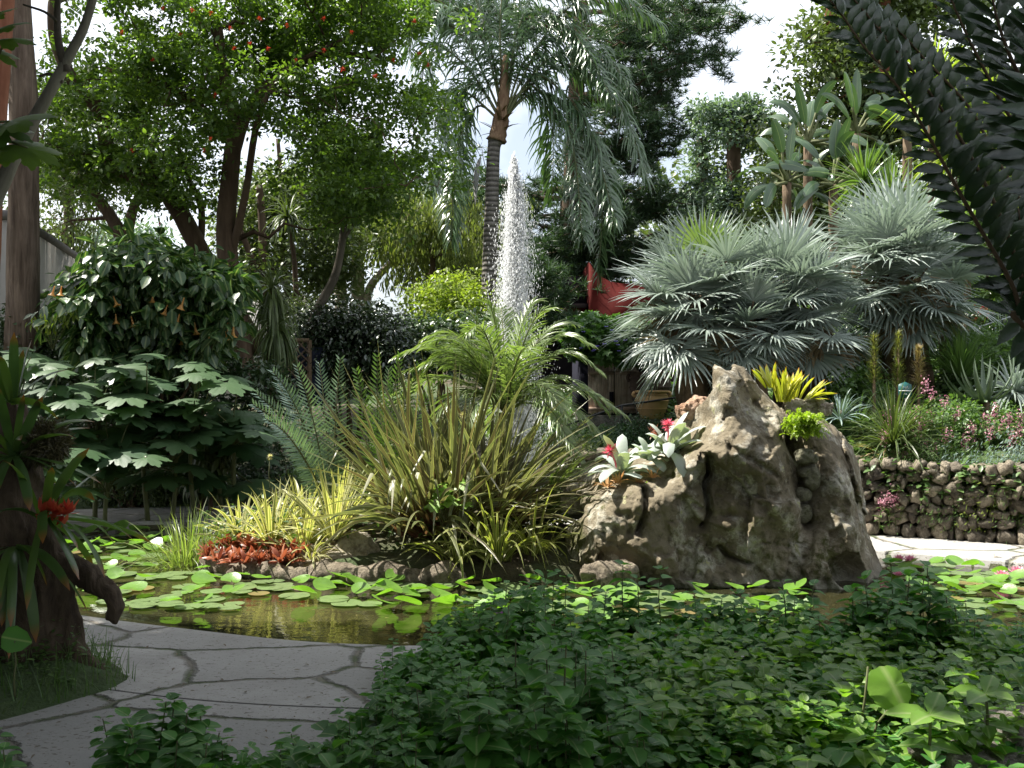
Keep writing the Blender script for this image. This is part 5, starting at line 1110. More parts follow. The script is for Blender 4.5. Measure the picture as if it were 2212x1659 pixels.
mb = MB(); n = 9000; q_ = np.c_[U(-3.2, 1.5, n), U(12.45, 15.5, n)]; z_ = terrain(q_[:, 0], q_[:, 1]); a = U(0, 6.28, n)
strips(mb, np.c_[q_, z_], azel(a, U(.7, 1.5, n)), azside(a), U(.06, .14, n), .012, .4, 2, 0, 'needle')
mb.build('lawn', L_LAWN, kind='stuff', label='green lawn behind the island seen between the plants', cat='lawn')
shrub('papyrus_tuft', 'dark strappy tuft in the shade behind the striped rosettes', 'plant', [(430, 960), (470, 960), (470, 1030), (430, 1030)], 11.9, 12.1, 10, .2, 60, .22, L_OLIVE, T_LONG, stems=3, droop=1.5)

# hedge, trellis
shrub('dark_hedge', 'rounded dark glossy hedge behind the cycads', 'hedge', [(640, 760), (650, 700), (700, 665), (760, 660), (830, 675), (865, 700), (875, 760), (850, 830), (700, 830), (640, 800)], 15.6, 17, 190, .34, 70, .085, leafmat('hedge_leaf', (.03, .055, .028), (.06, .085, .045), tf=.12, rough=.22, spec=1.0), T_OVAL, stems=10)
shrub('creeper_hedge', 'low dark creeper-covered hedge left of the fountain', 'hedge', [(850, 700), (940, 700), (1010, 690), (1060, 700), (1060, 800), (870, 800)], 17.2, 18, 110, .3, 60, .085, L_DARK, T_OVAL, stems=6)
shrub('olive_bush', 'feathery mid-green bush behind the hanging yucca', 'bush', [(600, 670), (650, 655), (720, 670), (720, 740), (610, 740)], 18, 19, 70, .34, 70, .06, L_OLIVE, T_LONG, stems=6)
c = P(628, 800, 15.4); root = thing('trellis', 'diamond lattice trellis fence in shadow left of the dark hedge', 'trellis', c); mb = MB()
p0, p1 = P(560, 835, 15.4), P(668, 735, 15.4); w_, h_ = p1[0] - p0[0], p1[2] - p0[2]
for k in range(-8, 12):
    for s in (-1, 1):
        a = k * .14; pts = []
        for tt in np.linspace(0, 1, 2): pts.append((p0[0] + a + (tt * h_ if s > 0 else (1 - tt) * h_), 15.4 + s * .008, p0[2] + tt * h_))
        x0, x1 = p0[0], p1[0]
        A, B_ = np.array(pts[0]), np.array(pts[1]); e = B_ - A
        ts = sorted([(x0 - A[0]) / e[0], (x1 - A[0]) / e[0]]); t0, t1 = max(0, ts[0]), min(1, ts[1])
        if t1 > t0: tube(mb, [A + e * t0, A + e * t1], .012, 4)
mb.build('lattice', plain('lattice_wood', (.16, .11, .08), .8), root)
mb = MB(); tube(mb, [p0 + [0, -.02, h_], p1 + [0, -.02, 0]], .03, 6); mb.build('top_rail', M_BROWNST, root)
for x in (p0[0], p1[0]): mb = MB(); tube(mb, [(x, 15.42, p0[2] - .6), (x, 15.42, p1[2])], .035, 6); mb.build('post', M_BROWNST, root)
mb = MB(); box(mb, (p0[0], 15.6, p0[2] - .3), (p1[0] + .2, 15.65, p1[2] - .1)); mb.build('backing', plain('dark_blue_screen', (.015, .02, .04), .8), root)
# blue barrel thing and chain-link
c = P(868, 762, 16.4); root = thing('blue_banner', 'small faded blue sheet hanging behind the flax tips left of the date palm', 'sheet', c); 
gx, gz = np.meshgrid(np.linspace(0, 1, 12), np.linspace(0, 1, 14), indexing='ij'); p0, p1 = P(860, 762, 16.4), P(878, 728, 16.4)
V = np.stack([p0[0] + gx * (p1[0] - p0[0]), 16.4 + .02 * np.sin(gx * 9) , p0[2] + gz * (p1[2] - p0[2])], -1).reshape(-1, 3); k = np.arange(11)[:, None] * 14; l = np.arange(13)[None]; mb = MB(); F_ = np.stack([k + l, k + l + 14, k + l + 15, k + l + 1], -1).reshape(-1, 4)
mb.add(V, F_); mb.add(V + [0, .01, 0], F_[:, ::-1]); mb.build('cloth', plain('blue_cloth', (.03, .09, .28), .7, .2, .3), root)
mb = MB(); tube(mb, [p0 + [.05, .03, -.5], p0 + [.05, .03, .28]], .012, 5); mb.build('post', M_BROWNST, root)

# hanging yucca (dracaena) left of centre
def mop(name, label, cat, base, heads, mat, L, W, n=80, el=(-70, 85), droop=(.8, 2.4), tr=.05, fold=-.25, kind='sword', bark=None, down=0, group=None, spread=.05):
    root = thing(name, label, cat, base, group)
    for h in heads:
        mb = MB(); tube(mb, catmull([base, (np.array(base) + h) / 2 + [U(-.05, .05), 0, 0], h], 4), np.linspace(tr, tr * .7, 9), 8, .05); mb.build('trunk', bark or B_BROWN, root)
        mb = MB(); tussock(mb, h, n, (L * .7, L * 1.1), (W * .8, W * 1.1), el, droop, kind=kind, spread=spread, fold=fold, nseg=6)
        if down: tussock(mb, np.array(h) - [0, 0, .1], down, (L * .8, L * 1.3), (W * .8, W * 1.1), (-80, -20), (1.5, 3), kind=kind, spread=.1, fold=fold, nseg=6)
        mb.build('leaves', mat, root)
    return root
L_YUC = leafmat('yucca_leaf', (.09, .14, .045), (.20, .25, .11), tf=.28, rough=.35)
mop('yucca', 'tall yucca with a skirt of long hanging striped leaves left of the dark hedge', 'yucca', P(585, 860, 14.8), [P(588, 622, 14.8), P(596, 700, 14.7)], L_YUC, .62, .035, 80, down=110)
mop('yucca', 'dark spiky yucca head high among the branches right of the coral trunk', 'yucca', P(640, 640, 17.5), [P(622, 470, 17.5)], L_OLIVE, .6, .035, 120, el=(-60, 80))

# queen palm
def queen():
    b = P(1058, 900, 20); b[2] = ground_at(b); root = thing('queen_palm', 'tall queen palm with a ringed grey trunk and drooping plumes behind the fountain', 'palm', b)
    hub = P(1082, 262, 20.0)
    mb = MB(); tube(mb, catmull([b, P(1056, 640, 20), P(1062, 450, 20), P(1066, 330, 20), P(1072, 300, 20)], 10), np.r_[np.linspace(.16, .125, 33), np.linspace(.13, .18, 8)], 14, .012)
    mb.build('trunk', barkmat('ringed_bark', (.11, .10, .09), (.22, .20, .18), 9, bs=.5, rings=3.2), root, smooth=True)
    mb = MB(); tube(mb, catmull([P(1072, 305, 20), P(1080, 270, 20), P(1088, 200, 20), P(1092, 120, 20)], 5), np.linspace(.2, .05, 16), 10, .10)
    for k in range(16): a = U(0, 6.28); strips(mb, (hub + [0, 0, U(-.3, .2)])[None], azel(np.array([a]), np.array([U(.2, 1.2)])), azside(np.array([a])), U(.4, .8), .09, U(0, 1), 4, -.2, 'taper')
    mb.build('crownshaft', barkmat('brown_sheath', (.11, .06, .035), (.26, .18, .11), 10), root)
    mb = MB(); c0 = P(1040, 335, 19.8); strips(mb, c0[None], np.array([[-.12, 0, -1.]]), np.array([[0, 1., 0]]), 1.0, .22, 0, 8, .9, 'lance'); mb.build('spathe', plain('grey_spathe', (.30, .29, .30), .6), root)
    FR = [[(1082, 262), (1010, 150), (930, 110), (910, 260, 19.5)], [(1080, 262), (1000, 200), (950, 240), (935, 420, 19.2)], [(1080, 262), (1030, 230), (985, 330), (975, 520, 19.4)], [(1085, 255), (1060, 100), (1010, -60), (960, -160)], [(1085, 255), (1000, 80), (900, 40), (885, 130, 20.6)],
          [(1090, 250), (1120, 60), (1180, -40), (1270, 20, 19.6)], [(1090, 250), (1180, 130), (1290, 110), (1365, 190, 19.3)], [(1090, 255), (1160, 200), (1260, 260), (1330, 480, 19.0)], [(1092, 255), (1150, 190), (1230, 300), (1255, 520, 19.2)], [(1092, 255), (1200, 140), (1330, 200), (1400, 380, 19.6)],
          [(1090, 250), (1080, 60), (1100, -120), (1140, -220)], [(1090, 250), (1190, 60), (1300, -10), (1420, 60, 20.6)], [(1088, 262), (1120, 200), (1190, 240), (1195, 420, 20.8)], [(1085, 262), (1030, 180), (990, 220), (1000, 400, 20.8)], [(1085, 250), (1040, 80), (950, 10), (925, 60, 19)], [(1092, 255), (1170, 170), (1290, 330), (1290, 600, 19.8)], [(1092, 250), (1140, 120), (1240, 80), (1320, 200, 18.8)], [(1092, 250), (1120, 100), (1200, 30), (1280, 120, 18.9)]]
    mat = leafmat('plume_leaflet', (.045, .095, .04), (.11, .18, .085), tf=.22, rough=.30, spec=.9)
    for fr in FR:
        q_ = [P(a_[0], a_[1], (a_[2] if len(a_) > 2 else 20.0)) for a_ in fr]; dz = U(-.5, .5); q_ = [q_[0]] + [p + [0, dz * (k + 1) / 3, 0] for k, p in enumerate(q_[1:])]
        lb, rb = MB(), MB(); frond(rb, lb, q_, .74, 118, .033, rr=.028, lift=.1, grav=1.9, kind='lance', nseg=5, jit=.32, ang=55, tipf=.55, basef=.5, start=.16, fold=-.15)
        f = lb.build('frond', mat, root); rb.build('frond_stalk', M_STEM, f)
queen()

# conifer
def conifer():
    b = P(1215, 900, 25); b[2] = ground_at(b); root = thing('conifer', 'huge dark layered conifer spreading behind the palm and fountain', 'tree', b)
    tr, br, nd = MB(), MB(), MB()
    tk = catmull([b, P(1222, 640, 25), P(1235, 400, 25), P(1250, 100, 25), P(1262, -160, 25)], 8); rt = np.linspace(.34, .14, len(tk)); tube(tr, tk, rt, 12, .04)
    ends = []
    TI = [(1545, 5, 24), (1575, 60, 25), (1540, 110, 24), (1437, 165, 25.5), (1432, 190, 24), (1435, 290, 23.5), (1395, 280, 23), (1415, 340, 24), (1455, 430, 24), (1410, 470, 24), (1400, 400, 23), (1445, 500, 25), (1385, 540, 24), (1380, 560, 24), (1340, 480, 23), (1330, 560, 24), (1220, 600, 23.5), (1380, 20, 23), (1415, 60, 23.5), (1475, -20, 24), (1455, 110, 23), (1340, 90, 23), (1395, 170, 23), (1010, 430, 24), (990, 475, 24.5), (1020, 500, 24), (985, 520, 25), (1130, 560, 23.6), (1000, 400, 26), (1150, 480, 24), (1180, 640, 23.6), (1160, 700, 21.6), (1120, 640, 22), (1200, 650, 21), (1180, 590, 21.3), (1150, 610, 21.4), (880, 20, 25), (900, -10, 24), (950, 10, 25), (960, 380, 25), (1515, 30, 27), (1400, 240, 27), (1360, 320, 27), (1300, 540, 27), (1375, 450, 27), (1435, 560, 26.5), (1190, 530, 23), (1250, 500, 23), (1140, 420, 26), (1290, 400, 23), (1330, 250, 23), (1485, 60, 23.5)]
    for a, b_, d in TI:
        e = P(a, b_, d); zt = e[2] - abs(e[0] - tk[0, 0]) * U(.02, .2) ; k = int(np.argmin(abs(tk[:, 2] - zt))); p = limb(br, tk[k], e, .075, .02, -.05, 6, 12, .05)
        L = np.linalg.norm(e - tk[k])
        for t_ in np.r_[np.linspace(.3, 1.0, int(L * 4.2)), np.full(3, 1.0)]:
            s = p[min(int(t_ * 11), 11)] + rng.normal(size=3) * .1; dd = nrm(nrm(e - tk[k]) * U(.1, .9) + rdir(1)[0] * [1, 1, .30] * 1.2)
            e2 = s + dd * U(.5, 1.15) * (1.2 - .4 * t_) + [0, 0, U(-.1, .12)]; p2 = limb(br, s, e2, .016, .006, -.04, 4, 5); ends.append(p2[1:])
    E = np.concatenate(ends); E = np.repeat(E, 3, 0) + rng.normal(size=(len(E) * 3, 3)) * [.13, .13, .06]
    n = len(E); m_ = 20; c = np.repeat(E, m_, 0); dd = nrm(rdir(n * m_) * [1, 1, .75] + [0, 0, .35]); strips(nd, c, dd, np.cross(dd, rdir(n * m_)) + .001, U(.12, .24, n * m_), .022, .1, 1, 0, 'needle')
    tr.build('trunk', B_BROWN, root, smooth=True); br.build('branches', B_BROWN, root); nd.build('needles', L_NEED, root)
conifer()

# creeper over the shed
def vf(root, C):
    vm = leafmat('violet_petal', (.16, .12, .45), (.25, .20, .6), tf=.3, tc=(1, 1, 1.2))
    for k in range(14):
        mb = MB(); p = P(U(1250, 1360), U(700, 760), 14.2); n_ = 6; a = np.arange(n_) * 1.05; strips(mb, np.broadcast_to(p, (n_, 3)), azel(a, np.full(n_, .3)) * 1.0 + [0, -.6, 0], azside(a), .035, .035, 0, 2, 0, 'lance')
        mb.build('flower', vm, root)
shrub('creeper', 'leafy creeper with small violet flowers hanging over the shed roof', 'creeper', [(1240, 705), (1300, 695), (1350, 700), (1420, 720), (1420, 775), (1350, 775), (1320, 758), (1270, 762), (1240, 755)], 14.4, 15.6, 130, .24, 60, .075, leafmat('creeper_leaf', (.05, .12, .03), (.11, .21, .05), tf=.35), T_PALM5, stems=3, extra=vf, base=P(1330, 790, 15.6))
shrub('box_bush', 'small dense dark bush below the stone ledge behind the bromeliads', 'bush', [(1300, 930), (1370, 900), (1430, 910), (1440, 1000), (1290, 1000)], 12.4, 12.8, 70, .16, 90, .03, leafmat('box_leaf', (.03, .08, .03), (.06, .13, .05), tf=.2), T_OVAL, stems=5)
shrub('ground_shrub', 'low leafy cover between the date palm and the boulder', 'bush', [(1090, 960), (1290, 960), (1300, 1060), (1100, 1080)], 11.9, 12.4, 90, .2, 60, .05, L_OLIVE, T_OVAL, stems=5)

# ------------------------------------------------------------------ right slope
L_FAN = leafmat('silver_fan_leaf', (.215, .265, .23), (.40, .455, .41), tf=.22, rough=.33, spec=.9, tc=(1.0, 1.12, .85))
def fan(mb, hub, A, nrm_, L, nseg=34, span=125, w_=.042, grav=.35, cup=.25):
    A = nrm(np.asarray(A, float)); Bv = nrm(np.cross(nrm_, A)); Nn = nrm(np.cross(A, Bv)); ph = np.radians(np.linspace(-span, span, nseg) + U(-2, 2, nseg))
    D = A * np.cos(ph)[:, None] + Bv * np.sin(ph)[:, None] + Nn * cup; side = np.cross(Nn, nrm(D))
    Lw = L * (1 - .22 * (np.abs(ph) / np.pi) ** 1.5) * U(.9, 1.08, nseg)
    strips(mb, np.broadcast_to(hub, (nseg, 3)), D, side + Nn * U(-.5, .5, (nseg, 1)), Lw, w_, grav * U(.4, 1.8, nseg), 5, -.45, 'fan')
M_DEADFAN = leafmat('dead_fan_leaf', (.22, .15, .08), (.36, .27, .16), tf=.2)
def fan_palm(label, crown, base, n, L, petL, seed_el=(-55, 85), tr=.16, group='silver fan palms', fmat=None):
    root = thing('fan_palm', label, 'palm', base, group); mb = MB(); tube(mb, catmull([base, (base + crown) / 2, crown], 4), np.linspace(tr * 1.2, tr, 9), 12, .12); mb.build('trunk', M_TRUNKF, root)
    ga = 2.39996
    for k in range(n):
        f = k / (n - 1); el = math.radians(seed_el[1] + (seed_el[0] - seed_el[1]) * f ** .8 + U(-8, 8)); a = k * ga + U(-.3, .3)
        if math.sin(a) > .55 and el < .5 and rng.random() < .6: a = -a      # fewer leaves on the hidden far side
        d = azel(np.array([a]), np.array([el]))[0]; pl = petL * U(.75, 1.15); hub = crown + d * pl + [0, 0, -.06 * pl * math.cos(el) * 2]
        A = nrm(d + [0, 0, -.25 * math.cos(el)]); up = nrm(np.cross(np.cross(A, [0, 0, 1.] if abs(A[2]) < .95 else [0, 1., 0]), A)) ; up = nrm(up + rdir(1)[0] * .35)
        lb, sb = MB(), MB(); fan(lb, hub, A, up, L * U(.85, 1.12), grav=.25 + .35 * f); limb(sb, crown, hub, .014, .009, .04, 5, 5)
        lf = lb.build('fan_leaf', fmat or L_FAN, root); sb.build('leaf_stalk', M_BROWNST, lf)
    for k in range(4):
        a = -1.57 + (k - 1.5) * .8; el = U(-.9, -.5); d = azel(np.array([a]), np.array([el]))[0]; hub = crown + d * petL * .7; lb, sb = MB(), MB(); fan(lb, hub, nrm(d + [0, 0, -.6]), nrm(rdir(1)[0] * .4 + [0, -1, .5]), L * .8, 26, 80, .03, .9, .3); limb(sb, crown, hub, .012, .008, .02, 5, 5)
        lf = lb.build('dead_leaf', M_DEADFAN, root); sb.build('leaf_stalk', M_BROWNST, lf)
    return root
def gb(px, py, d): p = P(px, py, d); p[2] = ground_at(p); return p
FP = [((1505, 640), 12.6, 27, .70, .56, 'leftmost silver fan palm with a green upright fan on top'), ((1490, 700), 12.2, 18, .62, .5, 'low silver fan palm hanging over the clay jars'), ((1690, 640), 12.6, 27, .68, .54, 'middle silver fan palm behind the boulder peak'), ((1750, 700), 12.3, 17, .60, .48, 'lower middle silver fan palm drooping behind the yellow bromeliads'),
      ((1620, 715), 12.0, 18, .52, .40, 'lowest silver fan palm just above the boulder peak'), ((1925, 570), 13.0, 28, .72, .60, 'rightmost silver fan palm, standing higher above the others'), ((1970, 640), 12.8, 16, .62, .5, 'low silver fan palm drooping under the rightmost high one')]
for q_, d, n, L, pl, lb in FP:
    c = P(q_[0], q_[1], d); b = gb(q_[0] + 5, 900, d); b[0] = c[0] + .05; b[1] = d; b[2] = min(b[2], c[2] - .4); fan_palm(lb, c, b, n, L, pl)
# upright green central fan
mb = MB(); sb = MB(); h = P(1522, 545, 12.4); fan(mb, h, (0.02, -.1, 1), (0, -1, .1), .52, 30, 110, .045, .05, .1); root = thing('fan_palm_shoot', 'single yellow-green upright fan leaf at the top of the leftmost fan palm', 'palm leaf', h - [0, 0, .3]); mb.build('fan_leaf', leafmat('young_fan', (.17, .25, .08), (.24, .32, .12), tf=.4), root); limb(sb, h - [0, 0, .45], h, .015, .01, 0); sb.build('leaf_stalk', M_BROWNST, root)

# giant white bird of paradise
L_BAN = leafmat('banana_like_leaf', (.035, .075, .032), (.07, .125, .055), tf=.24, rough=.3, spec=.8, rib=.025)
def strelitzia(label, base, crown, n, L):
    root = thing('bird_of_paradise_tree', label, 'tree', base, 'giant bird of paradise stems'); mb = MB(); tube(mb, catmull([base, crown], 6), np.linspace(.10, .08, 7), 10, .08); mb.build('trunk', M_TRUNKF, root)
    for k in range(n):
        s = -1 if k % 2 else 1; e = math.radians(88 - (k // 2) * 20 + U(-14, 10)); az = (0 if s > 0 else math.pi) + U(-1.2, 1.2); d = azel(np.array([az]), np.array([e]))[0]
        st, lf = MB(), MB(); p = limb(st, crown, crown + d * .55 * U(.6, 1.2), .04, .02, .02, 6); h = p[-1]
        strips(lf, h[None], (d + [0, 0, -.1])[None], (np.cross(d, [0, -1., .2]) + rdir(1)[0] * .4)[None], L * U(.7, 1.15), .21 * U(.7, 1.1), U(.5, 1.6), 10, .25, 'banana')
        f = lf.build('leaf', L_BAN, root); st.build('leaf_stalk', M_STEM, f)
for a, b_, lb, n in ((1745, 310, 'bird of paradise tree with two upright paddle leaves, tallest on the left', 10), (1850, 290, 'bird of paradise tree with the tall pointed paddle leaf in front of the forked trunk', 10), (1700, 395, 'low bird of paradise clump with tattered leaves left above the fan palms', 10), (1800, 400, 'low bird of paradise clump between its two taller neighbours', 10), (1960, 300, 'bird of paradise tree half hidden behind the cordyline', 8)):
    c = P(a, b_, 19.5 if b_ < 350 else 18.5); strelitzia(lb, gb(a, 520, 19.5 if b_ < 350 else 18.5), c, n + 2, .78)
# cordylines / yuccas
L_CORD = leafmat('cordyline_leaf', (.08, .15, .04), (.18, .26, .08), tf=.35, rough=.3, spec=.7); L_CORY = leafmat('yellow_cordyline_leaf', (.20, .28, .04), (.32, .38, .08), tf=.45)
for q_, d, L, lb, mt in (((1868, 395), 16, .75, 'round spiky cordyline head above the fan palms', L_CORD), ((1925, 425), 15.5, .65, 'second spiky cordyline head, lower and right of the round one', L_CORD), ((2040, 560), 13.5, .62, 'dark spiky cordyline right behind the rightmost fan palm', leafmat('dark_spike', (.05, .09, .045), (.11, .17, .09), tf=.2)), ((2090, 500), 14.2, .7, 'blue-green spiky cordyline under the cycad fronds', L_CORD)):
    c = P(q_[0], q_[1], d); mop('cordyline', lb, 'cordyline', gb(q_[0], 650, d), [c], mt, L, .042, 190, el=(-65, 88), droop=(.05, .7), tr=.06, group='cordylines on the right slope')
for q_, lb in (((2010, 200), 'yellow-green sword-leaved plant highest at the upper right'), ((2060, 330), 'yellow-green sword-leaved plant in the middle behind the cycad fronds'), ((2140, 250), 'yellow-green sword-leaved plant at the right behind the cycad fronds'), ((2130, 420), 'yellow-green sword-leaved plant lowest at the right behind the cycad')):
    c = P(q_[0], q_[1], 15); mop('sword_plant', lb, 'yucca', gb(q_[0], 700, 15), [c], L_CORY, .85, .05, 150, el=(-30, 88), droop=(.1, 1.0), tr=.06, group='yellow-green sword-leaved plants')

# planting on the bank above the wall
L_BANK = leafmat('bank_leaf', (.07, .14, .04), (.15, .24, .08), tf=.35); L_BLUEG = leafmat('blue_succulent', (.13, .20, .18), (.22, .30, .27), tf=.12, rough=.5)
L_DRY = leafmat('dry_blade', (.30, .22, .12), (.42, .33, .20), tf=.3); L_LIMEG = leafmat('lime_leaf', (.20, .26, .05), (.28, .34, .08), tf=.4)
sh = [('leafy_bush', 'fresh green leafy bush directly behind the yellow bromeliads', [(1770, 850), (1830, 800), (1900, 820), (1940, 880), (1900, 920), (1800, 910)], 11.6, 12.4, 90, .20, 70, .06, L_BANK), ('leafy_bush', 'small-leaved green bush under the silver fan palms on the bank', [(1800, 770), (1900, 760), (1960, 800), (1960, 860), (1850, 860)], 13, 13.6, 70, .22, 60, .06, L_OLIVE),
      ('leafy_bush', 'green bush filling the slope above the aloe', [(2050, 720), (2212, 720), (2260, 830), (2150, 860), (2060, 820)], 12.5, 13.2, 110, .22, 60, .06, L_BANK), ('leafy_bush', 'leafy cover right of the boulder under the pink valerian', [(1930, 900), (2080, 880), (2212, 900), (2240, 960), (2080, 1000), (1960, 990)], 10.6, 11.4, 150, .16, 70, .045, L_BANK),
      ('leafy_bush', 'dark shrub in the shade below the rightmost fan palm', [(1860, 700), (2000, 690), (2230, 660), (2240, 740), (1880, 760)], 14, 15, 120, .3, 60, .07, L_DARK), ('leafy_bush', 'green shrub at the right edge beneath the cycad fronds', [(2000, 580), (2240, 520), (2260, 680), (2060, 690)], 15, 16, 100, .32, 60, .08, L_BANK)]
for nm, lb, poly, d0, d1, n, rad, per, size, mt in sh: shrub(nm, lb, 'bush', poly, d0, d1, n, rad, per, size, mt, T_OVAL, group='bushes on the right bank', stems=6)
def senecio(px, py, d, w_, h_, label, mat=L_BLUEG, n=900, s=.05):
    c = P(px, py, d); root = thing('trailing_succulent' if mat is L_BLUEG else 'trailing_plant', label, 'trailing plant', c); mb = MB(); st = MB()
    p = c + rng.normal(size=(n, 3)) * [w_ * .42, .06, h_ * .42]; dd = nrm(rdir(n) * .6 + [0, -.5, .6]); strips(mb, p, dd, np.cross(dd, [1., 0, .1]), U(s * .6, s * 1.3, n), .012, -.3, 2, -.4, 'lance')
    for k in range(8): limb(st, c + [U(-.1, .1), .1, h_ * .4], c + rng.normal(size=3) * [w_ * .3, .02, h_ * .3], .006, .004, 0, 4, 5)
    mb.build('leaves', mat, root); st.build('stems', M_STEM, root)
senecio(2130, 1050, 10.0, .42, .45, 'blue-grey succulent trailing down the middle of the stone wall'); senecio(2195, 1010, 9.8, .3, .3, 'blue-grey succulent at the right end of the wall top'); senecio(2045, 1035, 10.1, .14, .3, 'narrow blue-grey succulent hanging on the wall near the boulder')
senecio(2010, 1005, 10.2, .5, .3, 'leafy trailing growth over the wall top below the valerian', L_BANK, 900, .05); senecio(1925, 1120, 10.35, .3, .25, 'grassy weeds against the wall beside the boulder', L_OLIVE, 500, .05); senecio(2110, 1140, 9.8, .25, .14, 'tiny weeds at the wall foot near its middle', L_LIMEG, 300, .04)
senecio(1960, 1020, 10.35, .5, .25, 'leafy green tuft spilling over the wall top at its left end', L_BANK, 700, .06); senecio(2090, 1010, 10.15, .5, .25, 'green leafy tuft spilling over the middle of the wall top', L_BANK, 800, .06); senecio(2210, 1080, 9.6, .3, .5, 'weedy green growth over the wall at the right edge', L_BANK, 900, .05)
senecio(2150, 1105, 9.72, .34, .22, 'yellow-green weedy tuft growing low on the stone wall', L_LIMEG, 500, .06); senecio(2060, 1120, 9.85, .35, .18, 'small green weeds at the foot of the stone wall', L_BANK, 420, .05); senecio(1985, 1060, 10.3, .4, .2, 'green creeping tuft on the wall top beside the boulder', L_BANK, 500, .05)
def gclump(px, py, d, n, L, W, el, dr, label, mat, **kw):
    clump('grass_clump', mat, P(px, py, d), label, 'grass clump', n, L, W, el, dr, group='grassy clumps on the right bank', **kw)
gclump(1930, 965, 10.5, 300, (.45, .8), (.012, .02), (5, 85), (.5, 1.8), 'big dark green grass clump right beside the boulder', L_OLIVE, kind='sword', fold=0); gclump(1915, 1000, 10.6, 80, (.3, .6), (.012, .02), (-20, 60), (1.0, 2.4), 'dry straw-coloured blades hanging from the clump beside the boulder', L_DRY, kind='sword', fold=0)
gclump(2075, 815, 12.2, 420, (.45, .8), (.008, .014), (30, 88), (.2, 1.0), 'dense upright green grass clump behind the aloe', L_BANK, kind='sword', fold=0); gclump(1850, 930, 11.2, 120, (.3, .6), (.01, .018), (20, 85), (.6, 1.8), 'fine grey-green grass peeping over the right shoulder of the boulder', L_BANK, kind='sword', fold=0)
gclump(2190, 850, 11.6, 160, (.35, .6), (.018, .03), (-10, 80), (.5, 1.6), 'silvery strap-leaved clump at the right edge', L_FAN); gclump(1815, 905, 11.0, 60, (.2, .4), (.014, .022), (10, 80), (.4, 1.4), 'grey-green succulent rosette tuft just above the fern', L_BLUEG)
gclump(2150, 640, 13.5, 200, (.4, .8), (.012, .02), (-30, 80), (.5, 1.8), 'hanging grassy clump under the cycad fronds', L_CORD, kind='sword', fold=0)
# aloe
c = P(2128, 865, 11.2); root = thing('aloe', 'large grey-green aloe with thick curved leaves on the right bank', 'aloe', c); M_ALOE = leafmat('aloe_leaf', (.10, .15, .10), (.17, .22, .15), tf=.08, rough=.4, spec=.6)
for a, e, L in [(3.1, .35, .62), (3.0, .05, .6), (3.25, -.15, .62), (3.4, -.25, .5), (2.9, .7, .55), (3.3, 1.1, .5), (1.6, 1.35, .55), (0.6, 1.2, .5), (.1, .9, .45), (-.2, .4, .5), (-.6, .1, .45), (-1.5, .9, .45), (-1.8, .3, .4), (-2.4, .5, .55), (-2.2, -.1, .5), (-2.8, 0.2, .5)]:
    mb = MB(); strips(mb, c[None], azel(np.array([a]), np.array([e])), azside(np.array([a])), L, .085, -.9, 9, .8, 'taper', curl=np.array([[0, 0, .7]])); strips(mb, c[None] - [0, 0, .012], azel(np.array([a]), np.array([e])), azside(np.array([a])), L, .085, -.9, 9, .35, 'taper', curl=np.array([[0, 0, .7]])); mb.build('leaf', M_ALOE, root, smooth=True)
mb = MB(); tube(mb, [c - [0, 0, .35], c], .05, 8, .1); mb.build('stem', M_BROWNST, root)
# spent bottlebrush-like flower columns
for px, top_, bot, lb in ((1888, 740, 890, 'leftmost of three tall spiny seed columns, green at the top'), (1940, 735, 900, 'middle tall spiny seed column with a needle tip'), (1984, 765, 900, 'driest brown spiny seed column, rightmost of the three')):
    d = 11.4; b = P(px, 960, d); root = thing('spiny_column_plant', lb, 'plant', b, 'spiny seed columns'); mb = MB(); tube(mb, [b, P(px, top_ + 10, d)], .02, 6); mb.build('stem', M_BROWNST, root)
    mb = MB(); n = 620; tt = rng.random(n); p0, p1 = P(px, bot - 60, d), P(px, top_ - 15, d); a = U(0, 6.28, n); base = p0 + (p1 - p0) * tt[:, None]; strips(mb, base, azel(a, U(.1, 1.2, n)), azside(a), U(.09, .18, n) * (1 - .45 * tt), .012, .1, 2, 0, 'taper')
    mb.build('bracts', L_DRY if px > 1970 else leafmat('bract_%d' % px, (.22, .20, .08), (.24, .30, .10), tf=.35), root)
# pink valerian
L_VAL = leafmat('valerian_petal', (.48, .20, .28), (.62, .36, .42), tf=.3, tc=(1, .9, .9))
VS = [(2000, 835), (2012, 850), (2040, 870), (1920, 900), (1925, 915), (1945, 930), (1990, 925), (1970, 915), (2010, 905), (2065, 895), (2045, 940), (2085, 950), (2100, 930), (2150, 890), (2165, 920), (2180, 905), (2140, 935), (2200, 930), (2020, 975), (1955, 985), (2000, 965), (2105, 955), (1935, 1085), (1920, 1080), (1905, 1085), (2165, 1010), (2190, 975), (2130, 905), (2185, 945), (2205, 900), (1910, 945), (1980, 895)]
def vz(a, b_):
    if b_ > 1000: return 'hanging over the top of the stone wall'
    if a < 1930: return 'just right of the boulder shoulder'
    if a < 2015 and b_ < 880: return 'around the green sign'
    if a < 2030 and b_ < 935: return 'in the clump below the green sign'
    if a < 2075: return 'between the sign and the aloe, lower down'
    return 'below the aloe near the right edge' if a < 2160 else 'at the right edge of the bank'
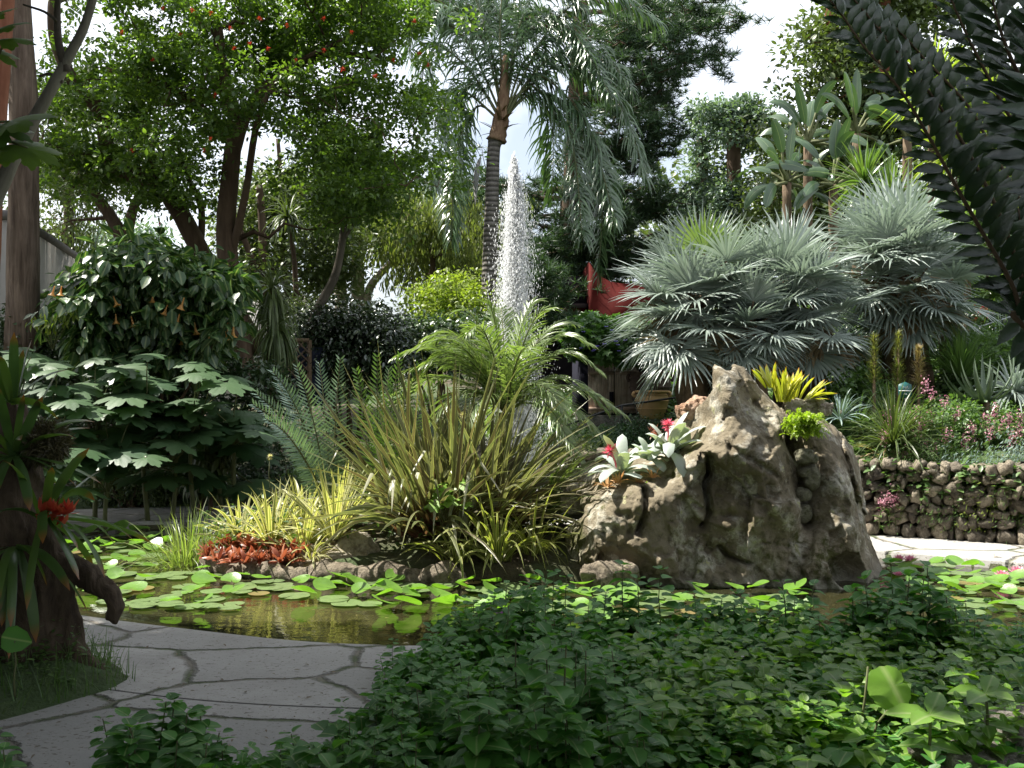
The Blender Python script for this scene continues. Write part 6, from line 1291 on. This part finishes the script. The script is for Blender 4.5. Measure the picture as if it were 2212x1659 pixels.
for k, (a, b_) in enumerate(VS):
    d = U(10.2, 10.7) if b_ < 1050 else 10.0; c = P(a, b_, d); b = c - [U(-.05, .05), -.05, U(.25, .4)]
    root = thing('valerian', 'pink valerian flower spike ' + vz(a, b_), 'flower', b, 'pink valerian ' + vz(a, b_)); mb = MB(); limb(mb, b, c, .006, .004, .03, 4, 5); mb.build('stem', M_STEM, root)
    mb = MB(); n = 75; p = c + rng.normal(size=(n, 3)) * [.022, .022, .045]; dd = rdir(n); strips(mb, p, dd, np.cross(dd, [0, .1, 1.]) + .01, .022, .016, 0, 2, 0, 'lance'); mb.build('flower_head', L_VAL, root)
    mb = MB(); n = 14; p = b + (c - b) * U(0, .8, n)[:, None]; a_ = U(0, 6.28, n); place(mb, T_LONG, p, azel(a_, U(-.1, .6, n)), [0, 0, 1.], U(.05, .09, n)); mb.build('leaves', L_BANK, root)
# sign
c = P(1955, 846, 10.9); root = thing('plant_sign', 'small dark green name sign with white lettering on a stake in the bank', 'sign', P(1955, 930, 10.9)); mb = MB()
V = [(-.055, 0, -.07), (.055, 0, -.07), (.07, 0, -.03), (.07, 0, .075), (0, 0, .105), (-.07, 0, .075), (-.07, 0, -.03)]; n = len(V); V = np.array(V); mb.add(np.concatenate([V, V + [0, .006, 0]]) + c, [np.array([range(n)]), np.array([range(2 * n - 1, n - 1, -1)]), np.array([((i + 1) % n, i, i + n, (i + 1) % n + n) for i in range(n)])])
pn = mb.build('panel', plain('sign_green', (.012, .09, .085), .4, .5, .05), root); mb = MB(); tube(mb, [c + [.01, .01, -.07], c + [.02, .01, -.45]], .007, 5); mb.build('stake', M_IRON, root)
tx = bpy.data.curves.new('lettering', 'FONT'); tx.body = 'Prof.'; tx.size = .038; tx.extrude = .001; tx.align_x = 'CENTER'; M_WH = plain('white_paint', (.8, .8, .8), .5, .3, .03, 5, 0); tx.materials.append(M_WH); to = bpy.data.objects.new('lettering', tx); COL.objects.link(to); to.parent = pn; LET = to; to.rotation_euler = (R(90), 0, 0); to.location = tuple(c - ORG[root.name] + [0, -.003, .035])

bpy.context.view_layer.update(); me_ = bpy.data.meshes.new_from_object(to); o2 = bpy.data.objects.new('lettering', me_); COL.objects.link(o2); o2.parent = pn; o2.rotation_euler = to.rotation_euler; o2.location = to.location; bpy.data.objects.remove(to); o2.name = 'lettering'
mb = MB(); box(mb, c + [-.065, -.004, .004], c + [.065, -.001, .014]); box(mb, c + [-.015, -.004, -.03], c + [.02, -.001, -.022]); mb.build('lines', M_WH, pn)
# rope rail and odds and ends under the palms on the right
root = thing('wire_rail', 'thin pale metal rail slanting up across the shade under the right palms', 'railing', P(2000, 740, 13.2)); mb = MB(); tube(mb, [P(1990, 735, 13.2), P(2110, 708, 13.2), P(2230, 668, 13.2)], .010, 5); mb.build('handrail', plain('grey_metal', (.35, .37, .4), .4, .5), root)
mb = MB(); tube(mb, [P(2150, 696, 13.2), P(2150, 800, 13.2)], .012, 5); mb.build('post', plain('grey_post', (.25, .3, .3), .5), root)
c = P(2022, 722, 14.3); root = thing('visitor_cap', 'small white object behind the rail under the right palms', 'object', c); mb = MB(); lathe(mb, c, [(0, .06), (.05, .055), (.085, .03), (.09, 0), (.12, -.012), (.0, -.015)], 14, .8); mb.build('body', plain('white_cloth', (.7, .75, .85), .7), root)
c = P(2010, 700, 15); root = thing('yellow_crate', 'yellow-ochre wooden panel in the shade under the right palms', 'panel', c); mb = MB(); box(mb, c + [-.12, 0, -.12], c + [-.005, .04, .14]); box(mb, c + [.0, .002, -.12], c + [.11, .04, .14]); mb.build('boards', plain('ochre_wood', (.45, .28, .06), .7), root); mb = MB(); box(mb, c + [-.14, -.012, .09], c + [.13, -.002, .115]); mb.build('batten', M_BROWNST, root)
c = P(2122, 680, 14.5); mb = MB(); tussock(mb, c, 34, (.1, .24), (.03, .05), (-50, 85), (0, 1.2), spread=.05, nseg=4); mb.build('red_flower', leafmat('scarlet_bract', (.55, .02, .015), (.65, .04, .02), tf=.3, tc=(1.1, .8, .8)), loc=tuple(c), label='scarlet flower cluster in the shade at the right under the cycad', cat='flower')

# leafy cover of the slope
mb = MB(); n = 60000; x = U(.3, 8.5, n); y = U(10.5, 20, n); k_ = (wall_dist(x, y) > .15); x, y = x[k_], y[k_]; n = len(x); z = terrain(x, y) + U(0, .16, n)
m_ = 4200; xw = U(1.5, 6.4, m_); yw = np.interp(xw, WALL[:, 0], WALL[:, 1]) + U(-.16, .3, m_); kw = vnoise(np.stack([xw * 2.2, yw * 0, yw * 0], -1)) > -.15; xw, yw = xw[kw], yw[kw]; zw = .60 + U(-.16, .14, len(xw)) - .12 * (vnoise(np.stack([xw * 3, xw * 0, xw * 0], -1), 4) > .1) * rng.random(len(xw))
x, y, z = np.r_[x, xw], np.r_[y, yw], np.r_[z, zw]; n = len(x)
place(mb, T_OVAL, np.c_[x, y, z], rdir(n) * [1, 1, .4], nrm(rdir(n) * .6 + [0, -.2, 1]), U(.05, .10, n)); mb.build('slope_cover', L_BANK, kind='stuff', label='low green ground cover over the slope behind the stone wall', cat='ground cover')
# far backdrop
mb = MB(); n = 900; xx = U(-26, 40, n); yy = U(30, 46, n)
top_z = np.interp(xx / yy * FOC + CX, [-400, 200, 480, 600, 750, 860, 900, 1000, 1150, 1400, 1600, 2300], [690, 700, 715, 700, 712, 715, 690, 640, 600, 330, 300, 330])
zz = CAMZ + (CY - (top_z + U(8, 200, n) * (top_z > 500) + U(10, 500, n) * (top_z <= 500))) / FOC * yy; C = np.stack([xx, yy, zz], 1); cloud(mb, C, U(.7, 1.3, n), 70, .26, T_SMALL)
mb.build('treeline', L_OLIVE, kind='stuff', label='far mass of mixed green trees closing the view behind the garden', cat='treeline')

# ------------------------------------------------------------------ foreground: shade planting, stump, cycad fronds, added roof of leaves
L_PLEC = leafmat('velvety_round_leaf', (.05, .17, .03), (.12, .29, .06), tf=.40, rough=.5, spec=.4, rib=.05)
L_LITE = leafmat('light_green_leaf', (.12, .25, .03), (.20, .35, .05), tf=.45, rib=.05)
def sprig(lm, st, base, h, leaf, n=6, tpl=T_ROUND, lean=.1, top=1.0):
    lean_v = np.array([U(-lean, lean), U(-lean, lean), 1.0]); tip = np.asarray(base) + nrm(lean_v) * h
    limb(st, base, tip, .0045, .0025, .0, 4, 4)
    for k in range(n):
        t_ = .25 + .75 * (k / (n - 1)); p = base + (tip - base) * t_; a0 = (k % 2) * 1.57 + U(-.3, .3) ; s_ = leaf * (1.0 - .45 * max(0, t_ - .7) / .3) * U(.85, 1.1)
        for s in (0, math.pi):
            a = a0 + s; el = U(-.25, .25) + (.5 if k == n - 1 else 0); d = azel(np.array([a]), np.array([el]))[0]; place(lm, tpl, (p + d * .012)[None], d[None], nrm(np.array([0, 0, 1.]) + rdir(1)[0] * .3), np.array([s_]))
# sprig templates, stamped many times
def sprig_tpl(h, leaf, n, tpl=T_ROUND):
    lm, st = MB(), MB(); sprig(lm, st, np.zeros(3), h, leaf, n, tpl); return lm, st
TPL = [sprig_tpl(.42 * U(.9, 1.1), U(.066, .105), int(U(8, 12)), [T_ROUND, T_ROUND, T_HEART][k % 3]) for k in range(12)]
def stamp(mb, src, pos, yaw, s):
    V = np.concatenate(src.v); UV = np.concatenate(src.uv); c, s0 = math.cos(yaw), math.sin(yaw); W_ = np.stack([V[:, 0] * c - V[:, 1] * s0, V[:, 0] * s0 + V[:, 1] * c, V[:, 2]], 1) * s + pos; mb.add(W_, src.f, UV)
def bed_h(px): return np.interp(px, [600, 800, 1000, 1100, 1200, 1400, 1800, 1950, 2050, 2212], [.20, .26, .30, .36, .36, .28, .26, .33, .33, .25])
lm, st = MB(), MB(); cnt = 0
edge = np.array([(-.34, 5.70), (-.40, 5.4), (-.50, 4.9), (-.62, 4.4), (-.68, 3.95), (-.85, 3.6), (-1.3, 3.3), (1.2, 3.1), (5.5, 3.1), (5.5, 5.2), (3.4, 5.25), (2, 5.42), (.8, 5.58), (-.1, 5.68)])
pts = sample_poly(edge, 900)
for x, y in pts:
    px = x / y * FOC + CX; 
    if px < 300 or px > 2400: continue
    k = rng.integers(12); z = ground_at(np.array([x, y, 0])); hn = vnoise(np.array([[x * 1.6, y * 2.2, 3.3]]))[0]; sc = bed_h(px) / .42 * U(.5, 1.0) * (1.05 + .55 * hn)
    if px > 1450 and y < 4.7: sc *= .55
    if hn < -.62: continue
    stamp(lm, TPL[k][0], (x, y, z), U(0, 6.28), sc * U(.95, 1.25)); stamp(st, TPL[k][1], (x, y, z), 0, sc)
n = 9000; q_ = sample_poly(edge, n); z = terrain(q_[:, 0], q_[:, 1]) + U(.03, .20, n); dd = rdir(n) * [1, 1, .35]; place(lm, T_ROUND, np.c_[q_, z], dd, nrm(rdir(n) * .45 + [0, 0, 1]), U(.04, .085, n))
lm.build('ground_cover', L_PLEC, kind='stuff', label='dense dark green bed of round velvety leaves filling the shaded right foreground', cat='ground cover')
st.build('ground_cover_stems', M_STEM, kind='stuff', label='thin stems under the round-leaved bed in the right foreground', cat='ground cover')
MS = []
for k in range(5):
    MS.append((TPL[k][0].mesh('sprig_leaves', L_PLEC), TPL[k][1].mesh('sprig_stem', M_STEM)))
def sprig_obj(px, pytop, d, label, grp, tall=None):
    x = (px - CX) / FOC * d; z0 = ground_at(np.array([x, d, 0])); zt = P(px, pytop, d)[2]; k = rng.integers(5); h = max(.15, zt - z0)
    r = thing('leafy_sprig', label, 'plant', (x, d, z0), grp); r.rotation_euler = (0, 0, U(0, 6.28)); sc = h / .43; r.scale = (min(sc * 1.35, 1.05),) * 2 + (sc,)
    for nm, me in zip(('leaves', 'stem'), MS[k]): o = bpy.data.objects.new(nm, me); COL.objects.link(o); o.parent = r
for a, b_, d in [(1050, 1268, 5.6), (1085, 1245, 5.65), (1120, 1250, 5.5), (1165, 1225, 5.6), (1195, 1222, 5.65), (1222, 1235, 5.5), (1290, 1275, 5.55), (1350, 1222, 5.45), (1380, 1245, 5.5), (1420, 1240, 5.4), (1020, 1290, 5.5), (980, 1320, 5.4), (1700, 1240, 5.3), (1740, 1262, 5.35), (1890, 1230, 5.1), (1925, 1210, 5.1), (1950, 1225, 5.15), (1985, 1225, 5.1), (2060, 1285, 5.0), (2090, 1285, 5.0), (2180, 1340, 4.9), (845, 1388, 5.3), (830, 1410, 5.1), (1850, 1262, 5.2), (1540, 1290, 5.4), (1620, 1285, 5.4), (2010, 1240, 5.0)]:
    z_ = 'at the corner where the bed meets the stone path' if a < 1010 else 'below the gap between island and boulder' if a < 1240 else 'in front of the left foot of the boulder' if a < 1600 else 'in front of the right foot of the boulder' if a < 1880 else 'in front of the right-hand lily pads'
    sprig_obj(a, b_, d, 'tall round-leaved sprig ' + z_, 'tall sprigs ' + z_)
for a, b_, d in [(240, 1535, 3.9), (280, 1520, 3.8), (330, 1500, 3.8), (365, 1520, 3.75), (400, 1508, 3.8), (440, 1515, 3.85), (260, 1560, 3.6), (310, 1570, 3.6), (380, 1570, 3.6), (455, 1570, 3.6), (500, 1600, 3.6), (545, 1625, 3.6), (590, 1610, 3.7), (420, 1600, 3.5), (10, 1560, 3.7), (30, 1600, 3.6), (650, 1570, 3.8), (610, 1640, 3.6)]:
    z_ = 'in the bottom left corner' if a < 60 else 'left in the small clump before the flagstones' if a < 340 else 'right in the small clump before the flagstones' if a < 480 else 'at the bottom edge beside the big bed'
    sprig_obj(a, b_, d, 'round-leaved sprig ' + z_, 'sprigs ' + z_)
# lighter leaves lower right
lm, st = MB(), MB()
for k in range(420):
    x, y = U(.5, 2.6), U(3.3, 4.8); px = x / y * FOC + CX
    if px < 1330: continue
    sprig(lm, st, np.array([x, y, ground_at(np.array([x, y, 0]))]), U(.16, .36), U(.05, .095), 6, [T_OVAL, T_HEART][k % 2], .25)
o = lm.build('light_leafy_plants', L_LITE, kind='stuff', label='fresh light green leafy weeds among the dark bed at the lower right', cat='ground cover')
c = P(1905, 1475, 3.5); root = thing('heart_leaf_plant', 'single large glowing heart-shaped leaf on a stalk at the lower right', 'plant', c - [.1, 0, .45]); mb = MB(); place(mb, T_HEARTP, P(1930, 1482, 3.5)[None], nrm(np.array([[-.75, -.1, -.25]])), nrm(np.array([.35, -.75, .55])), .15); place(mb, T_OVAL, P(1930, 1455, 3.55)[None], np.array([[-1., 0, -.2]]), nrm(np.array([0, -.6, .8])), .11)
mb.build('leaf', L_LITE, root); mb = MB(); limb(mb, c - [.12, 0, .45], P(1950, 1480, 3.52), .006, .004, .05); limb(mb, c - [.12, 0, .45], P(1875, 1440, 3.5), .007, .004, 0); mb.build('stem', M_STEM, root)
for a, b_, d, lb in ((2130, 1500, 3.4, 'light green plant with four pointed top leaves near the right edge'), (2010, 1545, 3.35, 'light green pointed-leaf plant left of the one near the right edge')):
    c = P(a, b_, d); root = thing('pointed_leaf_plant', lb, 'plant', c - [0, 0, .4]); mb, s2 = MB(), MB(); limb(s2, c - [0, 0, .4], c, .007, .005, 0); n = 5; az = np.array([.1, .9, 3.0, 3.9, 5.2]); place(mb, T_OVAL, np.broadcast_to(c, (n, 3)), azel(az, np.array([.15, .5, .1, .1, .2])), [0, -.35, .9], U(.10, .15, n)); place(mb, T_OVAL, np.broadcast_to(c - [0, 0, .1], (4, 3)), azel(np.array([.3, 2.8, 4.4, 5.8]), np.zeros(4)), [0, -.3, .9], .10)
    mb.build('leaves', L_LITE, root); s2.build('stem', M_STEM, root)
M_PINKF = leafmat('mauve_petal', (.50, .16, .45), (.60, .25, .55), tf=.4, tc=(1, .9, 1))
for a, b_, d, lb in ((1725, 1555, 4.0, 'mauve flower pair in the middle of the foreground bed'), (1668, 1615, 3.8, 'mauve flowers low in the foreground bed near the bottom'), (1068, 1335, 5.4, 'tiny mauve flower at the far left corner of the bed by the pond'), (992, 1402, 5.2, 'tiny mauve flower at the path edge of the foreground bed')):
    c = P(a, b_, d); root = thing('mauve_flower', lb, 'flower', c - [0, 0, .2]); mb = MB()
    for o_ in (0, .05): n = 5; az = np.arange(n) * 1.257; strips(mb, np.broadcast_to(c + [o_ - .02, 0, o_ * .3], (n, 3)), azel(az, np.full(n, .5)) + [0, -.4, 0], azside(az), .028, .026, .3, 3, -.2, 'lance')
    mb.build('petals', M_PINKF, root); mb = MB(); limb(mb, c - [0, 0, .2], c, .003, .002, 0, 4); mb.build('stem', M_STEM, root)
M_CORNER = stonemat('corner_stone', [(.26, .23, .20), (.38, .35, .31), (.16, .14, .12)], 6)
small_rock(2215, 1630, 3.55, (.15, .2, .14), M_CORNER, 'rough grey-brown rock at the bottom right corner', .2, 8); small_rock(2105, 1655, 3.4, (.16, .12, .06), M_CORNER, 'flat low stone in front of the corner rock at the bottom right', .25, 9)

# gnarled stump on the left
def stump():
    d = 5.25; q_ = lambda a, b_, dd=0: P(a, b_, d + dd); lo = P(-130, 1490, d); lo = np.array([lo[0], d - .5, -.12]); hi = np.array([P(290, 0, d)[0], d + .5, P(0, 830, d)[2]]); G = grid3(lo, hi, .012)
    C = [((0, 850), (20, 1000), .10, .13), ((20, 1000), (40, 1150), .13, .17), ((40, 1150), (50, 1300), .18, .19), ((50, 1300), (60, 1450), .19, .24), ((70, 1150), (120, 1270), .10, .07), ((120, 1270), (150, 1420), .06, .06), ((150, 1420), (215, 1455), .05, .03), ((60, 1430), (120, 1475), .14, .07), ((90, 1195), (140, 1222), .06, .045), ((140, 1222), (200, 1250), .042, .04), ((200, 1250), (242, 1282), .04, .04), ((242, 1282), (252, 1308), .04, .038), ((252, 1308), (240, 1330), .034, .026), ((0, 1000), (-60, 900), .1, .08)]
    D = None
    for a, b_, r0, r1 in C: c = capsule(G, q_(*a), q_(*b_), r0, r1); D = c if D is None else smin(D, c, .012 if r0 < .07 else .03)
    G2 = G * [1, 1, .45]; D = D + .034 * fbm(G2 * 5, 4, 3) - .03 * fbm(G2 * 9, 3, 9, True) - .014 * fbm(G * [26, 26, 7], 3, 14, True) + .008
    return nets(D, lo, .012)
b = P(80, 1440, 5.25); root = thing('stump', 'gnarled dark tree stump with a crooked branch reaching right over the path', 'tree stump', b)
V, f = stump(); mb = MB(); mb.add(V, f); mb.build('trunk', barkmat('gnarled_wood', (.038, .027, .019), (.115, .085, .058), 12, stretch=(1, 1, .4), bs=1), root, smooth=True)
mb = MB(); n = 4500; c = P(95, 955, 5.15); p = c + rdir(n) * U(.8, 1.05, (n, 1)) * [.11, .1, .10]; dd = nrm(rdir(n) + (p - c) * 6); strips(mb, p, dd, np.cross(dd, rdir(n)) + .001, U(.02, .06, n), .008, .3, 1, 0, 'needle'); rock(mb, c, (.09, .08, .085), .02, .1, 3); mb.build('moss_ball', leafmat('moss', (.07, .06, .03), (.12, .11, .05), tf=.1), root)
L_DKBR = leafmat('dark_bromeliad_leaf', (.06, .12, .04), (.12, .20, .05), tf=.40, tip=((.30, .10, .03), .8), rough=.3)
for (a, b_), n, L, el, dr, az, lb in (((95, 1120), 16, .48, (-45, 75), (.4, 1.6), (-1.8, 1.4), 'dark strappy bromeliad holding the red flower on the stump'), ((30, 985), 20, .42, (-20, 80), (.3, 1.3), (-2.5, 1.8), 'dark strappy bromeliad on top of the stump'), ((35, 1180), 14, .5, (-70, 20), (.6, 1.6), (-2.4, 0.4), 'dark bromeliad with leaves hanging down the left side of the stump'), ((20, 870), 14, .34, (10, 85), (.2, 1.0), (-2.5, 1.5), 'small dark bromeliad above the stump at the left edge')):
    clump('dark_bromeliad', L_DKBR, P(a, b_, 5.05), lb, 'bromeliad', n, (L * .7, L * 1.1), (.035, .055), el, dr, group='bromeliads on the stump', az=az, kind='round', nseg=8)
c = P(118, 1108, 4.95); mb = MB()
for k in range(7): n = 12; a = U(0, 6.28, n); cc = c + [(k - 3) * .022, 0, math.sin(k) * .012]; dd = nrm(azel(a, U(-.5, 1.0, n)) * [.5, 1, 1] + [.35, 0, .1]); strips(mb, np.broadcast_to(cc, (n, 3)), dd, np.cross(dd, [0, .2, 1.]) + .01, U(.05, .09, n), .028, -.2, 3, -.3, 'lance')
mb.build('bromeliad_flower', leafmat('crimson_bract', (.50, .05, .035), (.62, .16, .06), tf=.30, tc=(1.2, .9, .9)), loc=tuple(c), label='large red bromeliad flower head on the left stump', cat='flower')
mb = MB(); st = MB(); c = P(32, 1385, 4.6); place(mb, T_ROUND, c[None] + [-.06, 0, .02], np.array([[1., 0, -.2]]), nrm(np.array([.2, -1., .2])), .13); limb(st, c - [0, 0, .25], c, .005, .004, 0, 4)
root = thing('round_leaf_plant', 'single pale round leaf in the dark at the foot of the stump', 'plant', c - [0, 0, .25]); mb.build('leaf', L_PLEC, root); st.build('stem', M_STEM, root)
# low growth round the stump
mb, st = MB(), MB(); q_ = sample_poly(np.array([(-1.95, 5.15), (-2.15, 5.45), (-2.6, 5.9), (-4.0, 6.2), (-4.0, 4.0), (-2.9, 4.05), (-2.3, 4.6)]), 420)
for x, y in q_: sprig(mb, st, np.array([x, y, ground_at(np.array([x, y, 0]))]), U(.06, .2), U(.025, .045), 5, T_OVAL, .3)
n = 1600; q2 = sample_poly(np.array([(-1.85, 5.1), (-2.15, 5.5), (-2.6, 5.9), (-4.0, 6.2), (-4.0, 4.3), (-2.3, 4.6)]), n); a = U(0, 6.28, n); z = terrain(q2[:, 0], q2[:, 1]); strips(mb, np.c_[q2, z], azel(a, U(.9, 1.5, n)), azside(a), U(.08, .2, n), .006, .6, 3, 0, 'needle')
mb.build('weeds', leafmat('weed_leaf', (.06, .13, .03), (.12, .2, .05), tf=.35), kind='stuff', label='low weeds and grass around the foot of the left stump', cat='weeds')
# leaves growing along the pond rim
mb = MB(); n = 420; q_ = np.c_[U(-4.5, -.4, n), U(2.8, 6.4, n)]; q_ = q_[sdpoly(POND, q_[:, 0], q_[:, 1]) > .08]; n = len(q_); place(mb, T_OVAL, np.c_[q_, np.full(n, .008)], rdir(n) * [1, 1, .05], nrm(rdir(n) * .25 + [0, 0, 1]), U(.012, .035, n), U(.4, 1, n))
mb.build('leaf_litter', leafmat('dead_leaf', (.09, .06, .03), (.20, .14, .07), tf=.1), kind='stuff', label='scattered small dead leaves on the flagstone path', cat='leaf litter')
# near cycad fronds, upper right
cb = np.array([2.15, 2.75, 1.0]); root = thing('cycad', 'large dark cycad with overlapping leaflets hanging in from the upper right', 'cycad', (cb[0], cb[1], 0.0)); mb = MB(); tube(mb, [(cb[0], cb[1], -.05), tuple(cb)], .17, 14, .1); mb.build('trunk', M_TRUNKF, root, smooth=False)
mb = MB(); tussock(mb, cb - [0, 0, .05], 70, (.12, .3), (.05, .08), (15, 85), (.1, .8), spread=.15, kind='taper', nseg=3); mb.build('leaf_bases', M_TRUNKF, root)
L_NCY = leafmat('leathery_leaflet', (.035, .07, .035), (.06, .10, .05), tf=.16, rough=.26, spec=.8)
NF = [([(2212, 705), (2204, 674), (2183, 608), (2117, 493), (2059, 391), (2002, 288), (1944, 193), (1862, 95), (1804, 12), (1745, -40)], 2.55, .118, .036), ([(2235, 700), (2212, 617), (2171, 493), (2125, 391), (2068, 288), (2006, 197), (1911, 78), (1846, 0), (1800, -50)], 2.62, .085, .036), ([(2300, 650), (2212, 452), (2150, 337), (2092, 230), (2000, 130), (1936, 62), (1860, 5)], 2.8, .09, .04),
      ([(2330, 420), (2212, 185), (2175, 103), (2150, 25), (2135, -60)], 2.3, .16, .04), ([(2360, 560), (2212, 308), (2092, 82), (2040, -40)], 2.45, .13, .036), ([(2360, 900), (2290, 760), (2220, 560), (2200, 450)], 2.7, .13, .036), ([(2300, 330), (2250, 100), (2230, -60)], 2.2, .15, .036)]
for L, d, ll, lw in NF:
    pts = [P(a, b_, d + .12 * k / len(L)) for k, (a, b_) in enumerate(L)]; pts = [cb + (pts[0] - cb) * .5] + pts; lb, rb = MB(), MB(); ln = sum(np.linalg.norm(np.array(pts[i + 1]) - pts[i]) for i in range(len(pts) - 1))
    frond(rb, lb, pts, ll, int(ln / .030), lw, rr=.008, lift=.12, grav=.25, kind='lance', nseg=4, ang=72, tipf=.6, basef=.8, start=.05, fold=-.35, jit=.10, up=(.1, -.95, .2)); f = lb.build('frond', L_NCY, root); rb.build('frond_stalk', M_BROWNST, f)

# near trunk and leaves top left (light grey leaning stem)
root = thing('slender_tree', 'slim pale grey stem leaning across the upper left in front of the big trunk', 'tree', P(-60, 560, 6.0)); mb = MB(); pts = catmull([P(-140, 800, 6), P(-60, 560, 6), P(12, 380, 6), P(70, 265, 6), (P(118, 180, 6)), P(150, 120, 6), P(185, 50, 6), P(215, -60, 6)], 5); tube(mb, pts, np.linspace(.05, .022, len(pts)), 10, .03); mb.build('trunk', barkmat('pale_ringed_bark', (.16, .15, .12), (.30, .28, .23), 12, bs=.4), root, smooth=True)
for L_, r_ in (([P(145, 155, 6), P(128, 100, 6), P(124, 30, 6.1), P(128, -60, 6.1)], .028), ([P(135, 178, 6), P(110, 160, 6), P(85, 165, 6)], .012), ([P(122, 45, 6), P(95, 25, 6), P(50, 10, 6)], .010)):
    mb = MB(); q_ = catmull(L_, 5); tube(mb, q_, np.linspace(r_, r_ * .6, len(q_)), 8, .03); mb.build('branch', B_GREY, root, smooth=True)
# philodendron-like leaves at the left edge
mb = MB(); st = MB(); b = P(-90, 300, 4.6)
for (a, b_), dr_, s in (((0, 60), (1, -.2, .3), .20), ((10, 85), (1, -.1, .0), .20), ((-20, 110), (1, 0, -.4), .18), ((20, 262), (.9, -.1, .25), .30), ((-10, 275), (1, 0, -.2), .24), ((10, 325), (.8, -.2, -.1), .22), ((60, 320), (1, 0, -.35), .22), ((-30, 40), (1, 0, .6), .2)):
    p = P(a, b_, 4.6); place(mb, T_LOBED, p[None], nrm(np.array([dr_], float)), nrm(np.array([U(-.2, .2), -.5, .9])), s * .85); limb(st, b, p, .008, .005, .1)
root = thing('lobed_leaf_climber', 'large lobed leaves poking in at the upper left edge', 'climber', b); mb.build('leaves', L_CORAL, root); st.build('stems', M_STEM, root)

# unseen tree, added with its crown overhead to shade path and foreground
def added_shade_tree():
    b = np.array([-7.6, 4.6, 0.]); root = thing('added_shade_tree', 'unseen tree added left of the camera, its crown overhead shading the foreground', 'tree', b); tr, lm = MB(), MB()
    top = b + [.8, .3, 6.8]; tube(tr, catmull([b, b + [.2, .1, 3.2], top], 6), np.linspace(.3, .16, 13), 12, .04)
    C = []
    for k in range(1150):
        x, y = U(-12.5, 1.4), U(-5, 7.7)
        # crown outline: its right and far edges set where the sun starts
        if math.hypot(x + 2.4, y - 4.75) < .95 or math.hypot(x + 4.6, y - 5.0) < .5: continue  # gaps left in the added crown so sun reaches the lower right
        if y > 7.45 + .22 * math.sin(x * 2.1) + .15 * math.sin(x * 5.3): continue
        C.append((x, y, U(5.9, 7.4)))
    for k in range(60): C.append((U(-13, -8.6), U(7.4, 10), U(6, 8)))
    for k in range(750): x, y = U(-9.5, 1), U(3.2, 7.3); (C.append((x, y, U(5.9, 7.2))) if math.hypot(x + 2.4, y - 4.75) > .95 and math.hypot(x + 4.6, y - 5.0) > .5 else None)
    for k in range(190): y_ = U(3.2, 6.5); C.append((U(-6.8, -.503 * y_ - 1.1), y_, U(.4, 6)))  # this and the next low leaf masses are added to dim side light
    for k in range(420): C.append((U(-10, 9), U(-7, -4), U(.5, 6.2)))
    for k in range(260): C.append((U(6.6, 9), U(-4, 5.2), U(.8, 6.0)))
    for k in range(120): C.append((U(-9, -6.5), U(-4, 2.5), U(.5, 6)))
    C = np.array(C); nodes = np.array([top, b + [.4, .2, 5.0], top + [2.5, .5, .4], top + [5, 0, .5], top + [7.8, .3, .3], top + [1, -2.6, .4], top + [4, -2.4, .4], top + [1, 2.6, .5]])
    for a_ in nodes[2:]: limb(tr, top if a_[0] < top[0] + 3 else nodes[2], a_, .11, .06, .03, 8, 6)
    for c in C[::5]: k = int(np.argmin(np.linalg.norm(nodes - c, axis=1))); limb(tr, nodes[k], c, .03, .008, .05, 5, 5)
    cloud(lm, C, U(.5, .8, len(C)), 46, .2, T_OVAL); tr.build('trunk', B_BROWN, root, smooth=True); lm.build('crown', L_DARK, root)
added_shade_tree()
